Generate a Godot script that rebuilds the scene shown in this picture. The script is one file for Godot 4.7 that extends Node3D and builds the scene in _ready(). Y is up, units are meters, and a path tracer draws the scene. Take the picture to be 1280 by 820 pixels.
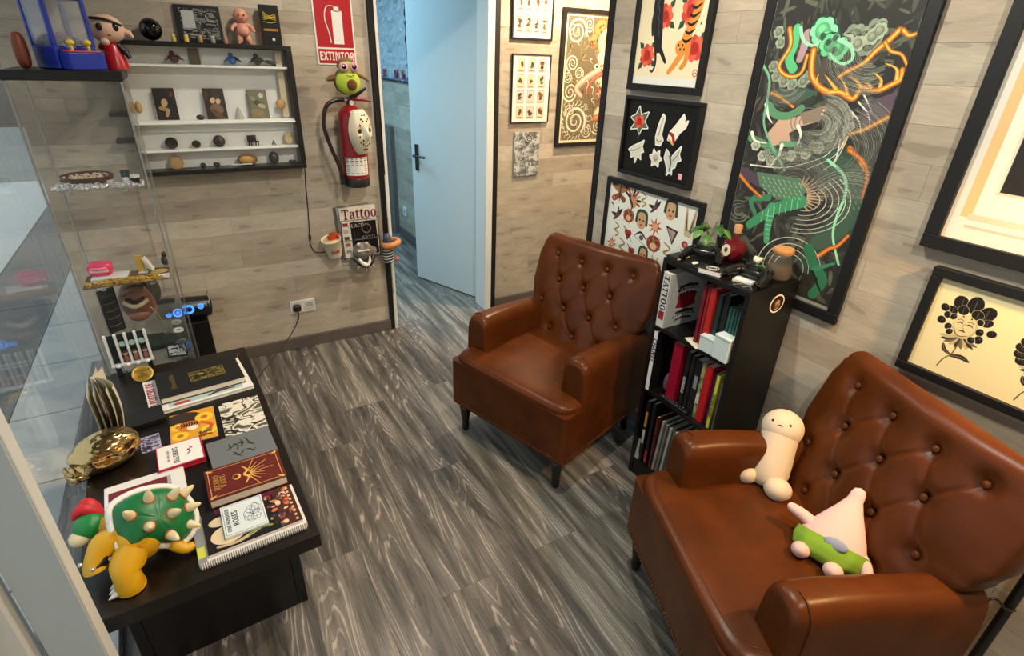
extends Node3D
# A small tattoo-studio waiting room: glass shop front on the left, plank walls, two brown leather armchairs, a dark table of books.

const WALL_Z := -3.19      # face of the rear wall
const WALL_X := 1.745      # face of the right-hand wall
const END_Z := -2.122      # where the right-hand wall stops; a passage runs behind it

class MB:
	var v := PackedVector3Array()
	var n := PackedVector3Array()
	var uv := PackedVector2Array()
	var idx := PackedInt32Array()
	var T := Transform3D()
	func vert(p: Vector3, nn: Vector3, u := Vector2.ZERO) -> int:
		v.append(T * p)
		n.append((T.basis * nn).normalized())
		uv.append(u)
		return v.size() - 1
	func tri(a: int, b: int, c: int) -> void:
		var cr := (v[b] - v[a]).cross(v[c] - v[a])
		if cr.length_squared() < 1e-18:
			return
		if cr.dot(n[a] + n[b] + n[c]) > 0.0:
			idx.append_array([a, c, b])
		else:
			idx.append_array([a, b, c])
	func quad(a: int, b: int, c: int, d: int) -> void:
		tri(a, b, c)
		tri(a, c, d)
	func face(pts: Array, nn := Vector3.ZERO, uvs: Array = []) -> void:
		if nn == Vector3.ZERO:
			nn = (pts[1] - pts[0]).cross(pts[2] - pts[0]).normalized()
		var f := v.size()
		for i in pts.size():
			vert(pts[i], nn, uvs[i] if uvs.size() > i else Vector2.ZERO)
		for i in range(1, pts.size() - 1):
			tri(f, f + i, f + i + 1)
	func box(c: Vector3, s: Vector3, r := 0.0) -> MB:
		# a box with chamfered, smoothly shaded edges
		var h := s * 0.5
		r = minf(r, minf(h.x, minf(h.y, h.z)) * 0.98)
		var ax := [Vector3.RIGHT, Vector3.UP, Vector3.BACK]
		var id := {}
		for a in 3:
			for sg in [-1.0, 1.0]:
				var nn: Vector3 = ax[a] * sg
				var q := []
				for k in [[-1.0, -1.0], [1.0, -1.0], [1.0, 1.0], [-1.0, 1.0]]:
					var b := (a + 1) % 3
					var d := (a + 2) % 3
					var p := Vector3()
					p[a] = h[a] * sg
					p[b] = (h[b] - r) * k[0]
					p[d] = (h[d] - r) * k[1]
					var u := Vector2()
					if a == 2:
						u = Vector2(0.5 + 0.5 * signf(p.x) * sg, 0.5 - 0.5 * signf(p.y))
					elif a == 0:
						u = Vector2(0.5 - 0.5 * signf(p.z) * sg, 0.5 - 0.5 * signf(p.y))
					else:
						u = Vector2(0.5 + 0.5 * signf(p.x), 0.5 + 0.5 * signf(p.z) * sg)
					var i := vert(c + p, nn, u)
					q.append(i)
					id[[a, sg, signf(p.x), signf(p.y), signf(p.z)]] = i
				quad(q[0], q[1], q[2], q[3])
		if r > 0.0:
			for sx in [-1.0, 1.0]:
				for sy in [-1.0, 1.0]:
					tri(id[[2, 1.0, sx, sy, 1.0]], id[[0, sx, sx, sy, 1.0]], id[[1, sy, sx, sy, 1.0]])
					tri(id[[2, -1.0, sx, sy, -1.0]], id[[0, sx, sx, sy, -1.0]], id[[1, sy, sx, sy, -1.0]])
			for s1 in [-1.0, 1.0]:
				for s2 in [-1.0, 1.0]:
					quad(id[[0, s1, s1, s2, -1.0]], id[[0, s1, s1, s2, 1.0]], id[[1, s2, s1, s2, 1.0]], id[[1, s2, s1, s2, -1.0]])
					quad(id[[0, s1, s1, -1.0, s2]], id[[0, s1, s1, 1.0, s2]], id[[2, s2, s1, 1.0, s2]], id[[2, s2, s1, -1.0, s2]])
					quad(id[[1, s1, -1.0, s1, s2]], id[[1, s1, 1.0, s1, s2]], id[[2, s2, 1.0, s1, s2]], id[[2, s2, -1.0, s1, s2]])
		return self
	func grid(P: Array, wrap_u := false, out := true) -> MB:
		# rows of points; smooth normals; a closed body is turned outwards
		var R := P.size()
		var C: int = P[0].size()
		var N := []
		var mid := Vector3()
		for row in P:
			for p in row:
				mid += p
		mid /= float(R * C)
		var score := 0.0
		for i in R:
			var nr := PackedVector3Array()
			for j in C:
				var a: Vector3 = P[mini(i + 1, R - 1)][j] - P[maxi(i - 1, 0)][j]
				var b: Vector3
				if wrap_u:
					b = P[i][(j + 1) % C] - P[i][(j - 1 + C) % C]
				else:
					b = P[i][mini(j + 1, C - 1)] - P[i][maxi(j - 1, 0)]
				if b.length() < 1e-6:
					var i2 := 1 if i == 0 else i - 1
					b = P[i2][(j + 1) % C] - P[i2][(j - 1 + C) % C]
				var c := a.cross(b).normalized()
				nr.append(c)
				score += c.dot(P[i][j] - mid)
			N.append(nr)
		var sg := 1.0 if (score > 0.0) == out else -1.0
		var f := v.size()
		var W := C + 1 if wrap_u else C
		for i in R:
			for j in W:
				vert(P[i][j % C], N[i][j % C] * sg, Vector2(float(j) / (W - 1), float(i) / (R - 1)))
		for i in R - 1:
			for j in W - 1:
				quad(f + i * W + j, f + i * W + j + 1, f + (i + 1) * W + j + 1, f + (i + 1) * W + j)
		return self
	func lathe(prof: Array, segs := 24, sharp := 40.0) -> MB:
		# prof: Vector2(radius, height) from bottom to top, round the y axis
		for k in prof.size() - 1:
			var a: Vector2 = prof[k]
			var b: Vector2 = prof[k + 1]
			var d := b - a
			if d.length() < 1e-7:
				continue
			var ns := Vector2(d.y, -d.x).normalized()
			var na := ns
			var nb := ns
			if k > 0:
				var e: Vector2 = a - prof[k - 1]
				var ne := Vector2(e.y, -e.x).normalized()
				if ne.dot(ns) > cos(deg_to_rad(sharp)):
					na = (ns + ne).normalized()
			if k < prof.size() - 2:
				var e: Vector2 = prof[k + 2] - b
				var ne := Vector2(e.y, -e.x).normalized()
				if ne.dot(ns) > cos(deg_to_rad(sharp)):
					nb = (ns + ne).normalized()
			var f := v.size()
			for i in segs + 1:
				var t := TAU * i / segs
				var cs := cos(t)
				var sn := sin(t)
				vert(Vector3(a.x * cs, a.y, a.x * sn), Vector3(na.x * cs, na.y, na.x * sn), Vector2(float(i) / segs, 0.0 if k == 0 else 0.5))
				vert(Vector3(b.x * cs, b.y, b.x * sn), Vector3(nb.x * cs, nb.y, nb.x * sn), Vector2(float(i) / segs, 1.0))
			for i in segs:
				quad(f + i * 2, f + i * 2 + 1, f + i * 2 + 3, f + i * 2 + 2)
		return self
	func ell(c: Vector3, r: Vector3, segs := 16, rings := 10) -> MB:
		var f := v.size()
		for i in rings + 1:
			var ph := PI * i / rings - PI / 2
			for j in segs + 1:
				var t := TAU * j / segs
				var d := Vector3(cos(ph) * cos(t), sin(ph), cos(ph) * sin(t))
				vert(c + d * r, (d / r).normalized(), Vector2(float(j) / segs, 1.0 - float(i) / rings))
		for i in rings:
			for j in segs:
				var a := f + i * (segs + 1) + j
				quad(a, a + 1, a + segs + 2, a + segs + 1)
		return self
	func tube(path: Array, rad, segs := 10, caps := true) -> MB:
		# rad: one number or one per point
		var m := path.size()
		var up := Vector3.UP
		var f := v.size()
		var d0: Vector3 = (path[1] - path[0]).normalized()
		if absf(d0.dot(up)) > 0.9:
			up = Vector3.RIGHT
		var s := d0.cross(up).normalized()
		for i in m:
			var d: Vector3 = (path[mini(i + 1, m - 1)] - path[maxi(i - 1, 0)]).normalized()
			s = (s - d * s.dot(d)).normalized()
			var w := s.cross(d)
			var r: float = rad[i] if rad is Array else rad
			for j in segs + 1:
				var t := TAU * j / segs
				var nn := s * cos(t) + w * sin(t)
				vert(path[i] + nn * r, nn, Vector2(float(j) / segs, float(i) / (m - 1)))
		for i in m - 1:
			for j in segs:
				var a := f + i * (segs + 1) + j
				quad(a, a + 1, a + segs + 2, a + segs + 1)
		if caps:
			for e in [0, m - 1]:
				var d: Vector3 = (path[0] - path[1]).normalized() if e == 0 else (path[m - 1] - path[m - 2]).normalized()
				var c := vert(path[e], d)
				var g := v.size()
				for j in segs:
					var q := T.affine_inverse() * v[f + e * (segs + 1) + j]
					vert(q, d)
				for j in segs:
					tri(c, g + j, g + (j + 1) % segs)
		return self
	func prism(poly: PackedVector2Array, z0: float, z1: float, smooth := false) -> MB:
		# an outline in x, y given depth along z
		var ti := Geometry2D.triangulate_polygon(poly)
		var bb := Rect2(poly[0], Vector2.ZERO)
		var mid := Vector2()
		for p in poly:
			bb = bb.expand(p)
			mid += p
		for e in [[z0, -1.0], [z1, 1.0]]:
			var f := v.size()
			for p in poly:
				vert(Vector3(p.x, p.y, e[0]), Vector3(0, 0, e[1] * signf(z1 - z0)), Vector2((p.x - bb.position.x) / bb.size.x, 1.0 - (p.y - bb.position.y) / bb.size.y))
			for k in range(0, ti.size(), 3):
				tri(f + ti[k], f + ti[k + 1], f + ti[k + 2])
		var cw := 1.0 if Geometry2D.is_polygon_clockwise(poly) else -1.0
		var m := poly.size()
		for i in m:
			var a := poly[i]
			var b := poly[(i + 1) % m]
			var e := (b - a).normalized()
			var na := Vector3(-e.y, e.x, 0) * cw
			var nb := na
			if smooth:
				var p0 := (a - poly[(i - 1 + m) % m]).normalized()
				var p1 := (poly[(i + 2) % m] - b).normalized()
				na = (na + Vector3(-p0.y, p0.x, 0) * cw).normalized()
				nb = (nb + Vector3(-p1.y, p1.x, 0) * cw).normalized()
			quad(vert(Vector3(a.x, a.y, z0), na), vert(Vector3(b.x, b.y, z0), nb), vert(Vector3(b.x, b.y, z1), nb), vert(Vector3(a.x, a.y, z1), na))
		return self
	func torus(c: Vector3, R: float, r: float, segs := 28, sides := 10, b := Basis()) -> MB:
		var P := []
		for i in segs + 1:
			var t := TAU * i / segs
			P.append(c + b * Vector3(cos(t) * R, 0, sin(t) * R))
		var f := v.size()
		for i in segs + 1:
			var t := TAU * i / segs
			var rad := b * Vector3(cos(t), 0, sin(t))
			for j in sides + 1:
				var q := TAU * j / sides
				var nn := rad * cos(q) + b.y * sin(q)
				vert(P[i] + nn * r, nn, Vector2(float(i) / segs, float(j) / sides))
		for i in segs:
			for j in sides:
				var a := f + i * (sides + 1) + j
				quad(a, a + 1, a + sides + 2, a + sides + 1)
		return self
	func at(p: Vector3, b := Basis()) -> MB:
		T = Transform3D(b, p)
		return self
	func done() -> ArrayMesh:
		var arr := []
		arr.resize(Mesh.ARRAY_MAX)
		arr[Mesh.ARRAY_VERTEX] = v
		arr[Mesh.ARRAY_NORMAL] = n
		arr[Mesh.ARRAY_TEX_UV] = uv
		arr[Mesh.ARRAY_INDEX] = idx
		var am := ArrayMesh.new()
		am.add_surface_from_arrays(Mesh.PRIMITIVE_TRIANGLES, arr)
		return am

var mats := {}
var used := {}
var rng := RandomNumberGenerator.new()

func C8(h: String) -> Color:
	return Color.html(h)

func mat(hex: String, rough := 0.6, metal := 0.0) -> StandardMaterial3D:
	var key := "%s/%s/%s" % [hex, rough, metal]
	if not mats.has(key):
		var m := StandardMaterial3D.new()
		m.albedo_color = Color.html(hex)
		m.roughness = rough
		m.metallic = metal
		mats[key] = m
	return mats[key]

func glass(alpha := 0.06, tint := "dfe8e4", rough := 0.02) -> StandardMaterial3D:
	var key := "glass%s%s%s" % [alpha, tint, rough]
	if not mats.has(key):
		var m := StandardMaterial3D.new()
		m.transparency = BaseMaterial3D.TRANSPARENCY_ALPHA
		var c := Color.html(tint)
		c.a = alpha
		m.albedo_color = c
		m.roughness = rough
		m.metallic_specular = 0.36
		mats[key] = m
	return mats[key]

func tex_mat(im: Image, rough := 0.55, metal := 0.0) -> StandardMaterial3D:
	im.generate_mipmaps()
	var m := StandardMaterial3D.new()
	m.albedo_texture = ImageTexture.create_from_image(im)
	m.roughness = rough
	m.metallic = metal
	m.texture_repeat = false
	return m

func numbered(called: String, parent: Node) -> String:
	var key := "%d/%s" % [parent.get_instance_id(), called]
	var k: int = used.get(key, 0)
	used[key] = k + 1
	return called if k == 0 else "%s_%03d" % [called, k]

func tag(o: Node3D, label: String, category: String, group := "", kind := "") -> Node3D:
	if label:
		o.set_meta("label", label)
	if category:
		o.set_meta("category", category)
	if group:
		o.set_meta("group", group)
	if kind:
		o.set_meta("kind", kind)
	return o

func thing(called: String, label: String, category: String, at := Vector3.ZERO, turn := 0.0, group := "") -> Node3D:
	var o := Node3D.new()
	o.name = numbered(called, self)
	add_child(o, true)
	o.position = at
	o.rotation_degrees.y = turn
	tag(o, label, category, group)
	return o

func part(parent: Node, called: String, m, material: Material, at := Vector3.ZERO, turn := Vector3.ZERO) -> MeshInstance3D:
	var o := MeshInstance3D.new()
	o.name = numbered(called, parent)
	o.mesh = m.done() if m is MB else m
	o.material_override = material
	parent.add_child(o, true)
	o.position = at
	o.rotation_degrees = turn
	return o

func solo(called: String, label: String, category: String, m, material: Material, at := Vector3.ZERO, turn := Vector3.ZERO, group := "") -> MeshInstance3D:
	var o := part(self, called, m, material, at, turn)
	tag(o, label, category, group)
	return o

func dup(src: Node3D, at: Vector3, turn: Vector3, label: String, group := "") -> Node3D:
	var o: Node3D = src.duplicate()
	var base := String(src.name)
	if base.length() > 4 and base[-4] == "_" and base.right(3).is_valid_int():
		base = base.left(-4)
	o.name = numbered(base, self)
	add_child(o, true)
	o.position = at
	o.rotation_degrees = turn
	o.set_meta("label", label)
	if group:
		o.set_meta("group", group)
	return o

func struct(called: String, label: String, m, material: Material, at := Vector3.ZERO, turn := Vector3.ZERO) -> MeshInstance3D:
	var o := part(self, called, m, material, at, turn)
	tag(o, label, "", "", "structure")
	return o

func lettering(parent: Node, text: String, size: float, material: Material, at: Vector3, turn := Vector3.ZERO, font := "Droid Sans", depth := 0.0006, squeeze := 1.0) -> MeshInstance3D:
	var t := TextMesh.new()
	var f := SystemFont.new()
	f.font_names = PackedStringArray([font])
	f.font_weight = 700
	t.font = f
	t.text = text
	t.font_size = 64
	t.pixel_size = size / 46.0
	t.depth = depth
	t.curve_step = 4.0
	var o := part(parent, "lettering", t, material, at, turn)
	o.scale.x = squeeze
	return o

# ---- drawing flat print -------------------------------------------------------------------------------------------
func canvas(w: int, h: int, c: String) -> Image:
	var im := Image.create(w, h, false, Image.FORMAT_RGB8)
	im.fill(Color.html(c))
	return im

func poly(im: Image, pts: PackedVector2Array, c: Color) -> void:
	var y0 := 1e9
	var y1 := -1e9
	for p in pts:
		y0 = minf(y0, p.y)
		y1 = maxf(y1, p.y)
	var n := pts.size()
	for y in range(maxi(0, floori(y0)), mini(im.get_height() - 1, ceili(y1)) + 1):
		var yc := y + 0.5
		var xs := PackedFloat32Array()
		for i in n:
			var a := pts[i]
			var b := pts[(i + 1) % n]
			if (a.y <= yc) != (b.y <= yc):
				xs.append(a.x + (yc - a.y) / (b.y - a.y) * (b.x - a.x))
		xs.sort()
		for k in range(0, xs.size() - 1, 2):
			var xa := maxi(0, roundi(xs[k]))
			var xb := mini(im.get_width(), roundi(xs[k + 1]))
			if xb > xa:
				im.fill_rect(Rect2i(xa, y, xb - xa, 1), c)

func oval(im: Image, c: Vector2, r: Vector2, col: Color, rot := 0.0) -> void:
	var n := clampi(int(maxf(r.x, r.y)) + 6, 8, 40)
	var q := PackedVector2Array()
	for i in n:
		q.append(c + (Vector2(cos(TAU * i / n), sin(TAU * i / n)) * r).rotated(rot))
	poly(im, q, col)

func spline(pts: Array, steps := 8) -> PackedVector2Array:
	var q := PackedVector2Array()
	var n := pts.size()
	for i in n - 1:
		var p0: Vector2 = pts[maxi(i - 1, 0)]
		var p1: Vector2 = pts[i]
		var p2: Vector2 = pts[i + 1]
		var p3: Vector2 = pts[mini(i + 2, n - 1)]
		for k in steps:
			q.append(p1.cubic_interpolate(p2, p0, p3, float(k) / steps))
	q.append(pts[n - 1])
	return q

var modelled := false      # painted strokes get a dark edge and a light crest

func brush(im: Image, pts, w0: float, w1: float, c: Color, belly := 0.0) -> void:
	if modelled:
		modelled = false
		var wide := maxf(w0, w1) + belly
		brush(im, pts, w0 + 3.5, w1 + 2.0, c.darkened(0.65), belly)
		for k in 4:
			var q := 1.0 - 0.24 * k
			var moved := []
			for p in pts:
				moved.append(p + Vector2(-0.10, -0.13) * wide * 0.24 * k)
			brush(im, moved, w0 * q, w1 * q, c.darkened(0.30).lerp(c.lightened(0.22), k / 3.0), belly * q)
		modelled = true
		return
	# a stroke whose width runs from w0 to w1, fattened by belly in the middle
	var n: int = pts.size()
	var l := PackedVector2Array()
	var r := PackedVector2Array()
	for i in n:
		var d: Vector2 = (pts[mini(i + 1, n - 1)] - pts[maxi(i - 1, 0)]).normalized().orthogonal()
		var t := float(i) / maxf(1.0, n - 1)
		var w := lerpf(w0, w1, t) * 0.5 + belly * 0.5 * sin(PI * t)
		l.append(pts[i] + d * w)
		r.append(pts[i] - d * w)
	for i in n - 1:
		poly(im, PackedVector2Array([l[i], l[i + 1], r[i + 1], r[i]]), c)
	if w0 > 3.0:
		oval(im, pts[0], Vector2(w0, w0) * 0.5, c)
	if w1 > 3.0:
		oval(im, pts[n - 1], Vector2(w1, w1) * 0.5, c)

func V2(a: Array, s := Vector2.ONE, o := Vector2.ZERO) -> Array:
	# flat x, y pairs to points
	var q := []
	for i in range(0, a.size(), 2):
		q.append(Vector2(a[i], a[i + 1]) * s + o)
	return q

func V3(a: Array) -> Array:
	var q := []
	for i in range(0, a.size(), 3):
		q.append(Vector3(a[i], a[i + 1], a[i + 2]))
	return q

func curve3(pts: Array, steps := 6) -> Array:
	var q := []
	var n := pts.size()
	for i in n - 1:
		var p0: Vector3 = pts[maxi(i - 1, 0)]
		var p3: Vector3 = pts[mini(i + 2, n - 1)]
		for k in steps:
			q.append(pts[i].cubic_interpolate(pts[i + 1], p0, p3, float(k) / steps))
	q.append(pts[n - 1])
	return q

func noise(s: int, f: float, oct := 3) -> FastNoiseLite:
	var z := FastNoiseLite.new()
	z.seed = s
	z.frequency = f
	z.noise_type = FastNoiseLite.TYPE_SIMPLEX_SMOOTH
	z.fractal_octaves = oct
	return z

func _ready() -> void:
	rng.seed = 1
	# camera
	var cam := Camera3D.new()
	cam.name = "camera"
	cam.position = Vector3(0, 1.66, 0)
	cam.rotation_degrees = Vector3(-26.708, -31.190, 2.166)
	cam.fov = 62.97
	cam.near = 0.02
	add_child(cam, true)
	cam.make_current()
	# overcast daylight outside, seen through the shop front
	var we := WorldEnvironment.new()
	we.name = "world_environment"
	var env := Environment.new()
	env.background_mode = Environment.BG_SKY
	var sky := Sky.new()
	var sm := ProceduralSkyMaterial.new()
	sm.sky_top_color = Color(0.80, 0.86, 0.90)
	sm.sky_horizon_color = Color(0.86, 0.89, 0.90)
	sm.ground_bottom_color = Color(0.35, 0.36, 0.36)
	sm.ground_horizon_color = Color(0.55, 0.57, 0.57)
	sm.sky_energy_multiplier = 1.1
	sm.ground_energy_multiplier = 0.9
	sky.sky_material = sm
	env.sky = sky
	env.tonemap_mode = Environment.TONE_MAPPER_LINEAR
	env.tonemap_exposure = 1.0
	env.sdfgi_enabled = true
	env.ssao_enabled = true
	env.ssil_enabled = true
	we.environment = env
	add_child(we, true)
	# ceiling spots of the room, a warm one for the passage wall, a cool panel in the corridor
	downlight(Vector3(0.75, 2.47, -2.45), Color(1.0, 0.96, 0.90), 0.9)
	downlight(Vector3(0.95, 2.47, -1.25), Color(1.0, 0.96, 0.89), 2.0)
	downlight(Vector3(0.85, 2.47, 0.10), Color(1.0, 0.96, 0.89), 2.0)
	downlight(Vector3(2.25, 2.47, -2.62), Color(1.0, 0.89, 0.75), 4.2)
	panel_light(Vector3(0.60, 2.48, -4.55), Vector2(0.6, 0.9), Color(0.66, 0.87, 1.0), 5.0)
	build_room()
	build_pictures()
	build_armchairs()
	build_table()
	build_bookcase()
	build_tower()
	build_case()
	build_table_things()
	build_bookcase_things()
	build_plush()
	build_case_things()
	build_tower_things()
	build_wall_things()

func downlight(at: Vector3, c: Color, e: float) -> void:
	var t := thing("downlight", "round recessed ceiling spot %s" % ("over the table end" if at.z > -0.5 else "over the passage wall" if at.x > 2.0 else "over the doorway side" if at.z < -2.0 else "over the middle of the room"), "downlight", at)
	part(t, "bezel", MB.new().lathe([Vector2(0.040, 0.0), Vector2(0.055, 0.0), Vector2(0.055, 0.03), Vector2(0.040, 0.03)], 28), mat("d5d2cb", 0.4))
	var g := StandardMaterial3D.new()
	g.albedo_color = Color(1, 1, 1)
	g.emission_enabled = true
	g.emission = c
	g.emission_energy_multiplier = 5.0
	part(t, "lens", MB.new().lathe([Vector2(0, 0.012), Vector2(0.040, 0.012), Vector2(0.040, 0.02), Vector2(0, 0.02)], 24), g)
	var l := SpotLight3D.new()
	l.name = "downlight_light"
	l.position = at + Vector3(0, -0.02, 0)
	l.rotation_degrees.x = -90
	l.spot_angle = 80
	l.spot_angle_attenuation = 0.6
	l.light_color = c
	l.light_energy = e
	l.light_size = 0.04
	l.spot_range = 9.0
	l.spot_attenuation = 2.0
	l.shadow_enabled = true
	add_child(l, true)

func panel_light(at: Vector3, s: Vector2, c: Color, e: float) -> void:
	var t := thing("ceiling_panel", "cool white light panel in the corridor ceiling", "light panel", at)
	part(t, "frame", MB.new().box(Vector3(0, 0.012, 0), Vector3(s.x + 0.04, 0.024, s.y + 0.04), 0.002), mat("d5d8da", 0.4))
	var g := StandardMaterial3D.new()
	g.albedo_color = Color(1, 1, 1)
	g.emission_enabled = true
	g.emission = c
	g.emission_energy_multiplier = 3.0
	part(t, "diffuser", MB.new().box(Vector3(0, -0.002, 0), Vector3(s.x, 0.004, s.y)), g)
	var l := AreaLight3D.new()
	l.name = "ceiling_panel_light"
	l.area_size = s
	l.position = at + Vector3(0, -0.01, 0)
	l.rotation_degrees.x = -90
	l.light_color = c
	l.light_energy = e
	l.area_range = 9.0
	l.area_attenuation = 2.0
	l.shadow_enabled = true
	add_child(l, true)

# ---- surfaces of the room -----------------------------------------------------------------------------------------
func floor_board(k: int) -> StandardMaterial3D:
	# limed dark oak: pale grain lines on grey brown, some boards with a cathedral figure
	var w := 150
	var h := 900
	var im := Image.create(w, h, false, Image.FORMAT_RGB8)
	var na := noise(11 + k, 0.010)
	var nb := noise(31 + k, 0.035)
	var nf := noise(51 + k, 0.25, 2)
	var base: Color = [Color(0.45, 0.43, 0.405), Color(0.395, 0.38, 0.36), Color(0.50, 0.48, 0.45), Color(0.38, 0.37, 0.355), Color(0.455, 0.445, 0.41)][k]
	var cx: float = [40.0, 95.0, 190.0, 70.0, -50.0][k]
	var cy: float = [300.0, 620.0, 450.0, 480.0, 200.0][k]
	for y in h:
		for x in w:
			var dx := (x - cx) / 60.0
			var dy := (y - cy) / 520.0
			var r := sqrt(dx * dx + dy * dy) + 0.50 * na.get_noise_2d(x * 0.8, y * 0.11) + 0.045 * nb.get_noise_2d(x * 1.2, y * 0.07)
			var g := fposmod(r * 6.0, 1.0)
			var line := smoothstep(0.60, 0.80, g) * (1.0 - smoothstep(0.86, 1.0, g))
			var fine := nf.get_noise_2d(x * 1.6, y * 0.03)
			var mass := nb.get_noise_2d(x * 0.6 + 300, y * 0.05)
			var t := 1.0 + 0.36 * mass + 0.18 * fine - 0.20 * g
			var c: Color = base * t
			c = c.lerp(Color(0.70, 0.67, 0.63), clampf(line * (0.42 + 1.3 * mass + 0.3 * fine), 0.0, 0.85))
			im.set_pixel(x, y, c)
	var m := tex_mat(im, 0.36)
	m.metallic_specular = 0.45
	return m

func wall_board(k: int) -> StandardMaterial3D:
	var w := 640
	var h := 64
	var im := Image.create(w, h, false, Image.FORMAT_RGB8)
	var na := noise(71 + k, 0.012)
	var nf := noise(91 + k, 0.30, 2)
	var kn := noise(131 + k, 0.02, 2)
	var base: Color = [Color(0.655, 0.610, 0.535), Color(0.615, 0.570, 0.500), Color(0.695, 0.655, 0.585), Color(0.640, 0.605, 0.535)][k]
	for y in h:
		for x in w:
			var r := y / 26.0 + 2.2 * na.get_noise_2d(x * 0.45, y * 1.5)
			var g := 0.5 + 0.5 * sin(r * TAU)
			var fine := nf.get_noise_2d(x * 0.07, y * 1.6)
			var mass := kn.get_noise_2d(x * 0.35, y * 1.1)
			var c: Color = base * (1.0 + 0.035 * g + 0.05 * fine + 0.065 * mass)
			if mass < -0.60:
				c = c.lerp(Color(0.43, 0.375, 0.32), clampf((-0.44 - mass) * 2.0, 0.0, 0.3))
			im.set_pixel(x, y, c)
	var m := tex_mat(im, 0.55)
	m.texture_repeat = true
	return m

func clad(wall: Node3D, x0: float, x1: float, y0: float, y1: float, seed_: int, boards: Array) -> void:
	# rows of laminate boards on a wall whose local +z looks into the room
	rng.seed = seed_
	var hb := 0.0975
	var y := y0
	while y < y1 - 0.01:
		var top := minf(y + hb, y1)
		var x := x0 - rng.randf_range(0.1, 0.8)
		while x < x1:
			var long := rng.randf_range(0.55, 1.25)
			var a := maxf(x, x0)
			var b := minf(x + long, x1)
			if b - a > 0.02:
				var mb := MB.new().box(Vector3((a + b) / 2, (y + top) / 2, 0.004), Vector3(b - a - 0.0004, top - y - 0.0004, 0.012), 0.0006)
				var flip := rng.randf_range(0.0, 0.9)
				var u0 := flip + (a - x) / 1.28
				var u1 := flip + (b - x) / 1.28
				for i in mb.uv.size():
					mb.uv[i].x = lerpf(u0, u1, mb.uv[i].x)
				part(wall, "plank", mb, boards[rng.randi() % boards.size()])
			x += long
		y = top

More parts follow.
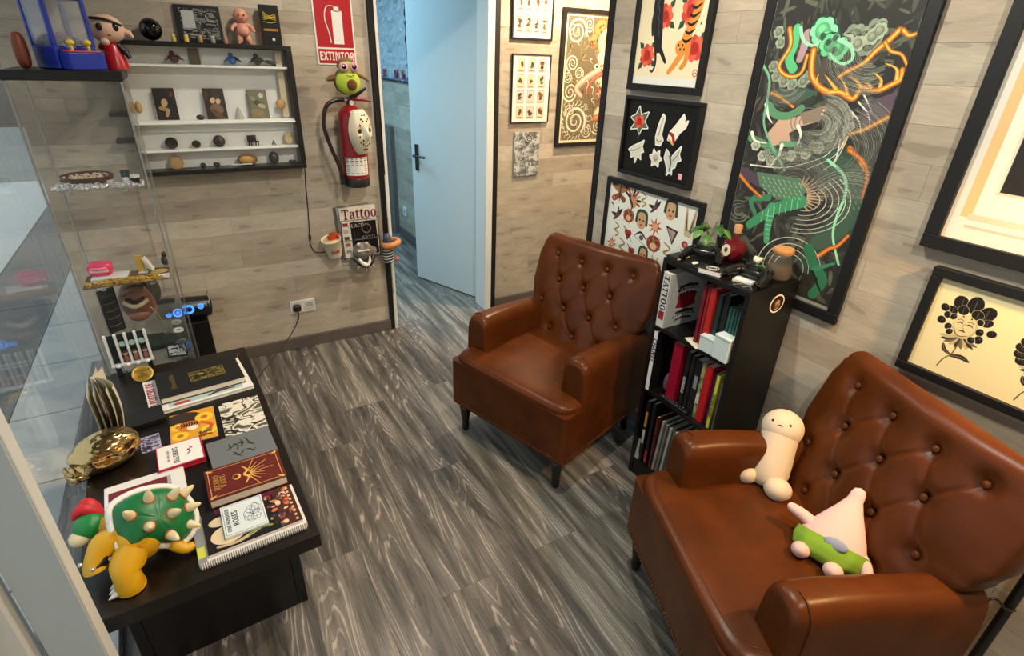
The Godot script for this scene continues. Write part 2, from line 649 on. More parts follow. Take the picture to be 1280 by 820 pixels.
func build_room() -> void:
	var fb := []
	var wb := []
	for k in 5:
		fb.append(floor_board(k))
	for k in 4:
		wb.append(wall_board(k))
	# floor: a slab with boards along z
	var slab := MB.new().box(Vector3(0.9, -0.11, -2.2), Vector3(4.2, 0.2, 8.4))
	var fl := struct("floor", "dark limed oak laminate floor of long boards", slab, mat("3a3632", 0.9))
	rng.seed = 5
	var row := 0
	var off := [-1.49, -2.115, -1.15, -1.75, -1.168, -2.0, -1.4, -2.3, -0.9, -1.6, -2.2]
	var x := 0.07 - 0.195 * 4
	while x < 2.95:
		var z: float = off[(row + 7) % 11] - 1.235 * 4
		var xa := x
		while z < 1.9:
			var za := z
			var zb := z + 1.235
			# left of the shop front only the studs of the facade stand on the slab
			var lo := xa
			if xa + 0.195 > -0.60 and not (xa > 1.76 and za > -2.0) and not (zb < -3.3 and xa + 0.195 < -0.35):
				var mb := MB.new().box(Vector3(lo + 0.0975, -0.005, (za + zb) / 2), Vector3(0.1947, 0.011, 1.2347), 0.0006)
				part(fl, "plank", mb, fb[(row * 3 + int(rng.randi() % 5)) % 5])
			z = zb
		x += 0.195
		row += 1
	# rear wall, left of the doorway and right of it
	var core := mat("b8b0a4", 0.9)
	var wl := struct("wall_rear", "pale oak laminate rear wall carrying the display case", MB.new().box(Vector3(0.195, 1.25, -0.06), Vector3(1.55, 2.5, 0.108)), core, Vector3(0, 0, WALL_Z))
	clad(wl, -0.58, 0.955, 0.075, 2.5, 21, wb)
	var wr := struct("wall_passage", "pale oak laminate wall right of the doorway with framed cards", MB.new().box(Vector3(2.33, 1.25, -0.06), Vector3(1.16, 2.5, 0.108)), core, Vector3(0, 0, WALL_Z))
	clad(wr, 1.762, 2.9, 0.075, 2.5, 22, wb)
	struct("wall_lintel", "plain wall above the doorway", MB.new().box(Vector3(1.36, 2.29, -0.06), Vector3(0.80, 0.42, 0.12)), core, Vector3(0, 0, WALL_Z))
	# right-hand wall: local +x runs towards the camera
	var wright := struct("wall_right", "pale oak laminate right-hand wall hung with framed tattoo art", MB.new().box(Vector3(-0.25, 1.25, -0.062), Vector3(3.74, 2.5, 0.108)), core, Vector3(WALL_X, 0, 0), Vector3(0, -90, 0))
	clad(wright, -2.12, 1.62, 0.075, 2.5, 23, wb)
	struct("trim_1", "black corner trim at the free end of the right-hand wall", MB.new().box(Vector3(1.80, 1.25, END_Z - 0.012), Vector3(0.135, 2.5, 0.024), 0.002), mat("0c0b0b", 0.45))
	struct("trim_2", "thin black edge trim on the face of the right-hand wall", MB.new().box(Vector3(1.734, 1.25, END_Z + 0.004), Vector3(0.014, 2.5, 0.034), 0.002), mat("0c0b0b", 0.45))
	# passage behind the right-hand wall
	struct("wall_far", "end wall of the side passage", MB.new().box(Vector3(2.96, 1.25, -2.6), Vector3(0.1, 2.5, 1.3)), core)
	struct("wall_side", "side of the passage behind the right-hand wall", MB.new().box(Vector3(2.4, 1.25, -2.03), Vector3(1.1, 2.5, 0.12)), core)
	# wall behind the camera
	struct("wall_front", "front wall of the shop behind the viewer", MB.new().box(Vector3(0.7, 1.25, 1.66), Vector3(2.6, 2.5, 0.1)), mat("a59a8a", 0.8))
	struct("ceiling", "white ceiling of the shop", MB.new().box(Vector3(1.1, 2.55, -2.2), Vector3(3.9, 0.1, 8.4)), mat("8f8c86", 0.9))
	# skirting boards
	var sk := mat("5d544e", 0.5)
	struct("baseboard_rear", "grey brown skirting board below the display case wall", MB.new().box(Vector3(0.2, 0.0375, WALL_Z + 0.016), Vector3(1.60, 0.075, 0.016), 0.003), sk)
	struct("baseboard_passage", "grey brown skirting board right of the doorway", MB.new().box(Vector3(2.33, 0.0375, WALL_Z + 0.016), Vector3(1.14, 0.075, 0.016), 0.003), sk)
	struct("baseboard_right", "grey brown skirting board along the right-hand wall", MB.new().box(Vector3(WALL_X - 0.016, 0.0375, -0.25), Vector3(0.016, 0.075, 3.68), 0.003), sk)
	build_doorway(wb, sk)
	build_front()

func build_doorway(wb: Array, sk: Material) -> void:
	var black := mat("0d0c0c", 0.42)
	var white := mat("d3d4cc", 0.4)
	struct("trim_3", "black door casing left of the doorway", MB.new().box(Vector3(0.985, 1.02, WALL_Z + 0.012), Vector3(0.036, 2.04, 0.026), 0.003), black)
	struct("trim_4", "black door casing right of the doorway", MB.new().box(Vector3(1.742, 1.02, WALL_Z + 0.012), Vector3(0.036, 2.04, 0.026), 0.003), black)
	struct("trim_5", "black door casing over the doorway", MB.new().box(Vector3(1.363, 2.06, WALL_Z + 0.012), Vector3(0.793, 0.04, 0.026), 0.003), black)
	struct("trim_6", "white door jamb on the left of the doorway", MB.new().box(Vector3(1.004, 1.02, WALL_Z - 0.05), Vector3(0.026, 2.04, 0.15), 0.003), white)
	struct("trim_7", "white door jamb on the right of the doorway", MB.new().box(Vector3(1.700, 1.02, WALL_Z - 0.05), Vector3(0.050, 2.04, 0.15), 0.003), white)
	struct("trim_8", "white door head over the doorway", MB.new().box(Vector3(1.36, 2.045, WALL_Z - 0.05), Vector3(0.7, 0.03, 0.15), 0.003), white)
	# door leaf, hinged on the right and swung into the corridor
	var d := Node3D.new()
	d.name = "door_1"
	add_child(d, true)
	tag(d, "open white flush door with black lever handle", "", "", "structure")
	d.position = Vector3(1.752, 0, -3.345)
	d.rotation_degrees.y = 21.7
	part(d, "door_leaf", MB.new().box(Vector3(-0.0, 1.02, -0.35), Vector3(0.04, 2.02, 0.70), 0.002), mat("c3cdcc", 0.45))
	# the leaf runs along local -z; the room face is local -x
	var h := MB.new().box(Vector3(-0.025, 0.975, -0.64), Vector3(0.008, 0.19, 0.036), 0.003)
	part(d, "handle_plate", h, black)
	part(d, "handle", MB.new().tube(curve3(V3([-0.02, 0.99, -0.64, -0.055, 0.99, -0.64, -0.062, 0.99, -0.62, -0.062, 0.99, -0.52])), 0.009, 10), black)
	for y in [0.25, 1.75]:
		part(d, "hinge", MB.new().tube(V3([-0.024, y - 0.05, -0.003, -0.024, y + 0.05, -0.003]), 0.007, 8), mat("8d8f8e", 0.35, 0.8))
	# corridor beyond
	var core := mat("b8b0a4", 0.9)
	var hr := struct("wall_corridor", "pale oak laminate corridor wall behind the open door", MB.new().box(Vector3(-4.65, 1.25, -0.062), Vector3(2.7, 2.5, 0.108)), core, Vector3(1.785, 0, 0), Vector3(0, -90, 0))
	clad(hr, -6.0, -3.32, 0.075, 2.5, 24, wb)
	struct("baseboard_corridor", "grey skirting board along the corridor wall", MB.new().box(Vector3(1.769, 0.04, -4.68), Vector3(0.016, 0.08, 2.6), 0.003), sk)
	struct("wall_corridor_left", "left side of the corridor", MB.new().box(Vector3(-0.40, 1.25, -4.66), Vector3(0.1, 2.5, 2.82)), mat("c9ccc8", 0.8))
	struct("wall_corridor_end", "end of the corridor", MB.new().box(Vector3(0.73, 1.25, -6.05), Vector3(2.36, 2.5, 0.1)), mat("b9bfbf", 0.8))
	# a doorway recess further down the corridor
	struct("trim_9", "dark frame of a far opening in the corridor wall", MB.new().box(Vector3(1.755, 0.52, -5.33), Vector3(0.05, 1.04, 0.16), 0.003), mat("6b625a", 0.6))

func build_front() -> void:
	# the shop front: glass between white aluminium posts, turned a little from the room's axis
	var f := Node3D.new()
	f.name = "window_1"
	add_child(f, true)
	tag(f, "glass shop front with white aluminium posts left of the table", "", "", "structure")
	f.position = Vector3(-0.50, 0, -2.2)
	f.rotation_degrees.y = 2.86
	var al := mat("c9cbc6", 0.42)
	var al2 := mat("9aa3a4", 0.4)
	# local z: +z towards the camera
	part(f, "pane", MB.new().box(Vector3(-0.012, 1.25, 0.12), Vector3(0.010, 2.44, 1.95)), glass(0.010, "c9d6d2"))
	part(f, "pane", MB.new().box(Vector3(-0.045, 1.25, 2.48), Vector3(0.010, 2.44, 2.2)), glass(0.010, "c9d6d2"))
	part(f, "top_rail", MB.new().box(Vector3(-0.03, 2.48, 1.3), Vector3(0.06, 0.04, 4.5)), al)
	part(f, "bottom_rail", MB.new().box(Vector3(-0.03, 0.02, 0.12), Vector3(0.05, 0.04, 1.95), 0.003), al)
	part(f, "post", MB.new().box(Vector3(0.040, 1.25, 1.135), Vector3(0.086, 2.5, 0.05), 0.004), al)
	part(f, "post_cover", MB.new().box(Vector3(0.038, 1.25, 1.162), Vector3(0.080, 2.5, 0.004), 0.001), mat("a9b6ba", 0.45))
	part(f, "post", MB.new().box(Vector3(-0.040, 1.25, 1.160), Vector3(0.050, 2.5, 0.055), 0.004), al)
	part(f, "post", MB.new().box(Vector3(-0.080, 1.25, 1.19), Vector3(0.024, 2.5, 0.07), 0.004), al2)
	part(f, "post", MB.new().box(Vector3(-0.04, 1.25, 3.60), Vector3(0.08, 2.5, 0.08), 0.004), al)
	# outside: pale paving along the glass, a dark band, pale ground beyond
	var g := struct("ground", "pavement outside the shop front", MB.new().box(Vector3(-6.65, -0.13, -5.5), Vector3(12.0, 0.2, 21.0)), mat("8f9692", 0.8))
	var tile := mat("b9bdb8", 0.32)
	var tile2 := mat("b3b8b4", 0.36)
	for i in 14:
		var z := -3.03 - 0.58 * (i - 6)
		part(g, "tile", MB.new().box(Vector3(-0.775, -0.015, z - 0.29), Vector3(0.447, 0.03, 0.573), 0.003), tile if i % 2 else tile2)
	for i in 10:
		part(g, "drain_slab", MB.new().box(Vector3(-1.225, -0.018, 0.5 - i * 0.93), Vector3(0.445, 0.028, 0.925), 0.003), mat("454d4b", 0.4))
	for i in 12:
		part(g, "paver", MB.new().box(Vector3(-2.36, -0.016, 0.4 - i * 0.85), Vector3(1.81, 0.03, 0.843), 0.003), mat("cfd4ce", 0.5))

# ---- the two armchairs --------------------------------------------------------------------------------------------
const BUTTONS := [[-0.219, 0.807], [-0.069, 0.804], [0.074, 0.804], [0.207, 0.807], [-0.170, 0.695], [-0.021, 0.694], [0.127, 0.695],
	[-0.245, 0.577], [-0.097, 0.575], [0.054, 0.574], [0.199, 0.575], [-0.146, 0.468], [-0.006, 0.466], [0.141, 0.467]]
const CREASES := [[0, 4], [1, 5], [2, 6], [4, 8], [5, 9], [6, 10], [4, 1], [5, 2], [6, 3], [8, 5], [9, 6], [7, 4], [8, 12], [9, 13], [11, 8], [12, 9]]

func leather() -> StandardMaterial3D:
	if not mats.has("leather"):
		var m := StandardMaterial3D.new()
		var t := NoiseTexture2D.new()
		t.width = 256
		t.height = 256
		t.seamless = true
		var z := noise(8, 0.012, 4)
		t.noise = z
		var g := Gradient.new()
		g.set_color(0, Color(0.270, 0.130, 0.040))
		g.set_color(1, Color(0.360, 0.180, 0.060))
		t.color_ramp = g
		m.albedo_texture = t
		m.uv1_triplanar = true
		m.uv1_scale = Vector3(1.6, 1.6, 1.6)
		m.roughness = 0.32
		m.metallic_specular = 0.32
		m.heightmap_enabled = true
		var hb := NoiseTexture2D.new()
		hb.width = 512
		hb.height = 512
		hb.seamless = true
		var hz := FastNoiseLite.new()
		hz.seed = 4
		hz.noise_type = FastNoiseLite.TYPE_CELLULAR
		hz.frequency = 0.12
		hb.noise = hz
		m.heightmap_texture = hb
		m.heightmap_scale = 0.025
		mats["leather"] = m
	return mats["leather"]

func soft_box(half: Vector3, c: Vector3, e := 5.0, rings := 28, segs := 64, crown := 0.0) -> MB:
	# a superellipsoid cushion, its top raised by crown in the middle
	var P := []
	for i in rings + 1:
		var ph := PI * i / rings - PI / 2
		var cy := pow(absf(cos(ph)), 2.0 / e)
		var sy := signf(sin(ph)) * pow(absf(sin(ph)), 2.0 / e)
		var row := []
		for j in segs:
			var t := TAU * j / segs
			var x := signf(cos(t)) * pow(absf(cos(t)), 2.0 / e) * cy
			var z := signf(sin(t)) * pow(absf(sin(t)), 2.0 / e) * cy
			var y := sy
			var p := Vector3(x, y, z) * half
			if sy > 0.0:
				p.y += crown * (1.0 - x * x) * (1.0 - z * z)
			row.append(c + p)
		P.append(row)
	return MB.new().grid(P, true)

func back_halfwidth(y: float) -> float:
	var k := [[0.40, 0.240], [0.47, 0.262], [0.54, 0.292], [0.60, 0.322], [0.66, 0.338], [0.78, 0.336], [0.84, 0.322], [0.885, 0.285]]
	for i in k.size() - 1:
		if y <= k[i + 1][0]:
			return lerpf(k[i][1], k[i + 1][1], smoothstep(k[i][0], k[i + 1][0], y))
	return k[-1][1]

func tuft(x: float, y: float) -> float:
	var d := 0.0
	for b in BUTTONS:
		var r2: float = (x - b[0]) * (x - b[0]) + (y - b[1]) * (y - b[1])
		d += 0.017 * exp(-r2 / (2.0 * 0.019 * 0.019)) + 0.008 * exp(-r2 / (2.0 * 0.05 * 0.05))
	for c in CREASES:
		var a := Vector2(BUTTONS[c[0]][0], BUTTONS[c[0]][1])
		var b := Vector2(BUTTONS[c[1]][0], BUTTONS[c[1]][1])
		var p := Geometry2D.get_closest_point_to_segment(Vector2(x, y), a, b)
		d += 0.0040 * exp(-p.distance_squared_to(Vector2(x, y)) / (2.0 * 0.0055 * 0.0055))
	return d

func make_armchair(label: String) -> Node3D:
	# +z is where the sitter looks, x = 0 the middle, z = 0 the front feet
	var lt := leather()
	var t := thing("armchair", label, "armchair", Vector3.ZERO, 0.0, "brown buttoned leather armchairs")
	# upholstered base and seat
	var plan := PackedVector2Array()
	for k in 4:
		var cc: Vector2 = [Vector2(0.318, 0.296), Vector2(-0.318, 0.296), Vector2(-0.318, -0.296), Vector2(0.318, -0.296)][k]
		for i in 7:
			var a := PI / 2 * (k + i / 6.0)
			plan.append(cc + Vector2(cos(a), sin(a)) * 0.022)
	part(t, "seat_base", MB.new().at(Vector3(0, 0, -0.276), Basis(Vector3.RIGHT, -PI / 2)).prism(plan, 0.167, 0.398, true), lt)
	var seat := soft_box(Vector3(0.340, 0.075, 0.318), Vector3(0, 0.362, -0.276), 8.0, 30, 120, 0.012)
	part(t, "seat", seat, lt)
	# tufted back
	var P := []
	var rings := 100
	var segs := 170
	for i in rings + 1:
		var s := float(i) / rings
		var y: float
		var sh := 1.0
		if s < 0.9:
			y = lerpf(0.36, 0.855, s / 0.9)
		else:
			var q := (s - 0.9) / 0.1 * PI / 2
			y = 0.855 + 0.038 * sin(q)
			sh = cos(q)
		var w := back_halfwidth(y) - 0.045 * (1.0 - sh) if sh > 0.02 else 0.0
		w = maxf(w * (1.0 if sh > 0.02 else 0.0), 0.0)
		if s >= 0.9:
			w = back_halfwidth(0.855) - 0.05 + 0.05 * sh
			if i == rings:
				w = 0.0
		var zf := -0.423 - 0.36 * (y - 0.43)
		var zb := maxf(zf - 0.124, -0.632)
		var dz := (zf - zb) * 0.5 * maxf(sh, 0.0)
		var zc := (zf + zb) * 0.5
		var row := []
		for j in segs:
			# seven tenths of the points go to the front
			var fs := float(j) / (segs * 0.7) * 2.0 - 1.0
			var front := fs <= 1.0
			if not front:
				fs = 1.0 - 2.0 * (float(j) - segs * 0.7) / (segs * 0.3)
			var cx := lerpf(fs, sin(fs * PI / 2), 0.6)
			var sz := pow(maxf(0.0, 1.0 - pow(absf(cx), 5.0)), 0.2) * (1.0 if front else -1.0)
			var x := w * cx
			var z := dz * sz
			if sz > 0.0 and sh > 0.3:
				var edge := 1.0 - pow(absf(cx), 6.0)
				z += (0.020 * (1.0 - cx * cx) - tuft(x, y)) * edge * sh
			row.append(Vector3(x, y, zc + z))
		P.append(row)
	part(t, "backrest", MB.new().grid(P, true), lt)
	var bm := MB.new().ell(Vector3.ZERO, Vector3(0.0115, 0.0115, 0.007), 14, 8).done()
	for b in BUTTONS:
		var x: float = b[0]
		var y: float = b[1]
		var zc := -0.485 - 0.36 * (y - 0.43) + 0.062 + 0.020 * (1.0 - pow(x / back_halfwidth(y), 2.0)) - 0.021
		part(t, "button", bm, lt, Vector3(x, y, zc), Vector3(-20, 0, 0))
	# arms
	for sg in [-1.0, 1.0]:
		var A := []
		var n := 40
		for i in n + 1:
			var s := float(i) / n
			var z := lerpf(-0.062, -0.575, s)
			var k := 1.0
			if i < 9:
				var q := float(i) / 9.0
				k = sqrt(1.0 - (1.0 - q) * (1.0 - q))
				z = -0.062 - 0.045 * (1.0 - cos(q * PI / 2)) - 0.005 * q
			else:
				z = lerpf(-0.112, -0.575, float(i - 9) / (n - 9))
			var top := lerpf(0.603, 0.572, smoothstep(-0.15, -0.56, z))
			var bot := 0.20
			var hw := 0.060 + 0.003 * exp(-pow((z + 0.11) / 0.06, 2.0))
			var cxm := 0.281
			var row := []
			for j in 44:
				var a := TAU * j / 44
				var cx := signf(cos(a)) * pow(absf(cos(a)), 0.7)
				var cy := signf(sin(a)) * pow(absf(sin(a)), 0.55)
				var y := lerpf(bot, top, 0.5 + 0.5 * cy)
				var kk := lerpf(0.72, 1.0, k) if k > 0.0 else 0.0
				y = lerpf(0.40, y, kk)
				var x := cxm + hw * cx * kk
				# the arm swells towards its top
				x += 0.010 * smoothstep(0.50, 0.59, y) * cx
				row.append(Vector3(x * sg, y, z))
			A.append(row)
		part(t, "arm", MB.new().grid(A, true), lt)
		var pp := []
		for j in [39, 40, 41, 42, 43, 0, 1, 2, 3, 4, 5, 6, 7, 8, 9, 10, 11]:
			pp.append(A[8][j] + Vector3(0.0008 * sg, 0.0005, 0))
		part(t, "piping", MB.new().tube(pp, 0.0032, 6), lt)
	# seam cord along the seat front
	var cord := []
	for i in 61:
		var a := lerpf(0.22, PI - 0.22, i / 60.0)
		var k := pow(1.0 - pow(0.93, 8.0), 1.0 / 8.0)
		cord.append(Vector3(0.340 * k * signf(cos(a)) * pow(absf(cos(a)), 0.25), 0.362 + 0.075 * 0.93, -0.276 + 0.318 * k * pow(sin(a), 0.25)))
	part(t, "piping", MB.new().tube(cord, 0.0035, 6), lt)
	# nail heads round the bottom edge
	var nails := MB.new()
	for i in 46:
		nails.ell(Vector3(lerpf(-0.305, 0.305, i / 45.0), 0.182, 0.0435), Vector3(0.0048, 0.0048, 0.003), 6, 4)
	for i in 40:
		for sg in [-1.0, 1.0]:
			nails.ell(Vector3(0.341 * sg, 0.182, lerpf(0.005, -0.56, i / 39.0)), Vector3(0.003, 0.0048, 0.0048), 6, 4)
	var nt := part(t, "nail_trim", nails, mat("7a4a24", 0.3, 0.75))
	nt.set_meta("kind", "stuff")
	# legs
	var wood := mat("120d0a", 0.35)
	var lg := MB.new().lathe([Vector2(0.0, 0.0), Vector2(0.014, 0.0), Vector2(0.0155, 0.006), Vector2(0.019, 0.035), Vector2(0.0165, 0.05), Vector2(0.0185, 0.06), Vector2(0.026, 0.125), Vector2(0.028, 0.135), Vector2(0.023, 0.142), Vector2(0.029, 0.150), Vector2(0.030, 0.172)], 20).done()
	for sg in [-1.0, 1.0]:
		part(t, "leg", lg, wood, Vector3(0.286 * sg, 0, 0))
		part(t, "leg", MB.new().tube(V3([0.27 * sg, 0.175, -0.535, 0.272 * sg, 0.0, -0.575]), [0.026, 0.016], 10), wood)
	return t

func build_armchairs() -> void:
	var a := make_armchair("brown buttoned leather armchair by the doorway, standing empty")
	a.position = Vector3(1.021, 0, -1.685)
	a.rotation_degrees.y = -72.9
	dup(a, Vector3(1.018, 0, -0.658), Vector3(0, -112.3, 0), "nearer brown leather armchair holding two plush toys under the flower drawing")

# ---- table, bookcase, display furniture ---------------------------------------------------------------------------
const TABLE_AT := Vector3(-0.190, 0, -1.80)
const TABLE_TURN := 2.6
const TOP := 0.45

func build_table() -> void:
	var m := StandardMaterial3D.new()
	var im := Image.create(256, 512, false, Image.FORMAT_RGB8)
	var na := noise(301, 0.02)
	for y in 512:
		for x in 256:
			var q := 1.0 + 0.22 * na.get_noise_2d(x * 2.5, y * 0.14) + 0.08 * na.get_noise_2d(x * 9.0, y * 0.4)
			im.set_pixel(x, y, Color(0.085, 0.062, 0.048) * q)
	m = tex_mat(im, 0.30)
	m.metallic_specular = 0.5
	var t := thing("coffee_table", "low black brown bench table by the shop front, covered with books", "table", TABLE_AT, TABLE_TURN)
	part(t, "tabletop", MB.new().box(Vector3(0, 0.425, 0), Vector3(0.555, 0.05, 1.25), 0.003), m)
	var dark := mat("090707", 0.4)
	part(t, "side_panel", MB.new().box(Vector3(0.215, 0.20, -0.0), Vector3(0.03, 0.40, 0.90), 0.002), dark)
	part(t, "side_panel", MB.new().box(Vector3(-0.215, 0.20, -0.0), Vector3(0.03, 0.40, 0.90), 0.002), dark)
	part(t, "end_panel", MB.new().box(Vector3(0, 0.20, 0.435), Vector3(0.40, 0.40, 0.03), 0.002), dark)
	part(t, "end_panel", MB.new().box(Vector3(0, 0.20, -0.435), Vector3(0.40, 0.40, 0.03), 0.002), dark)

func build_bookcase() -> void:
	var dark := mat("090706", 0.4)
	var t := thing("bookcase", "low black brown bookcase between the two armchairs", "bookcase", Vector3(1.461, 0, -1.152))
	# local +x is the depth to the wall, +z runs to the right in the photograph
	for z in [-0.183, 0.183]:
		part(t, "side_panel", MB.new().box(Vector3(0.1275, 0.51, z), Vector3(0.255, 1.02, 0.018), 0.001), dark)
	part(t, "top_panel", MB.new().box(Vector3(0.1275, 1.0105, 0), Vector3(0.255, 0.019, 0.348), 0.001), dark)
	for y in [0.740, 0.447, 0.075]:
		part(t, "shelf", MB.new().box(Vector3(0.125, y, 0), Vector3(0.248, 0.018, 0.348), 0.001), dark)
	part(t, "plinth", MB.new().box(Vector3(0.012, 0.033, 0), Vector3(0.016, 0.066, 0.348), 0.001), dark)
	part(t, "back_panel", MB.new().box(Vector3(0.2515, 0.51, 0), Vector3(0.005, 1.01, 0.348)), mat("0d0a09", 0.6))
	# oval badge stuck on the side
	var st := part(t, "badge", MB.new().at(Vector3(0.155, 0.955, 0.1925)).prism(ring_poly(0.037, 0.033, 28), 0.0, 0.0008), mat("e4ded2", 0.5))
	part(st, "badge_print", MB.new().at(Vector3(0.155, 0.955, 0.1925)).prism(ring_poly(0.032, 0.028, 28), 0.0, 0.0011), tex_mat(badge_art(), 0.5))

func ring_poly(rx: float, ry: float, n := 24) -> PackedVector2Array:
	var q := PackedVector2Array()
	for i in n:
		q.append(Vector2(cos(TAU * i / n) * rx, sin(TAU * i / n) * ry))
	return q

func badge_art() -> Image:
	var im := canvas(96, 96, "1a100c")
	oval(im, Vector2(48, 52), Vector2(26, 34), C8("5a3c26"))
	oval(im, Vector2(50, 46), Vector2(16, 20), C8("b98d68"))
	oval(im, Vector2(54, 60), Vector2(20, 12), C8("7c5236"))
	brush(im, spline(V2([20, 80, 34, 40, 60, 18, 74, 30])), 3, 6, C8("2a1a12"))
	brush(im, spline(V2([40, 84, 60, 76, 72, 54])), 5, 3, C8("d9b48e"))
	return im

func build_tower() -> void:
	# narrow glass display tower in the corner
	var t := thing("glass_cabinet", "tall narrow glass cabinet in the corner with black top and glass shelves", "cabinet", Vector3(-0.327, 0, -2.872))
	var g := glass(0.004, "cfd8d3")
	var W := 0.352
	var D := 0.365
	var blk := mat("131211", 0.4)
	part(t, "base", MB.new().box(Vector3(0, 0.06, 0), Vector3(W + 0.006, 0.12, D + 0.006), 0.003), blk)
	part(t, "top", MB.new().box(Vector3(0.0, 1.548, 0), Vector3(W + 0.012, 0.034, D + 0.012), 0.003), blk)
	for s in [-1.0, 1.0]:
		part(t, "side_pane", MB.new().box(Vector3(s * (W / 2 - 0.003), 0.826, 0), Vector3(0.005, 1.41, D - 0.01)), g)
	part(t, "back_pane", MB.new().box(Vector3(0, 0.826, -D / 2 + 0.003), Vector3(W - 0.012, 1.41, 0.005)), g)
	part(t, "door", MB.new().box(Vector3(0, 0.826, D / 2 + 0.001), Vector3(W - 0.004, 1.40, 0.005)), g)
	var st := mat("c2c5bf", 0.2, 0.85)
	for s in [-1.0, 1.0]:
		for z in [-1.0, 1.0]:
			part(t, "corner_post", MB.new().box(Vector3(s * (W / 2 - 0.004), 0.826, z * (D / 2 - 0.006)), Vector3(0.008, 1.41, 0.008), 0.002), st)
	for y in [1.134, 0.725, 0.478, 0.320]:
		part(t, "glass_shelf", MB.new().box(Vector3(0, y - 0.003, 0), Vector3(W - 0.016, 0.005, D - 0.02), 0.001), glass(0.05, "a9b5ac"))
		for s in [-1.0, 1.0]:
			part(t, "shelf_clip", MB.new().box(Vector3(s * 0.09, y - 0.011, D / 2 - 0.014), Vector3(0.018, 0.010, 0.010), 0.002), st)
	for y in [0.62, 1.0]:
		part(t, "hinge", MB.new().box(Vector3(W / 2 - 0.012, y, D / 2 + 0.006), Vector3(0.02, 0.03, 0.008), 0.002), st)

func build_case() -> void:
	# wall display case: black frame, white inside, sliding glass
	var x0 := -0.185
	var x1 := 0.550
	var y0 := 1.102
	var y1 := 1.676
	var t := thing("display_case", "white lined wall display case in a black frame with three shelves", "display case", Vector3(0, 0, WALL_Z + 0.012))
	var blk := mat("100f0f", 0.4)
	var wht := mat("eceee8", 0.55)
	var dz := 0.098
	part(t, "frame", MB.new().box(Vector3((x0 + x1) / 2, y1 - 0.009, dz / 2), Vector3(x1 - x0, 0.018, dz), 0.002), blk)
	part(t, "frame", MB.new().box(Vector3((x0 + x1) / 2, y0 + 0.010, dz / 2), Vector3(x1 - x0, 0.020, dz), 0.002), blk)
	part(t, "frame", MB.new().box(Vector3(x0 + 0.011, (y0 + y1) / 2, dz / 2), Vector3(0.022, y1 - y0 - 0.038, dz), 0.002), blk)
	part(t, "frame", MB.new().box(Vector3(x1 - 0.013, (y0 + y1) / 2, dz / 2), Vector3(0.026, y1 - y0 - 0.038, dz), 0.002), blk)
	part(t, "back_panel", MB.new().box(Vector3((x0 + x1) / 2, (y0 + y1) / 2, 0.005), Vector3(x1 - x0 - 0.048, y1 - y0 - 0.04, 0.008)), wht)
	for y in [1.579, 1.341, 1.211]:
		part(t, "shelf", MB.new().box(Vector3((x0 + x1) / 2 - 0.002, y, 0.046), Vector3(x1 - x0 - 0.05, 0.010, 0.072), 0.001), wht)
	for k in 2:
		part(t, "sliding_pane", MB.new().box(Vector3(lerpf(x0, x1, 0.27 + 0.45 * k), (y0 + y1) / 2, 0.088 + 0.006 * k), Vector3(0.36, y1 - y0 - 0.042, 0.003)), glass(0.004, "d5dfda"))
	part(t, "pane_rail", MB.new().box(Vector3((x0 + x1) / 2, 1.334, 0.091), Vector3(x1 - x0 - 0.05, 0.006, 0.010), 0.001), wht)
	part(t, "side_strip", MB.new().box(Vector3(0.492, 1.50, 0.040), Vector3(0.030, 0.300, 0.012), 0.001), mat("cdbf9d", 0.5))
	# two small black ledges beside the case
	for y in [1.375, 1.262]:
		solo("wall_ledge", "small black ledge left of the display case, %s" % ["the upper one", "the lower one"][0 if y > 1.3 else 1], "ledge", MB.new().box(Vector3(-0.222, y, WALL_Z + 0.054), Vector3(0.070, 0.018, 0.085), 0.002), blk, Vector3.ZERO, Vector3.ZERO, "black wall ledges beside the display case")

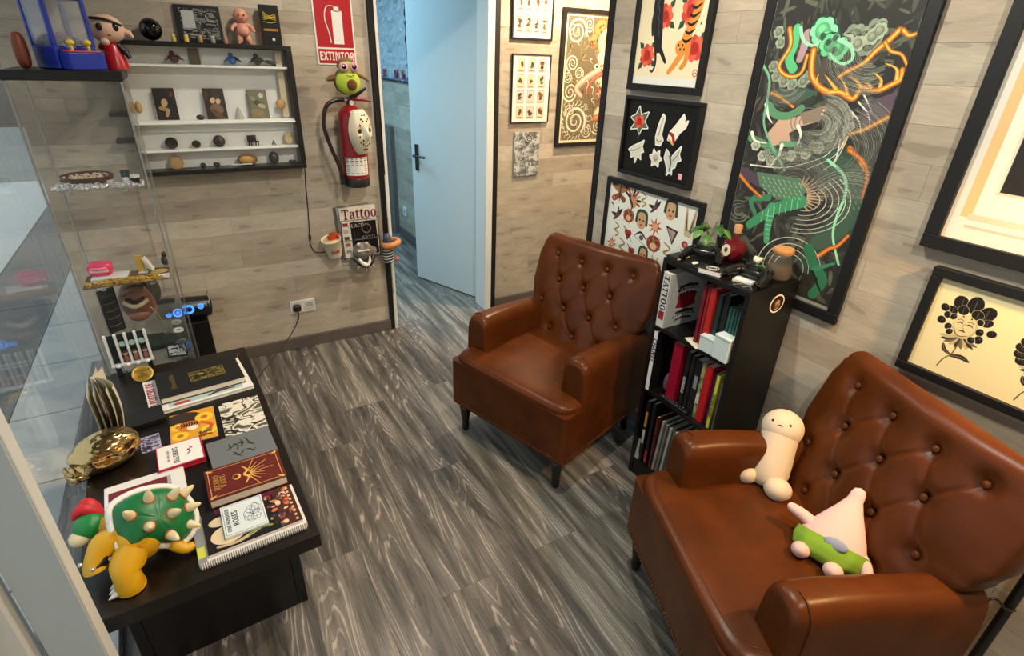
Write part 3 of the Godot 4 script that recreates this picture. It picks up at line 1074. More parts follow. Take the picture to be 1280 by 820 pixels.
func dragon_art() -> Image:
	var s := 0.56
	var im := canvas(560, 1456, "2b2b27")
	var zn := noise(5, 0.01)
	for k in 700:
		var p := Vector2(rng.randf() * 560, rng.randf() * 1456)
		oval(im, p, Vector2(34, 7) * rng.randf_range(0.4, 1.5), C8(["3a3d34", "4a4e42", "282925", "585d4e", "4d473f", "33362f"][rng.randi() % 6]), zn.get_noise_2d(p.y * 0.6, p.x * 0.6) * 4.0)
	poly(im, PackedVector2Array(V2([804,1143,992,1057,1001,1215,851,1285], Vector2(s, s))), C8("5c4a58"))
	poly(im, PackedVector2Array(V2([-11,1691,163,1728,213,1835,11,1772], Vector2(s, s))), C8("50424f"))
	stroke(im, [703,1530,900,1626,957,1802,897,1998,780,2144,775,2296], 122.4, 96.6, "33463a")
	stroke(im, [722,1542,907,1625,964,1801,907,1980,791,2124], 83.7, 64.4, "3d5646")
	poly(im, PackedVector2Array(V2([118,1102,376,1065,482,1095,366,1174,275,1167], Vector2(s, s))), C8("3f5a48"))
	poly(im, PackedVector2Array(V2([149,1714,292,1705,524,1695,604,1765,554,1854,383,1891,208,1819], Vector2(s, s))), C8("587a5e"))
	lumps(im, V2([625,740,700,752,755,713,733,783], Vector2(s, s)), 39.9, C8("7b8872"))
	lumps(im, V2([587,771,663,783,742,743,776,709], Vector2(s, s)), 25.8, C8("98a388"))
	lumps(im, V2([64,705,100,775,86,936,128,1002,199,1036,271,1052,351,1030,382,994], Vector2(s, s)), 21.9, C8("8b967f"))
	stroke(im, [154,707,173,822,160,929,248,975,337,937], 45.1, 19.3, "3a3a36")
	stroke(im, [299,722,292,812,279,886], 38.6, 25.8, "a88a8c")
	stroke(im, [203,680,214,788,198,881,246,945], 29.6, 38.6, "57b878")
	lumps(im, V2([400,703,440,747], Vector2(s, s)), 45.1, C8("74d596"))
	lumps(im, V2([480,791,538,813], Vector2(s, s)), 38.6, C8("62bf83"))
	lumps(im, V2([462,774,516,824,411,736,505,748], Vector2(s, s)), 10.3, C8("2f5a43"))
	stroke(im, [231,681,276,761,356,795,401,768], 14.2, 9.0, "9ae8b2")
	stroke(im, [533,759,620,798,656,867,611,905,541,884,500,846], 15.5, 7.7, "9ae8b2")
	stroke(im, [371,823,382,914,420,1005,532,1083,636,1081,735,1117,773,1049,870,1058,946,1018,989,985,983,930], 29.6, 20.7, "94501f")
	stroke(im, [371,823,382,914,420,1005,532,1083,636,1081,735,1117,773,1049,870,1058,946,1018,989,985,983,930], 17.8, 11.8, "cf8428")
	stroke(im, [371,823,382,914,420,1005,532,1083,636,1081,735,1117,773,1049,870,1058,946,1018,989,985,983,930], 6.5, 4.4, "efc862")
	stroke(im, [545,1080,458,1038,452,975], 16.7, 1.9, "cc8830")
	stroke(im, [545,1080,458,1038,452,975], 6.4, 1.3, "ecc45c")
	stroke(im, [605,1066,553,1023,500,979], 16.7, 1.9, "cc8830")
	stroke(im, [605,1066,553,1023,500,979], 6.4, 1.3, "ecc45c")
	stroke(im, [691,1095,661,1041,616,998], 16.7, 1.9, "cc8830")
	stroke(im, [691,1095,661,1041,616,998], 6.4, 1.3, "ecc45c")
	stroke(im, [773,1046,723,1005,660,980], 16.7, 1.9, "cc8830")
	stroke(im, [773,1046,723,1005,660,980], 6.4, 1.3, "ecc45c")
	stroke(im, [883,1031,875,989,811,949], 16.7, 1.9, "cc8830")
	stroke(im, [883,1031,875,989,811,949], 6.4, 1.3, "ecc45c")
	stroke(im, [968,986,947,925,872,896], 16.7, 1.9, "cc8830")
	stroke(im, [968,986,947,925,872,896], 6.4, 1.3, "ecc45c")
	stroke(im, [834,1054,812,1023,774,1014], 16.7, 1.9, "cc8830")
	stroke(im, [834,1054,812,1023,774,1014], 6.4, 1.3, "ecc45c")
	stroke(im, [894,708,850,765,792,825,736,898,645,953,600,987], 25.8, 18.0, "94501f")
	stroke(im, [894,708,850,765,792,825,736,898,645,953,600,987], 15.5, 10.3, "cf8428")
	stroke(im, [894,708,850,765,792,825,736,898,645,953,600,987], 5.7, 3.9, "efc862")
	stroke(im, [831,775,881,825,952,845,1005,909], 15.5, 10.8, "94501f")
	stroke(im, [831,775,881,825,952,845,1005,909], 9.3, 6.2, "cf8428")
	stroke(im, [831,775,881,825,952,845,1005,909], 3.4, 2.3, "efc862")
	stroke(im, [915,708,957,738,994,730], 19.3, 13.5, "94501f")
	stroke(im, [915,708,957,738,994,730], 11.6, 7.7, "cf8428")
	stroke(im, [915,708,957,738,994,730], 4.3, 2.9, "efc862")
	stroke(im, [147,684,184,799,132,935,226,999,319,973,333,857], 23.2, 16.2, "94501f")
	stroke(im, [147,684,184,799,132,935,226,999,319,973,333,857], 13.9, 9.3, "cf8428")
	stroke(im, [147,684,184,799,132,935,226,999,319,973,333,857], 5.1, 3.5, "efc862")
	stroke(im, [989,1211,916,1267,858,1307,773,1352,758,1425], 23.2, 16.2, "94501f")
	stroke(im, [989,1211,916,1267,858,1307,773,1352,758,1425], 13.9, 9.3, "cf8428")
	stroke(im, [989,1211,916,1267,858,1307,773,1352,758,1425], 5.1, 3.5, "efc862")
	stroke(im, [811,1430,880,1479,952,1557], 21.9, 15.3, "94501f")
	stroke(im, [811,1430,880,1479,952,1557], 13.1, 8.8, "cf8428")
	stroke(im, [811,1430,880,1479,952,1557], 4.8, 3.3, "efc862")
	stroke(im, [123,1121,209,1149,323,1204], 19.3, 13.5, "94501f")
	stroke(im, [123,1121,209,1149,323,1204], 11.6, 7.7, "cf8428")
	stroke(im, [123,1121,209,1149,323,1204], 4.3, 2.9, "efc862")
	poly(im, PackedVector2Array(V2([155,1430,237,1297,366,1272,491,1213,595,1156,553,1280,414,1333,342,1391,372,1443,233,1501], Vector2(s, s))), C8("c8a48a"))
	poly(im, PackedVector2Array(V2([387,1246,595,1156,553,1280,437,1315], Vector2(s, s))), C8("8d7a66"))
	stroke(im, [117,1210,197,1268,305,1268,391,1208], 36.1, 28.3, "5b8f69")
	stroke(im, [31,1465,203,1511,294,1573], 32.2, 32.2, "5b8f69")
	stroke(im, [304,1474,443,1456], 25.8, 19.3, "6a9a76")
	lumps(im, V2([87,1513,166,1585,247,1607,402,1544,512,1515,595,1459,651,1378,650,1312], Vector2(s, s)), 21.9, C8("b9bea6"))
	lumps(im, V2([199,1553,343,1552,447,1492,551,1452,609,1371], Vector2(s, s)), 16.7, C8("8e957f"))
	lumps(im, V2([691,1174,746,1227,773,1293,754,1330], Vector2(s, s)), 15.5, C8("b4b8a2"))
	stroke(im, [449,1324,439,1310,438,1295,447,1283,464,1276,483,1276,501,1283,513,1296,516,1311], 4.5, 1.9, "74776c")
	stroke(im, [424,1340,405,1315,405,1286,422,1263,452,1250,488,1251,521,1265,543,1288,550,1316], 4.5, 1.9, "74776c")
	stroke(im, [399,1357,371,1319,370,1278,396,1244,441,1225,493,1227,541,1247,573,1281,582,1320], 4.5, 1.9, "74776c")
	stroke(im, [375,1373,340,1323,339,1270,372,1226,430,1202,498,1204,559,1230,600,1274,612,1325], 4.5, 1.9, "74776c")
	stroke(im, [558,1207,695,1266,756,1377,718,1503,546,1626], 7.1, 1.9, "dcd9c8")
	stroke(im, [600,1192,754,1284,774,1387,736,1562], 7.1, 1.9, "dcd9c8")
	stroke(im, [552,1232,664,1293,712,1383,653,1513,427,1626], 7.1, 1.9, "dcd9c8")
	stroke(im, [715,1172,819,1254,857,1336], 7.1, 1.9, "dcd9c8")
	stroke(im, [777,1134,863,1205,905,1297], 7.1, 1.9, "dcd9c8")
	stroke(im, [796,1083,879,1184], 7.1, 1.9, "dcd9c8")
	stroke(im, [731,1380,738,1525,670,1611], 7.1, 1.9, "dcd9c8")
	stroke(im, [79,1669,354,1645,533,1582], 7.1, 1.9, "dcd9c8")
	stroke(im, [96,1205,141,1292,188,1334], 16.7, 2.6, "ece8d4")
	stroke(im, [399,1332,437,1391,432,1468], 16.7, 2.6, "ece8d4")
	stroke(im, [310,1481,303,1565,265,1614], 16.7, 2.6, "ece8d4")
	stroke(im, [28,1424,74,1480,179,1485], 16.7, 2.6, "ece8d4")
	stroke(im, [-3,932,76,1029,99,1192,116,1347,235,1507,347,1619,383,1660], 11.6, 9.0, "76b38c")
	stroke(im, [663,1772,688,1786,706,1804,715,1827,713,1851,703,1874,683,1895,656,1911,623,1922,588,1926], 5.2, 1.9, "c9c8b8")
	stroke(im, [688,1742,724,1762,749,1788,761,1820,760,1854,744,1887,717,1917,678,1940,632,1956,582,1962], 5.2, 1.9, "c9c8b8")
	stroke(im, [713,1713,759,1738,791,1773,806,1813,805,1857,786,1899,750,1938,701,1969,641,1990,576,1998], 5.2, 1.9, "c9c8b8")
	stroke(im, [738,1684,793,1715,832,1757,851,1807,849,1860,826,1912,783,1960,723,1998,650,2024,569,2035], 5.2, 1.9, "c9c8b8")
	stroke(im, [761,1655,826,1693,872,1742,895,1800,893,1862,867,1924,816,1981,745,2027,658,2059,563,2072], 5.2, 1.9, "c9c8b8")
	stroke(im, [808,1645,871,1690,914,1746,932,1810,926,1878,893,1944,836,2005,757,2055,662,2089,558,2103], 5.2, 1.9, "c9c8b8")
	stroke(im, [548,1733,550,1663], 9.7, 1.3, "b99c7c")
	stroke(im, [562,1737,591,1665], 9.7, 1.3, "b99c7c")
	stroke(im, [576,1744,630,1674], 9.7, 1.3, "b99c7c")
	stroke(im, [589,1754,664,1688], 9.7, 1.3, "b99c7c")
	stroke(im, [599,1766,694,1707], 9.7, 1.3, "b99c7c")
	stroke(im, [608,1780,717,1730], 9.7, 1.3, "b99c7c")
	stroke(im, [614,1795,733,1756], 9.7, 1.3, "b99c7c")
	stroke(im, [617,1810,741,1784], 9.7, 1.3, "b99c7c")
	stroke(im, [617,1826,741,1814], 9.7, 1.3, "b99c7c")
	stroke(im, [614,1840,733,1844], 9.7, 1.3, "b99c7c")
	stroke(im, [608,1854,717,1872], 9.7, 1.3, "b99c7c")
	stroke(im, [600,1865,694,1898], 9.7, 1.3, "b99c7c")
	stroke(im, [589,1874,664,1920], 9.7, 1.3, "b99c7c")
	stroke(im, [573,1861,417,1942,323,2015,196,2143], 56.7, 38.6, "3f8d60")
	stroke(im, [354,1956,361,2109,381,2235], 39.9, 25.8, "479a69")
	stroke(im, [307,1891,161,1940,219,2040], 29.6, 19.3, "3f7f5a")
	stroke(im, [547,1831,561,1925], 3.9, 1.9, "8fcfa2")
	stroke(im, [506,1860,519,1951], 3.9, 1.9, "8fcfa2")
	stroke(im, [464,1888,476,1978], 3.9, 1.9, "8fcfa2")
	stroke(im, [421,1918,431,2005], 3.9, 1.9, "8fcfa2")
	stroke(im, [377,1948,386,2033], 3.9, 1.9, "8fcfa2")
	stroke(im, [332,1978,340,2062], 3.9, 1.9, "8fcfa2")
	stroke(im, [286,2010,293,2091], 3.9, 1.9, "8fcfa2")
	stroke(im, [318,2033,388,2024], 3.9, 1.9, "8fcfa2")
	stroke(im, [330,2068,390,2061], 3.9, 1.9, "8fcfa2")
	stroke(im, [342,2103,393,2098], 3.9, 1.9, "8fcfa2")
	stroke(im, [354,2138,396,2136], 3.9, 1.9, "8fcfa2")
	stroke(im, [366,2174,399,2173], 3.9, 1.9, "8fcfa2")
	stroke(im, [378,2209,402,2211], 3.9, 1.9, "8fcfa2")
	stroke(im, [216,1743,236,1758], 4.5, 1.9, "9db894")
	stroke(im, [262,1741,282,1756], 4.5, 1.9, "9db894")
	stroke(im, [307,1740,326,1754], 4.5, 1.9, "9db894")
	stroke(im, [352,1738,371,1752], 4.5, 1.9, "9db894")
	stroke(im, [395,1736,414,1750], 4.5, 1.9, "9db894")
	stroke(im, [438,1734,457,1748], 4.5, 1.9, "9db894")
	stroke(im, [481,1733,499,1746], 4.5, 1.9, "9db894")
	stroke(im, [522,1731,540,1745], 4.5, 1.9, "9db894")
	stroke(im, [239,1769,259,1783], 4.5, 1.9, "9db894")
	stroke(im, [285,1767,304,1781], 4.5, 1.9, "9db894")
	stroke(im, [330,1765,349,1779], 4.5, 1.9, "9db894")
	stroke(im, [374,1763,393,1777], 4.5, 1.9, "9db894")
	stroke(im, [417,1761,436,1775], 4.5, 1.9, "9db894")
	stroke(im, [460,1759,478,1773], 4.5, 1.9, "9db894")
	stroke(im, [502,1757,520,1771], 4.5, 1.9, "9db894")
	stroke(im, [543,1755,561,1769], 4.5, 1.9, "9db894")
	stroke(im, [232,1800,252,1814], 4.5, 1.9, "9db894")
	stroke(im, [278,1797,298,1812], 4.5, 1.9, "9db894")
	stroke(im, [323,1795,343,1809], 4.5, 1.9, "9db894")
	stroke(im, [368,1793,387,1807], 4.5, 1.9, "9db894")
	stroke(im, [411,1791,430,1805], 4.5, 1.9, "9db894")
	stroke(im, [454,1789,473,1802], 4.5, 1.9, "9db894")
	stroke(im, [497,1786,515,1800], 4.5, 1.9, "9db894")
	stroke(im, [538,1784,556,1798], 4.5, 1.9, "9db894")
	stroke(im, [255,1825,275,1840], 4.5, 1.9, "9db894")
	stroke(im, [301,1823,320,1837], 4.5, 1.9, "9db894")
	stroke(im, [346,1820,365,1834], 4.5, 1.9, "9db894")
	stroke(im, [390,1818,409,1832], 4.5, 1.9, "9db894")
	stroke(im, [433,1815,452,1829], 4.5, 1.9, "9db894")
	stroke(im, [476,1813,494,1827], 4.5, 1.9, "9db894")
	stroke(im, [518,1811,536,1824], 4.5, 1.9, "9db894")
	stroke(im, [559,1808,577,1822], 4.5, 1.9, "9db894")
	stroke(im, [248,1857,268,1871], 4.5, 1.9, "9db894")
	stroke(im, [294,1854,314,1868], 4.5, 1.9, "9db894")
	stroke(im, [339,1851,359,1865], 4.5, 1.9, "9db894")
	stroke(im, [384,1848,403,1862], 4.5, 1.9, "9db894")
	stroke(im, [428,1846,446,1860], 4.5, 1.9, "9db894")
	stroke(im, [471,1843,489,1857], 4.5, 1.9, "9db894")
	stroke(im, [513,1840,531,1854], 4.5, 1.9, "9db894")
	stroke(im, [554,1838,572,1851], 4.5, 1.9, "9db894")
	stroke(im, [845,1593,862,1610], 4.5, 1.9, "6b8a70")
	stroke(im, [881,1587,898,1604], 4.5, 1.9, "6b8a70")
	stroke(im, [917,1581,934,1597], 4.5, 1.9, "6b8a70")
	stroke(im, [871,1628,888,1645], 4.5, 1.9, "6b8a70")
	stroke(im, [907,1622,924,1639], 4.5, 1.9, "6b8a70")
	stroke(im, [943,1615,959,1632], 4.5, 1.9, "6b8a70")
	stroke(im, [869,1669,886,1686], 4.5, 1.9, "6b8a70")
	stroke(im, [905,1662,923,1679], 4.5, 1.9, "6b8a70")
	stroke(im, [941,1655,958,1672], 4.5, 1.9, "6b8a70")
	stroke(im, [895,1704,913,1721], 4.5, 1.9, "6b8a70")
	stroke(im, [931,1697,949,1714], 4.5, 1.9, "6b8a70")
	stroke(im, [967,1690,984,1707], 4.5, 1.9, "6b8a70")
	stroke(im, [894,1746,911,1762], 4.5, 1.9, "6b8a70")
	stroke(im, [930,1738,947,1755], 4.5, 1.9, "6b8a70")
	stroke(im, [966,1730,983,1747], 4.5, 1.9, "6b8a70")
	stroke(im, [920,1781,937,1798], 4.5, 1.9, "6b8a70")
	stroke(im, [956,1773,973,1790], 4.5, 1.9, "6b8a70")
	stroke(im, [991,1765,1008,1782], 4.5, 1.9, "6b8a70")
	stroke(im, [918,1823,936,1840], 4.5, 1.9, "6b8a70")
	stroke(im, [955,1814,972,1831], 4.5, 1.9, "6b8a70")
	stroke(im, [990,1806,1007,1823], 4.5, 1.9, "6b8a70")
	stroke(im, [688,1533,824,1611,877,1731,866,1899,882,2050,981,2236], 12.9, 9.0, "97d8aa")
	stroke(im, [812,1444,916,1498,979,1584,993,1736], 19.3, 14.2, "a9561f")
	stroke(im, [812,1444,916,1498,979,1584,993,1736], 9.0, 5.2, "e08a38")
	stroke(im, [821,2222,880,2146,932,2107,983,2014], 19.3, 14.2, "a9561f")
	stroke(im, [821,2222,880,2146,932,2107,983,2014], 9.0, 5.2, "e08a38")
	stroke(im, [-8,1758,112,1838,241,1900], 19.3, 14.2, "a9561f")
	stroke(im, [-8,1758,112,1838,241,1900], 9.0, 5.2, "e08a38")
	stroke(im, [508,2449,497,2396,511,2343,548,2300,598,2275,653,2274,700,2295,733,2335,744,2385], 5.8, 1.9, "c2c2b4")
	stroke(im, [465,2471,450,2399,470,2326,521,2267,590,2235,663,2234,727,2263,770,2316,785,2383], 5.8, 1.9, "c2c2b4")
	stroke(im, [422,2494,403,2401,429,2308,494,2235,581,2195,673,2194,753,2230,808,2297,827,2381], 5.8, 1.9, "c2c2b4")
	stroke(im, [368,2521,345,2404,379,2287,461,2196,571,2147,685,2146,784,2192,851,2275,875,2379], 5.8, 1.9, "c2c2b4")
	stroke(im, [734,2191,811,2301,905,2387,862,2524], 45.1, 38.6, "2f6e4e")
	stroke(im, [820,2331,949,2238], 21.9, 10.3, "3a7d5a")
	stroke(im, [810,2352,919,2485], 15.5, 6.4, "16261d")
	stroke(im, [107,2066,91,2086,65,2094,39,2086,26,2067,30,2044,51,2027,78,2024], 5.2, 2.6, "767a6c")
	stroke(im, [138,2072,110,2108,63,2122,17,2109,-8,2073,0,2032,37,2002,86,1997], 5.2, 2.6, "767a6c")
	stroke(im, [169,2078,130,2129,61,2151,-6,2132,-42,2080,-30,2019,24,1977,95,1970], 5.2, 2.6, "767a6c")
	rng.seed = 4
	for h in [[547, 1304, 51, 245, -1.4, 2.4, 40], [690, 1458, 154, 464, -1.2, 1.0, 30], [773, 835, 77, 309, 1.2, 3.6, 24], [225, 1048, 51, 193, 0.4, 3.4, 18], [479, 1752, 77, 335, -2.6, 0.2, 26], [934, 1853, 103, 387, -2.8, -0.4, 26]]:
		for k in h[6]:
			var r: float = lerpf(h[2], h[3], float(k) / h[6]) * s
			var ta: float = h[4] + rng.randf_range(-0.15, 0.15)
			var tb: float = h[5] + rng.randf_range(-0.4, 0.1)
			var q := []
			for i in 13:
				var a := lerpf(ta, tb, i / 12.0)
				q.append(Vector2(h[0], h[1]) * s + Vector2(cos(a) * r, sin(a) * r * 0.85))
			brush(im, q, 2.6, 1.3, C8(["6b6d62", "8d8e80", "55574e"][rng.randi() % 3]))
	poly(im, PackedVector2Array([Vector2(0, 1442), Vector2(560, 1442), Vector2(560, 1456), Vector2(0, 1456)]), C8("8a8a80"))
	modelled = false
	return im

func stroke(im: Image, a: Array, w0: float, w1: float, c: String) -> void:
	brush(im, spline(V2(a, Vector2(0.56, 0.56)), 6), w0, w1, C8(c))

func lumps(im: Image, pts: Array, r: float, c: Color) -> void:
	for p in pts:
		oval(im, p, Vector2(r, r) * 1.18, c.darkened(0.65))
	for p in pts:
		for k in 6:
			oval(im, p + Vector2(cos(k * 1.05), sin(k * 1.05)) * r * 0.62, Vector2(r, r) * 0.5, c.lightened(0.12) if k % 2 else c)
	for p in pts:
		for k in 3:
			oval(im, p + Vector2(-0.06, -0.08) * r * k, Vector2(r, r) * (0.66 - 0.18 * k), c.darkened(0.28 - 0.12 * k))

# ---- the other flat prints ----------------------------------------------------------------------------------------
func rose(im: Image, c: Vector2, r: float, leaf := true) -> void:
	if leaf:
		for a in [0.6, 2.3, 3.9, 5.4]:
			var d := Vector2(cos(a), sin(a))
			brush(im, [c + d * r * 0.7, c + d * r * 1.25, c + d * r * 1.75], 2, 1, C8("2c4a34"), r * 0.55)
	for k in 7:
		var a := k * TAU / 7
		oval(im, c + Vector2(cos(a), sin(a)) * r * 0.55, Vector2(r, r * 0.8) * 0.52, C8("c2402f") if k % 2 else C8("d9604a"), a)
	oval(im, c, Vector2(r, r) * 0.5, C8("a8281f"))
	brush(im, spline([c + Vector2(-r, 0) * 0.3, c + Vector2(0, -r) * 0.3, c + Vector2(r, 0) * 0.3, c + Vector2(0, r) * 0.25]), 2, 1, C8("5a1410"))

func tiger_art() -> Image:
	var im := canvas(420, 480, "ddd2ae")
	im.fill_rect(Rect2i(0, 448, 420, 32), C8("d8d8d0"))
	rose(im, Vector2(165, 205), 48)
	rose(im, Vector2(80, 360), 46)
	brush(im, spline(V2([150, 20, 120, 100, 118, 190, 135, 270, 150, 330])), 36, 40, C8("16171a"), 26)
	brush(im, spline(V2([150, 320, 185, 360, 205, 385])), 26, 14, C8("16171a"))
	brush(im, spline(V2([130, 330, 142, 390, 130, 425, 110, 420])), 16, 6, C8("16171a"))
	brush(im, spline(V2([112, 150, 92, 220, 100, 275])), 24, 14, C8("1d1f24"))
	for k in 4:
		brush(im, spline(V2([108 + k * 8, 120 + k * 44, 118 + k * 8, 140 + k * 44, 112 + k * 9, 160 + k * 44])), 4, 2, C8("58616c"))
	rose(im, Vector2(318, 190), 52)
	rose(im, Vector2(372, 330), 50)
	brush(im, spline(V2([350, 20, 372, 100, 366, 190, 330, 270, 300, 320])), 40, 46, C8("d4883a"), 22)
	brush(im, spline(V2([380, 70, 395, 150, 380, 220, 350, 280])), 14, 10, C8("e9dcb8"), 6)
	oval(im, Vector2(292, 330), Vector2(36, 30), C8("d08a3e"), 0.5)
	brush(im, spline(V2([300, 350, 270, 390, 236, 425])), 34, 22, C8("d4883a"))
	brush(im, spline(V2([335, 330, 330, 380, 310, 405])), 30, 22, C8("cf8436"))
	for k in 9:
		var t := k / 8.0
		var p := Vector2(lerpf(352, 318, t * t), lerpf(50, 300, t))
		brush(im, spline([p + Vector2(-26, -6), p + Vector2(0, 4), p + Vector2(34, -12)]), 2, 3, C8("1a1512"), 9)
	brush(im, spline(V2([372, 40, 376, 10, 392, 0])), 12, 8, C8("1a1512"))
	for k in 4:
		oval(im, Vector2(276 + k * 12, 318 + (k % 2) * 16), Vector2(4, 6), C8("1a1512"))
	oval(im, Vector2(398, 424), Vector2(15, 15), C8("c94a3a"))
	oval(im, Vector2(398, 424), Vector2(11, 11), C8("ddd2ae"))
	brush(im, V2([390, 424, 406, 424]), 3, 3, C8("c94a3a"))
	return im

func cutout(im: Image, pts: Array, fill: String, edge := 5.0) -> void:
	var p := PackedVector2Array(pts)
	var g := Geometry2D.offset_polygon(p, edge, Geometry2D.JOIN_ROUND)
	if g.size():
		poly(im, g[0], C8("e8e8dc"))
	poly(im, p, C8(fill))

func sticker_art() -> Image:
	# white-edged cut-out motifs on black
	var im := canvas(440, 330, "0b0b0c")
	cutout(im, V2([60, 66, 78, 30, 92, 66, 140, 50, 120, 92, 146, 118, 108, 122, 96, 150, 80, 124, 36, 132, 62, 100, 30, 80]), "3f6b58")
	rose(im, Vector2(86, 94), 32, false)
	brush(im, spline(V2([84, 128, 96, 150, 86, 172])), 6, 3, C8("4a7a64"))
	cutout(im, V2([206, 150, 214, 96, 232, 50, 246, 60, 240, 104, 238, 136, 252, 158, 240, 182, 214, 182]), "d9d6c4")
	brush(im, spline(V2([222, 140, 228, 100, 238, 64])), 3, 2, C8("3a3630"))
	brush(im, spline(V2([212, 160, 230, 168, 246, 158])), 4, 3, C8("4a463e"))
	cutout(im, V2([282, 152, 288, 120, 320, 84, 352, 40, 362, 56, 352, 80, 380, 64, 372, 90, 342, 116, 316, 160]), "e6e1cc")
	brush(im, spline(V2([288, 124, 306, 132, 318, 156])), 14, 16, C8("8f2f2c"))
	brush(im, V2([288, 152, 316, 168]), 10, 10, C8("c9a85a"))
	cutout(im, V2([40, 228, 70, 208, 110, 190, 134, 176, 126, 204, 140, 226, 120, 232, 128, 262, 104, 246, 92, 282, 80, 250, 62, 262, 58, 240]), "d2d0be")
	brush(im, spline(V2([52, 232, 84, 226, 116, 208])), 5, 2, C8("5c5a4e"))
	cutout(im, V2([186, 236, 204, 228, 206, 206, 222, 222, 242, 208, 244, 230, 262, 242, 244, 254, 246, 276, 226, 266, 206, 278, 206, 256]), "d8d4c0")
	oval(im, Vector2(224, 242), Vector2(18, 18), C8("b9b49c"))
	brush(im, spline(V2([214, 236, 224, 252, 236, 238])), 3, 3, C8("3a3630"))
	cutout(im, V2([284, 196, 306, 214, 318, 232, 330, 210, 366, 172, 360, 204, 374, 228, 352, 236, 348, 262, 330, 270, 334, 296, 318, 288, 306, 304, 304, 276, 290, 250, 278, 232]), "c4c6bc")
	brush(im, spline(V2([310, 220, 320, 252, 318, 284])), 12, 6, C8("4c5048"))
	brush(im, spline(V2([330, 236, 350, 212, 362, 186])), 4, 2, C8("4c5048"))
	im.fill_rect(Rect2i(376, 284, 22, 26), C8("e3a9a6"))
	return im

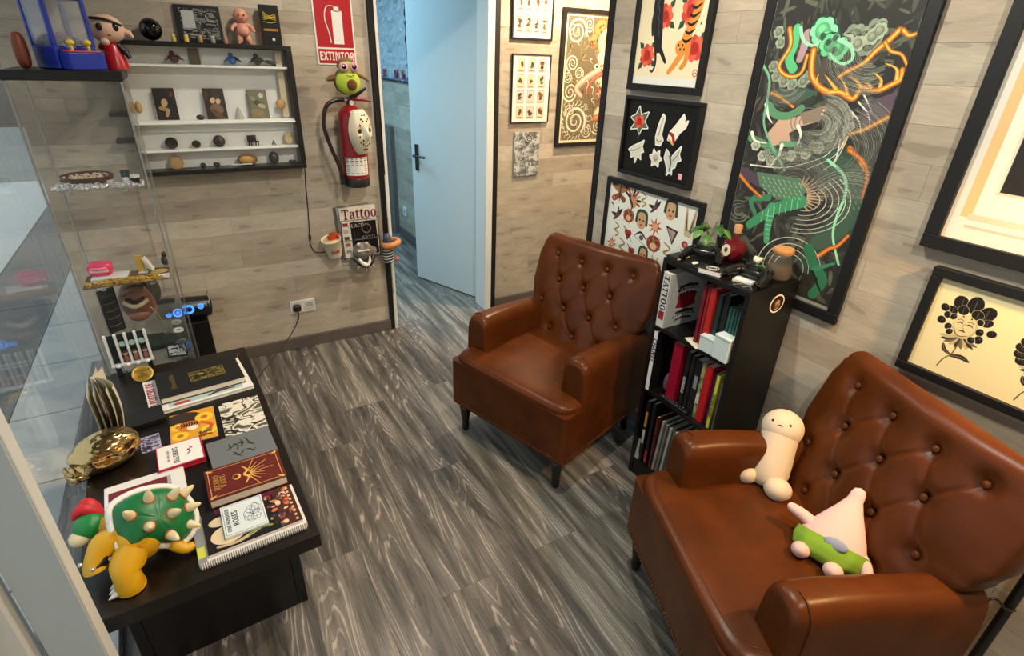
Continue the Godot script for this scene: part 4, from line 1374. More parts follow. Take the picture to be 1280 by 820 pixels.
func motif(im: Image, c: Vector2, s: float, kind: int) -> void:
	var red := C8("a23a2c")
	var dk := C8("2a201c")
	var tan := C8("9a6a44")
	match kind:
		0:   # butterfly
			for sg in [-1.0, 1.0]:
				brush(im, [c, c + Vector2(sg * 0.9, -0.7) * s], s * 0.5, s * 0.9, tan, s * 0.2)
				brush(im, [c + Vector2(0, 0.3) * s, c + Vector2(sg * 0.6, 0.7) * s], s * 0.4, s * 0.6, C8("7d4a30"))
				oval(im, c + Vector2(sg * 0.85, -0.75) * s, Vector2(0.22, 0.3) * s, dk)
			brush(im, [c + Vector2(0, -0.7) * s, c + Vector2(0, 0.9) * s], s * 0.2, s * 0.12, dk)
		1:   # rose on a stem
			oval(im, c + Vector2(0, -0.4) * s, Vector2(0.5, 0.45) * s, red)
			oval(im, c + Vector2(0.05, -0.4) * s, Vector2(0.2, 0.2) * s, C8("d98c78"))
			brush(im, [c, c + Vector2(0.05, 1.0) * s], s * 0.12, s * 0.1, C8("3c5a3c"))
			oval(im, c + Vector2(-0.25, 0.5) * s, Vector2(0.3, 0.13) * s, C8("3c5a3c"), 0.6)
		2:   # feathered head
			for k in 8:
				var a := -2.6 + k * 0.42
				brush(im, [c, c + Vector2(cos(a), sin(a)) * s], s * 0.2, s * 0.24, [dk, red, C8("b59a78")][k % 3])
			oval(im, c + Vector2(0.15, 0.2) * s, Vector2(0.45, 0.55) * s, C8("b98a66"))
			brush(im, spline([c + Vector2(-0.3, 0) * s, c + Vector2(0.1, 0.5) * s, c + Vector2(-0.1, 1.1) * s]), s * 0.25, s * 0.1, dk)
		3:   # swallow
			brush(im, spline([c + Vector2(-1.0, -0.1) * s, c, c + Vector2(0.7, -0.9) * s]), s * 0.08, s * 0.06, dk, s * 0.45)
			brush(im, spline([c + Vector2(-0.6, 0.7) * s, c, c + Vector2(0.1, -1.0) * s]), s * 0.08, s * 0.05, C8("3a3348"), s * 0.35)
			oval(im, c, Vector2(0.35, 0.25) * s, C8("7a3a34"))
		4:   # star
			for k in 8:
				var a := k * TAU / 8
				brush(im, [c, c + Vector2(cos(a), sin(a)) * s], s * 0.5, 1, C8("c0603c") if k % 2 else red)
			oval(im, c, Vector2(0.4, 0.4) * s, C8("d3a070"))
		5:   # face
			oval(im, c, Vector2(0.7, 0.85) * s, C8("c49a72"))
			brush(im, spline([c + Vector2(-0.7, 0.2) * s, c + Vector2(-0.5, -0.8) * s, c + Vector2(0.5, -0.8) * s, c + Vector2(0.7, 0.3) * s]), s * 0.3, s * 0.3, C8("2f4a36"))
			oval(im, c + Vector2(-0.25, 0) * s, Vector2(0.12, 0.1) * s, dk)
			oval(im, c + Vector2(0.25, 0) * s, Vector2(0.12, 0.1) * s, dk)
			oval(im, c + Vector2(0, 0.45) * s, Vector2(0.2, 0.08) * s, red)
		6:   # beast head
			oval(im, c, Vector2(0.85, 0.75) * s, C8("8c3a2a"))
			for k in 6:
				var a := k * TAU / 6 + 0.3
				brush(im, [c, c + Vector2(cos(a), sin(a)) * s], s * 0.3, 2, tan)
			oval(im, c + Vector2(0, 0.25) * s, Vector2(0.4, 0.3) * s, C8("d8b08a"))
			oval(im, c + Vector2(-0.3, -0.2) * s, Vector2(0.12, 0.1) * s, dk)
			oval(im, c + Vector2(0.3, -0.2) * s, Vector2(0.12, 0.1) * s, dk)
		7:   # wedge
			poly(im, PackedVector2Array([c + Vector2(-0.8, -0.7) * s, c + Vector2(0.8, -0.5) * s, c + Vector2(0.3, 1.0) * s]), dk)
			poly(im, PackedVector2Array([c + Vector2(-0.55, -0.5) * s, c + Vector2(0.55, -0.35) * s, c + Vector2(0.22, 0.7) * s]), C8("a9928a"))
			brush(im, [c + Vector2(-0.2, -0.3) * s, c + Vector2(0.2, 0.4) * s], 3, 3, C8("6a4a48"))
		8:   # hands
			for sg in [-1.0, 1.0]:
				brush(im, spline([c + Vector2(sg * 0.15, 1.0) * s, c + Vector2(sg * 0.3, 0.1) * s, c + Vector2(sg * 0.45, -1.0) * s]), s * 0.45, s * 0.2, C8("c0a684"))
				brush(im, [c + Vector2(sg * 0.2, 0.7) * s, c + Vector2(sg * 0.4, -0.7) * s], s * 0.15, 2, dk)
		9:   # eye
			brush(im, spline([c + Vector2(-1, 0.1) * s, c + Vector2(0, -0.55) * s, c + Vector2(1, 0.1) * s]), 2, 3, dk, s * 0.2)
			oval(im, c + Vector2(0.2, 0.05) * s, Vector2(0.35, 0.32) * s, C8("6a5a4a"))
			brush(im, spline([c + Vector2(-1, 0.1) * s, c + Vector2(0.2, 0.6) * s, c + Vector2(0.9, 0.8) * s]), 2, 3, dk)
		10:  # heart and dagger
			oval(im, c + Vector2(-0.25, -0.15) * s, Vector2(0.4, 0.4) * s, red)
			oval(im, c + Vector2(0.25, -0.15) * s, Vector2(0.4, 0.4) * s, red)
			poly(im, PackedVector2Array([c + Vector2(-0.62, 0) * s, c + Vector2(0.62, 0) * s, c + Vector2(0, 0.9) * s]), C8("7a2a24"))
			brush(im, [c + Vector2(-0.9, -0.8) * s, c + Vector2(0.9, 0.9) * s], s * 0.14, 2, dk)
		_:   # snake
			brush(im, spline([c + Vector2(-0.5, -1) * s, c + Vector2(0.5, -0.5) * s, c + Vector2(-0.4, 0.1) * s, c + Vector2(0.5, 0.5) * s, c + Vector2(0, 1) * s]), s * 0.12, s * 0.3, C8("a88a4a"))
			brush(im, spline([c + Vector2(-0.4, -0.9) * s, c + Vector2(0.4, -0.45) * s, c + Vector2(-0.3, 0.15) * s]), 2, 3, dk)

func flash_art() -> Image:
	var im := canvas(600, 390, "dfe2d4")
	var P := [[0.13, 0.10, 34, 0], [0.06, 0.24, 22, 1], [0.29, 0.16, 36, 2], [0.42, 0.11, 22, 11], [0.56, 0.16, 28, 3], [0.73, 0.14, 34, 5], [0.93, 0.20, 38, 8],
		[0.13, 0.42, 30, 3], [0.27, 0.38, 30, 6], [0.43, 0.38, 34, 5], [0.59, 0.40, 30, 4], [0.77, 0.42, 32, 7], [0.92, 0.52, 24, 1], [0.14, 0.62, 24, 11], [0.29, 0.62, 26, 10],
		[0.44, 0.60, 28, 9], [0.60, 0.62, 36, 6], [0.75, 0.66, 28, 11], [0.92, 0.70, 26, 9], [0.10, 0.84, 26, 4], [0.23, 0.83, 28, 11], [0.36, 0.84, 24, 10], [0.50, 0.82, 28, 5], [0.64, 0.88, 26, 8], [0.79, 0.88, 24, 7], [0.92, 0.88, 24, 4]]
	for p in P:
		motif(im, Vector2(p[0] * 600, p[1] * 390), p[2] * 1.55, p[3])
	return im

func curl(im: Image, c: Vector2, r: float, turns: float, w: float, col: Color, a0 := 0.0, dir := 1.0) -> void:
	var q := []
	for i in 40:
		var t := i / 39.0
		var a := a0 + dir * t * turns * TAU
		q.append(c + Vector2(cos(a), sin(a)) * r * (1.0 - 0.86 * t))
	brush(im, q, w, w * 0.35, col)

func koi_art() -> Image:
	# pale scroll: orange carp among curling waves and blossoms
	var im := canvas(380, 680, "ddd2aa")
	im.fill_rect(Rect2i(16, 14, 348, 652), C8("6b6048"))
	var cream := C8("e6dcb6")
	rng.seed = 88
	for k in 150:
		var p := Vector2(rng.randf_range(20, 360), rng.randf_range(20, 660))
		brush(im, spline([p, p + Vector2(rng.randf_range(-20, 20), rng.randf_range(6, 26)), p + Vector2(rng.randf_range(-34, 34), rng.randf_range(20, 46))]), rng.randf_range(3, 9), 1, C8(["d9cea4", "3a3226", "a89a74", "8a7d5c"][rng.randi() % 4]))
	modelled = true
	for p in [[84, 90, 70, 0.2], [66, 250, 46, 2.0], [120, 300, 34, 1.0], [64, 400, 54, 3.2], [116, 560, 84, 0.8], [300, 590, 50, 2.4], [40, 320, 34, 4.0], [210, 620, 40, 5.0], [170, 46, 40, 1.2], [70, 500, 36, 2.2]]:
		curl(im, Vector2(p[0], p[1]), p[2], 2.2, p[2] * 0.24, cream, p[3], 1.0 if int(p[0]) % 4 else -1.0)
	for k in 22:
		var a := -0.4 + k * 0.28
		brush(im, spline([Vector2(116, 560) + Vector2(cos(a), sin(a)) * 88, Vector2(116, 560) + Vector2(cos(a + 0.15), sin(a + 0.15)) * 104, Vector2(116, 560) + Vector2(cos(a + 0.1), sin(a + 0.1)) * 120]), 8, 2, cream)
	for p in [[260, 70, 62], [320, 130, 56], [216, 130, 40], [280, 200, 44], [336, 40, 42]]:
		oval(im, Vector2(p[0], p[1]), Vector2(p[2], p[2] * 0.8), C8("dd6a3a"), p[0] * 0.01)
		oval(im, Vector2(p[0] - 6, p[1] - 8), Vector2(p[2], p[2] * 0.8) * 0.72, C8("e8854e"), p[0] * 0.01)
		for k in 9:
			oval(im, Vector2(p[0], p[1]) + Vector2(rng.randf_range(-0.7, 0.7), rng.randf_range(-0.55, 0.55)) * p[2], Vector2(5, 6), C8("46301f"))
	brush(im, spline(V2([340, 60, 270, 130, 310, 220, 260, 300, 320, 370, 350, 450, 290, 520])), 54, 66, C8("dcc48e"), 16)
	brush(im, spline(V2([340, 260, 250, 290, 170, 330, 110, 380, 150, 420])), 36, 26, C8("e3a688"), 12)
	brush(im, spline(V2([350, 290, 270, 310, 200, 360, 190, 410])), 26, 12, C8("db5a3e"))
	brush(im, spline(V2([300, 400, 340, 450, 330, 520, 270, 550])), 52, 30, C8("dc6c40"), 14)
	for k in 7:
		brush(im, spline([Vector2(180 + 22 * k, 330 + 20 * k), Vector2(196 + 22 * k, 352 + 14 * k), Vector2(186 + 24 * k, 380 + 16 * k)]), 9, 3, C8(["e9dcb4", "d9603c"][k % 2]))
	for k in 12:
		brush(im, spline([Vector2(262 + (k % 4) * 24, 250 + k * 24), Vector2(274 + (k % 4) * 24, 262 + k * 24), Vector2(288 + (k % 4) * 24, 250 + k * 24)]), 4, 3, C8("8a3a22"))
	oval(im, Vector2(282, 210), Vector2(34, 28), C8("efe0b4"))
	oval(im, Vector2(250, 262), Vector2(22, 14), C8("f0e4c4"))
	oval(im, Vector2(250, 262), Vector2(8, 8), C8("1d1612"))
	modelled = false
	im.fill_rect(Rect2i(0, 0, 380, 14), C8("ddd2aa"))
	im.fill_rect(Rect2i(0, 0, 16, 680), C8("ddd2aa"))
	im.fill_rect(Rect2i(0, 666, 380, 14), C8("ddd2aa"))
	return im

func cards_art(cols: int, rows: int, w: int, h: int, s: int) -> Image:
	# a mount with small bordered cards
	var im := canvas(w, h, "e6e0d0")
	rng.seed = s
	var inks := ["5a3a30", "3c3a34", "7a4a34", "4a5248", "6b2f2a", "2c2a28"]
	for r in rows:
		for c in cols:
			var cw := w / (cols + 0.55)
			var chh := h / (rows + 0.25)
			var o := Vector2(cw * (0.42 + c), chh * (0.20 + r))
			im.fill_rect(Rect2i(o, Vector2(cw * 0.70, chh * 0.84)), C8("6a5848"))
			im.fill_rect(Rect2i(o + Vector2(2, 2), Vector2(cw * 0.70 - 4, chh * 0.84 - 4)), C8(["cdb493", "bfb6a2", "d2bd9c"][rng.randi() % 3]))
			var m := o + Vector2(cw * 0.35, chh * 0.38)
			for k in 5:
				oval(im, m + Vector2(rng.randf_range(-0.10, 0.10) * cw, rng.randf_range(-0.18, 0.18) * chh), Vector2(rng.randf_range(0.06, 0.16) * cw, rng.randf_range(0.06, 0.18) * chh), C8(inks[rng.randi() % inks.size()]), rng.randf() * 3.0)
			im.fill_rect(Rect2i(o + Vector2(cw * 0.12, chh * 0.73), Vector2(cw * 0.46, chh * 0.05)), C8("5a4a3c"))
	return im

func swirl_art() -> Image:
	var im := canvas(200, 290, "8d8f8c")
	var z := noise(77, 0.012)
	for y in 290:
		for x in 200:
			var v := 0.52 + 0.55 * sin(7.0 * z.get_noise_2d(x + 40 * z.get_noise_2d(x, y), y))
			im.set_pixel(x, y, Color(v, v * 1.01, v * 0.99).lerp(Color(0.56, 0.57, 0.56), 0.62))
	oval(im, Vector2(112, 48), Vector2(25, 25), C8("1b1b1b"))
	oval(im, Vector2(112, 48), Vector2(19, 19), C8("b5b7b4"))
	oval(im, Vector2(112, 48), Vector2(12, 12), C8("1b1b1b"))
	oval(im, Vector2(112, 48), Vector2(6, 6), C8("b5b7b4"))
	im.fill_rect(Rect2i(112, 44, 14, 8), C8("b5b7b4"))
	return im

func flower_art() -> Image:
	# black ink leaves and berries round two faces, on aged paper
	var im := canvas(560, 366, "dfd2a2")
	var ink := C8("15120f")
	var mid := C8("6d6046")
	rng.seed = 12
	for e in 2:
		var c: Vector2 = [Vector2(122, 150), Vector2(372, 160)][e]
		# pale petals and stem below
		for k in 9:
			var a := 0.25 + k * 0.33
			brush(im, spline([c + Vector2(0, 44), c + Vector2(cos(a) * 36, 52 + sin(a) * 22), c + Vector2(cos(a) * 64, 52 + sin(a) * 40)]), 3, 1, [mid, C8("3a3226"), C8("b8aa7c")][k % 3], 13)
		brush(im, spline([c + Vector2(6, 70), c + Vector2(0, 118), c + Vector2(-18, 150), c + Vector2(-28, 186)]), 4, 4, C8("5a4e3a"))
		for l in [[-8, 130, 30, 120, 62, 128, 17], [-2, 124, -28, 112, -38, 88, 13]]:
			brush(im, spline([c + Vector2(l[0], l[1]), c + Vector2(l[2], l[3]), c + Vector2(l[4], l[5])]), 2, 1, C8("2a241b"), l[6])
			brush(im, spline([c + Vector2(l[0], l[1]), c + Vector2(l[2], l[3]), c + Vector2(l[4], l[5])]), 1.5, 1, C8("a89a70"))
		# face
		oval(im, c + Vector2(2, 4), Vector2(38, 48), C8("b8aa7e"))
		oval(im, c, Vector2(34, 44), C8("d3c594"))
		if e == 0:
			for p in [[-34, -74, -0.5, 24, 32], [6, -84, 0.0, 25, 33], [48, -64, 0.5, 24, 32], [-22, -54, -0.6, 17, 18], [24, -52, 0.4, 19, 18], [-52, -44, -0.9, 13, 17], [60, -34, 0.9, 14, 18]]:
				oval(im, c + Vector2(p[0], p[1]), Vector2(p[3], p[4]) * 1.06, C8("cdbf90"), p[2])
				oval(im, c + Vector2(p[0], p[1]), Vector2(p[3], p[4]), ink, p[2])
				brush(im, [c + Vector2(p[0], p[1] + p[4] * 0.7), c + Vector2(p[0], p[1] - p[4] * 0.6)], 1.5, 1, C8("5d5545"))
			for p in [[-78, -44, 15], [-62, -20, 13], [-74, 6, 15], [-46, 22, 13], [50, 6, 14], [84, -2, 15], [56, 34, 15], [36, 44, 13], [-36, 40, 12], [40, -30, 12], [-42, -20, 12]]:
				oval(im, c + Vector2(p[0], p[1]), Vector2(p[2] + 1.5, p[2] + 0.5), C8("cdbf90"), p[0] * 0.03)
				oval(im, c + Vector2(p[0], p[1]), Vector2(p[2], p[2] - 2.0), ink, p[0] * 0.03)
				oval(im, c + Vector2(p[0] + 3, p[1] - 4), Vector2(4, 2), C8("5d5545"), 0.5)
			for sg in [-1.0, 1.0]:
				brush(im, spline([c + Vector2(sg * 6, -4), c + Vector2(sg * 15, -8), c + Vector2(sg * 26, -2)]), 1.5, 1.5, ink, 3)
				brush(im, spline([c + Vector2(sg * 5, -14), c + Vector2(sg * 16, -20), c + Vector2(sg * 27, -13)]), 1.5, 1.5, mid, 1.5)
				oval(im, c + Vector2(sg * 13, -32), Vector2(3, 3), ink)
			brush(im, spline([c + Vector2(0, -8), c + Vector2(-4, 10), c + Vector2(4, 12)]), 1.5, 1.5, mid)
			brush(im, spline([c + Vector2(-10, 24), c + Vector2(0, 21), c + Vector2(10, 24)]), 1.5, 1.5, C8("3a2a22"), 5)
			brush(im, spline([c + Vector2(-30, 14), c + Vector2(-16, 38), c + Vector2(0, 44), c + Vector2(20, 34)]), 2, 2, mid, 2)
		else:
			for k in 12:
				var a := 2.5 + k * 0.35
				var p := c + Vector2(cos(a) * 70, sin(a) * 64)
				oval(im, p, Vector2(22, 18) * 1.07, C8("cdbf90"), a)
				oval(im, p, Vector2(22, 18), ink, a)
				curl(im, p, 12, 1.3, 2, C8("6d6450"), a)
			oval(im, c + Vector2(-17, -8), Vector2(13, 10), C8("3a3226"), 0.2)
			oval(im, c + Vector2(18, -6), Vector2(13, 10), C8("3a3226"), -0.2)
			poly(im, PackedVector2Array([c + Vector2(-7, 18), c + Vector2(0, 5), c + Vector2(8, 18)]), C8("3a3226"))
			brush(im, spline([c + Vector2(-34, 22), c + Vector2(-14, 34), c + Vector2(14, 36), c + Vector2(36, 24)]), 2, 2, ink, 6)
			for k in 7:
				brush(im, [c + Vector2(-22 + 7 * k, 28), c + Vector2(-21 + 7 * k, 42)], 1.5, 1.5, C8("5a4e3a"))
			for k in 5:
				brush(im, spline([c + Vector2(-50 + 6 * k, 44 + 6 * k), c + Vector2(-30 + 6 * k, 52 + 5 * k), c + Vector2(-16 + 6 * k, 70)]), 2, 1, ink, 9)
	return im

func door_art() -> Image:
	# painting of a pale panelled doorway
	var im := canvas(400, 560, "e3ddca")
	im.fill_rect(Rect2i(0, 0, 18, 560), C8("d5cfc0"))
	im.fill_rect(Rect2i(18, 0, 18, 516), C8("d9b37c"))
	im.fill_rect(Rect2i(36, 0, 364, 510), C8("e8e1c9"))
	im.fill_rect(Rect2i(62, 0, 338, 462), C8("24211f"))
	im.fill_rect(Rect2i(57, 0, 5, 466), C8("d6cdb2"))
	im.fill_rect(Rect2i(57, 462, 343, 5), C8("c9bf9f"))
	im.fill_rect(Rect2i(30, 508, 370, 12), C8("c5bca4"))
	im.fill_rect(Rect2i(0, 520, 400, 40), C8("d7d2c4"))
	im.fill_rect(Rect2i(30, 530, 370, 5), C8("b9b09c"))
	return im

func foil_art() -> Image:
	var im := canvas(200, 300, "6e90b8")
	rng.seed = 17
	for k in 150:
		var p := Vector2(rng.randf() * 200, rng.randf() * 300)
		brush(im, [p, p + Vector2(rng.randf_range(-14, 14), rng.randf_range(20, 60))], rng.randf_range(2, 12), 1, C8(["dfe8f0", "3a4658", "8fb4dc", "f2f4f4", "20262e", "5f8fca"][rng.randi() % 6]))
	for x in [30, 120, 170]:
		im.fill_rect(Rect2i(x, 262, 18, 26), C8("7a2028"))
	return im

func picture(called: String, label: String, at: Vector3, turn: float, w: float, h: float, bar: float, depth: float, print_: Material, mount := 0.0, bar_mat: Material = null) -> Node3D:
	# a framed flat print; +z looks into the room, the origin is its centre on the wall
	var t := thing(called, label, "picture", at, turn)
	var m := MB.new()
	for s in [-1.0, 1.0]:
		m.box(Vector3(0, s * (h - bar) / 2, depth / 2), Vector3(w, bar, depth), 0.002)
		m.box(Vector3(s * (w - bar) / 2, 0, depth / 2), Vector3(bar, h - bar * 2, depth), 0.002)
	part(t, "frame", m, bar_mat if bar_mat else mat("070707", 0.5))
	if mount > 0.0:
		part(t, "mount", MB.new().box(Vector3(0, 0, depth * 0.45), Vector3(w - bar * 2, h - bar * 2, 0.004)), mat("dcdad0", 0.6))
	part(t, "print", MB.new().box(Vector3(0, 0, depth * 0.45 + (0.0035 if mount > 0.0 else 0.0)), Vector3(w - bar * 2 - mount * 2, h - bar * 2 - mount * 2, 0.004)), print_)
	return t

func on_right(z: float, y: float) -> Vector3:
	return Vector3(WALL_X - 0.0105, y, z)

func build_pictures() -> void:
	picture("framed_print", "black framed print of a tiger and a panther among red roses", on_right(-1.745, 1.795), -90, 0.41, 0.475, 0.026, 0.022, tex_mat(tiger_art(), 0.4))
	picture("framed_print", "square black frame of white-edged cut-out tattoo motifs on black", on_right(-1.725, 1.372), -90, 0.436, 0.326, 0.014, 0.024, tex_mat(sticker_art(), 0.32))
	picture("framed_print", "black framed white flash sheet of many small tattoo motifs above the armchair", on_right(-1.713, 0.985), -90, 0.59, 0.385, 0.022, 0.022, tex_mat(flash_art(), 0.4))
	var dg := tex_mat(dragon_art(), 0.36)
	picture("framed_painting", "tall black framed green dragon painting with orange flames behind the bookcase", on_right(-1.0715, 1.51), -90, 0.52, 1.188, 0.036, 0.016, dg, 0.003)
	picture("framed_painting", "large black framed painting of a pale doorway at the edge of the wall", on_right(-0.352, 1.65), -90, 0.62, 0.83, 0.037, 0.026, tex_mat(door_art(), 0.4))
	picture("framed_print", "black framed ink drawing of two flower-wreathed faces on yellowed paper", on_right(-0.377, 1.034), -90, 0.46, 0.317, 0.026, 0.024, tex_mat(flower_art(), 0.42))
	var back := WALL_Z + 0.011
	picture("framed_cards", "thin black frame of twelve small cards above the grey plaque", Vector3(1.992, 1.487, back), 0, 0.288, 0.402, 0.007, 0.016, tex_mat(cards_art(3, 4, 260, 380, 3), 0.45))
	picture("framed_cards", "thin black frame of small cards at the ceiling side of the passage wall", Vector3(1.985, 1.965, back), 0, 0.296, 0.402, 0.012, 0.016, tex_mat(cards_art(4, 3, 280, 380, 9), 0.45))
	picture("framed_painting", "black framed pale scroll painting of an orange carp in waves, partly behind the corner", Vector3(2.438, 1.54, back), 0, 0.47, 0.83, 0.026, 0.024, tex_mat(koi_art(), 0.4))
	solo("plaque", "small grey marbled plaque with a round letter emblem under the framed cards", "plaque", MB.new().box(Vector3(0, 0, 0.006), Vector3(0.194, 0.283, 0.012), 0.001), tex_mat(swirl_art(), 0.35), Vector3(1.98, 1.089, back))
	var foil := tex_mat(foil_art(), 0.22, 0.55)
	var fp := picture("foil_picture", "crinkled silver foil picture hanging in the corridor beyond the door", Vector3(1.774, 1.80, -5.12), -90, 0.80, 0.72, 0.012, 0.018, foil)
	rng.seed = 31
	var cr := MB.new()
	var H := []
	for i in 25:
		var row := []
		for j in 21:
			row.append(Vector3(-0.385 + 0.77 * (j + rng.randf_range(-0.35, 0.35) * (1.0 if j % 20 else 0.0)) / 20.0, -0.33 + 0.67 * i / 24.0, 0.016 + rng.randf() * 0.022))
		H.append(row)
	for i in 24:
		for j in 20:
			cr.face([H[i][j], H[i][j + 1], H[i + 1][j + 1]])
			cr.face([H[i][j], H[i + 1][j + 1], H[i + 1][j]])
	part(fp, "crumpled_foil", cr, mat("e3ebf2", 0.30, 0.9))
	for x in [-0.20, 0.12, 0.30]:
		part(fp, "red_tab", MB.new().box(Vector3(x, -0.30, 0.040), Vector3(0.05, 0.07, 0.002)), mat("7a1f28", 0.4))
	var sk := thing("wall_socket", "small white socket low on the corridor wall", "socket", Vector3(1.7745, 0.27, -5.05), -90)
	part(sk, "plate", MB.new().box(Vector3(0, 0, 0.005), Vector3(0.085, 0.085, 0.010), 0.003), mat("d9dde0", 0.4))
	part(sk, "socket_hole", MB.new().at(Vector3(0, 0, 0.010)).prism(ring_poly(0.02, 0.02, 18), 0.0, 0.001), mat("8f979c", 0.5))

# ---- books and prints ---------------------------------------------------------------------------------------------
func book(called: String, label: String, cat: String, at: Vector3, turn: Vector3, size: Vector3, cover: Material, group := "", print_: Material = null, pages := "e4dfd0") -> Node3D:
	# lying: x across the cover, y thickness, z along the spine; the spine is at -x
	var t := thing(called, label, cat, at, 0.0, group)
	t.rotation_degrees = turn
	var m := MB.new()
	var k := minf(0.003, size.y * 0.2)
	m.box(Vector3(0, k / 2, 0), Vector3(size.x, k, size.z), k * 0.3)
	m.box(Vector3(0, size.y - k / 2, 0), Vector3(size.x, k, size.z), k * 0.3)
	m.box(Vector3(-size.x / 2 + k / 2, size.y / 2, 0), Vector3(k, size.y, size.z), k * 0.3)
	part(t, "cover", m, cover)
	part(t, "pages", MB.new().box(Vector3(0.0005, size.y / 2, 0), Vector3(size.x - 0.006, size.y - k * 2, size.z - 0.006)), mat(pages, 0.8))
	if print_:
		part(t, "cover_print", MB.new().box(Vector3(0, size.y + 0.0003, 0), Vector3(size.x - 0.002, 0.0008, size.z - 0.002)), print_)
	return t

func sheet(called: String, label: String, cat: String, at: Vector3, turn: float, w: float, d: float, h: float, print_: Material, edge := "d9d4c8", group := "") -> Node3D:
	var t := thing(called, label, cat, at, turn, group)
	part(t, "sheets", MB.new().box(Vector3(0, h / 2, 0), Vector3(w, h, d), h * 0.2), mat(edge, 0.7))
	part(t, "cover_print", MB.new().box(Vector3(0, h + 0.0003, 0), Vector3(w - 0.001, 0.0008, d - 0.001)), print_)
	return t

func poster_cover() -> Image:
	var im := canvas(360, 270, "dfe0d8")
	im.fill_rect(Rect2i(62, 14, 262, 244), C8("a9bdb6"))
	im.fill_rect(Rect2i(300, 30, 24, 190), C8("b08a4a"))
	brush(im, spline(V2([200, 250, 240, 236, 300, 240])), 8, 4, C8("3a2a22"), 8)
	oval(im, Vector2(106, 246), Vector2(30, 10), C8("b5303a"))
	brush(im, spline(V2([304, 60, 318, 110, 306, 170])), 6, 3, C8("5a2a1e"), 6)
	oval(im, Vector2(310, 150), Vector2(9, 20), C8("e6c070"))
	return im

func tiger_cover() -> Image:
	var im := canvas(144, 206, "d99a2c")
	oval(im, Vector2(40, 40), Vector2(60, 40), C8("3a2a22"))
	for p in [[30, 150, 26], [110, 60, 30], [120, 150, 28], [26, 90, 24]]:
		oval(im, Vector2(p[0], p[1]), Vector2(p[2], p[2]), C8("e8c23a"))
		oval(im, Vector2(p[0], p[1]), Vector2(p[2], p[2]) * 0.4, C8("b5701c"))
	oval(im, Vector2(60, 100), Vector2(36, 34), C8("d2762a"))
	oval(im, Vector2(70, 112), Vector2(18, 18), C8("e9dcc0"))
	for k in 7:
		brush(im, spline([Vector2(34 + 8 * k, 72), Vector2(38 + 8 * k, 90), Vector2(32 + 8 * k, 104)]), 2, 1, C8("231812"), 4)
	brush(im, spline(V2([100, 90, 130, 130, 90, 180, 50, 190])), 14, 10, C8("c8502e"))
	for k in 6:
		oval(im, Vector2(92 + (k % 3) * 14, 160 + (k / 3) * 20), Vector2(6, 10), C8("5a4a2a"), k)
	brush(im, spline(V2([6, 190, 40, 196, 70, 186])), 8, 6, C8("c8402c"))
	return im

func inkwash(w: int, h: int, s: int, paper: String, ink: String, accent := "") -> Image:
	var im := canvas(w, h, paper)
	var z := noise(s, 0.016)
	var a := C8(paper)
	var b := C8(ink)
	for y in h:
		for x in w:
			var v := z.get_noise_2d(x + 30 * z.get_noise_2d(y, x), y * 1.3)
			var q := smoothstep(0.04, 0.12, absf(v)) * (1.0 - 0.75 * smoothstep(0.28, 0.42, absf(v)))
			im.set_pixel(x, y, b.lerp(a, q))
	if accent:
		rng.seed = s
		for k in 10:
			oval(im, Vector2(rng.randf() * w, rng.randf() * h), Vector2(rng.randf_range(4, 12), rng.randf_range(4, 9)), C8(accent), rng.randf() * 3)
	return im

func ray_cover() -> Image:
	# dark red with gold rays, crescent and border
	var im := canvas(216, 148, "5e1d18")
	var gold := C8("d9ab52")
	for r in [[8, 8, 200, 2], [8, 138, 200, 2]]:
		im.fill_rect(Rect2i(r[0], r[1], r[2], r[3]), gold)
	for x in [8, 206]:
		im.fill_rect(Rect2i(x, 8, 2, 132), gold)
	for c in [[8, 8], [208, 8], [8, 140], [208, 140]]:
		brush(im, [Vector2(c[0], c[1]), Vector2(lerpf(c[0], 108, 0.14), lerpf(c[1], 74, 0.14))], 8, 2, gold)
	oval(im, Vector2(84, 74), Vector2(12, 14), gold)
	oval(im, Vector2(81, 73), Vector2(8, 10), C8("5e1d18"))
	for k in 9:
		var a := -1.15 + k * 0.287
		brush(im, [Vector2(112, 74) + Vector2(cos(a), sin(a)) * 12, Vector2(112, 74) + Vector2(cos(a), sin(a)) * (78 if k % 2 == 0 else 56)], 3.5, 1.5, gold)
	brush(im, spline(V2([104, 30, 116, 56, 106, 74, 116, 92, 104, 118])), 3, 3, gold, 5)
	return im

func collage() -> Image:
	var im := canvas(280, 190, "1c1a1b")
	im.fill_rect(Rect2i(40, 0, 180, 22), C8("5a1a34"))
	im.fill_rect(Rect2i(218, 0, 62, 190), C8("4a2622"))
	oval(im, Vector2(66, 128), Vector2(52, 42), C8("d8c6a4"))
	oval(im, Vector2(50, 60), Vector2(34, 22), C8("cfc0a0"))
	oval(im, Vector2(90, 120), Vector2(14, 8), C8("3a2a22"))
	brush(im, spline(V2([30, 170, 90, 176, 160, 150])), 10, 14, C8("b9a684"))
	brush(im, spline(V2([120, 170, 150, 150, 190, 160])), 5, 8, C8("7b8a3a"), 8)
	rng.seed = 41
	for k in 46:
		oval(im, Vector2(rng.randf_range(196, 262), rng.randf_range(14, 180)), Vector2(rng.randf_range(4, 13), rng.randf_range(4, 9)), C8(["b9876a", "8f3a2c", "d6bf9a", "3c4450", "c46a40", "2a2a30"][rng.randi() % 6]), rng.randf() * 3)
	for k in 9:
		im.fill_rect(Rect2i(262, 10 + 20 * k, 8, 10), C8("c9b79a"))
	return im

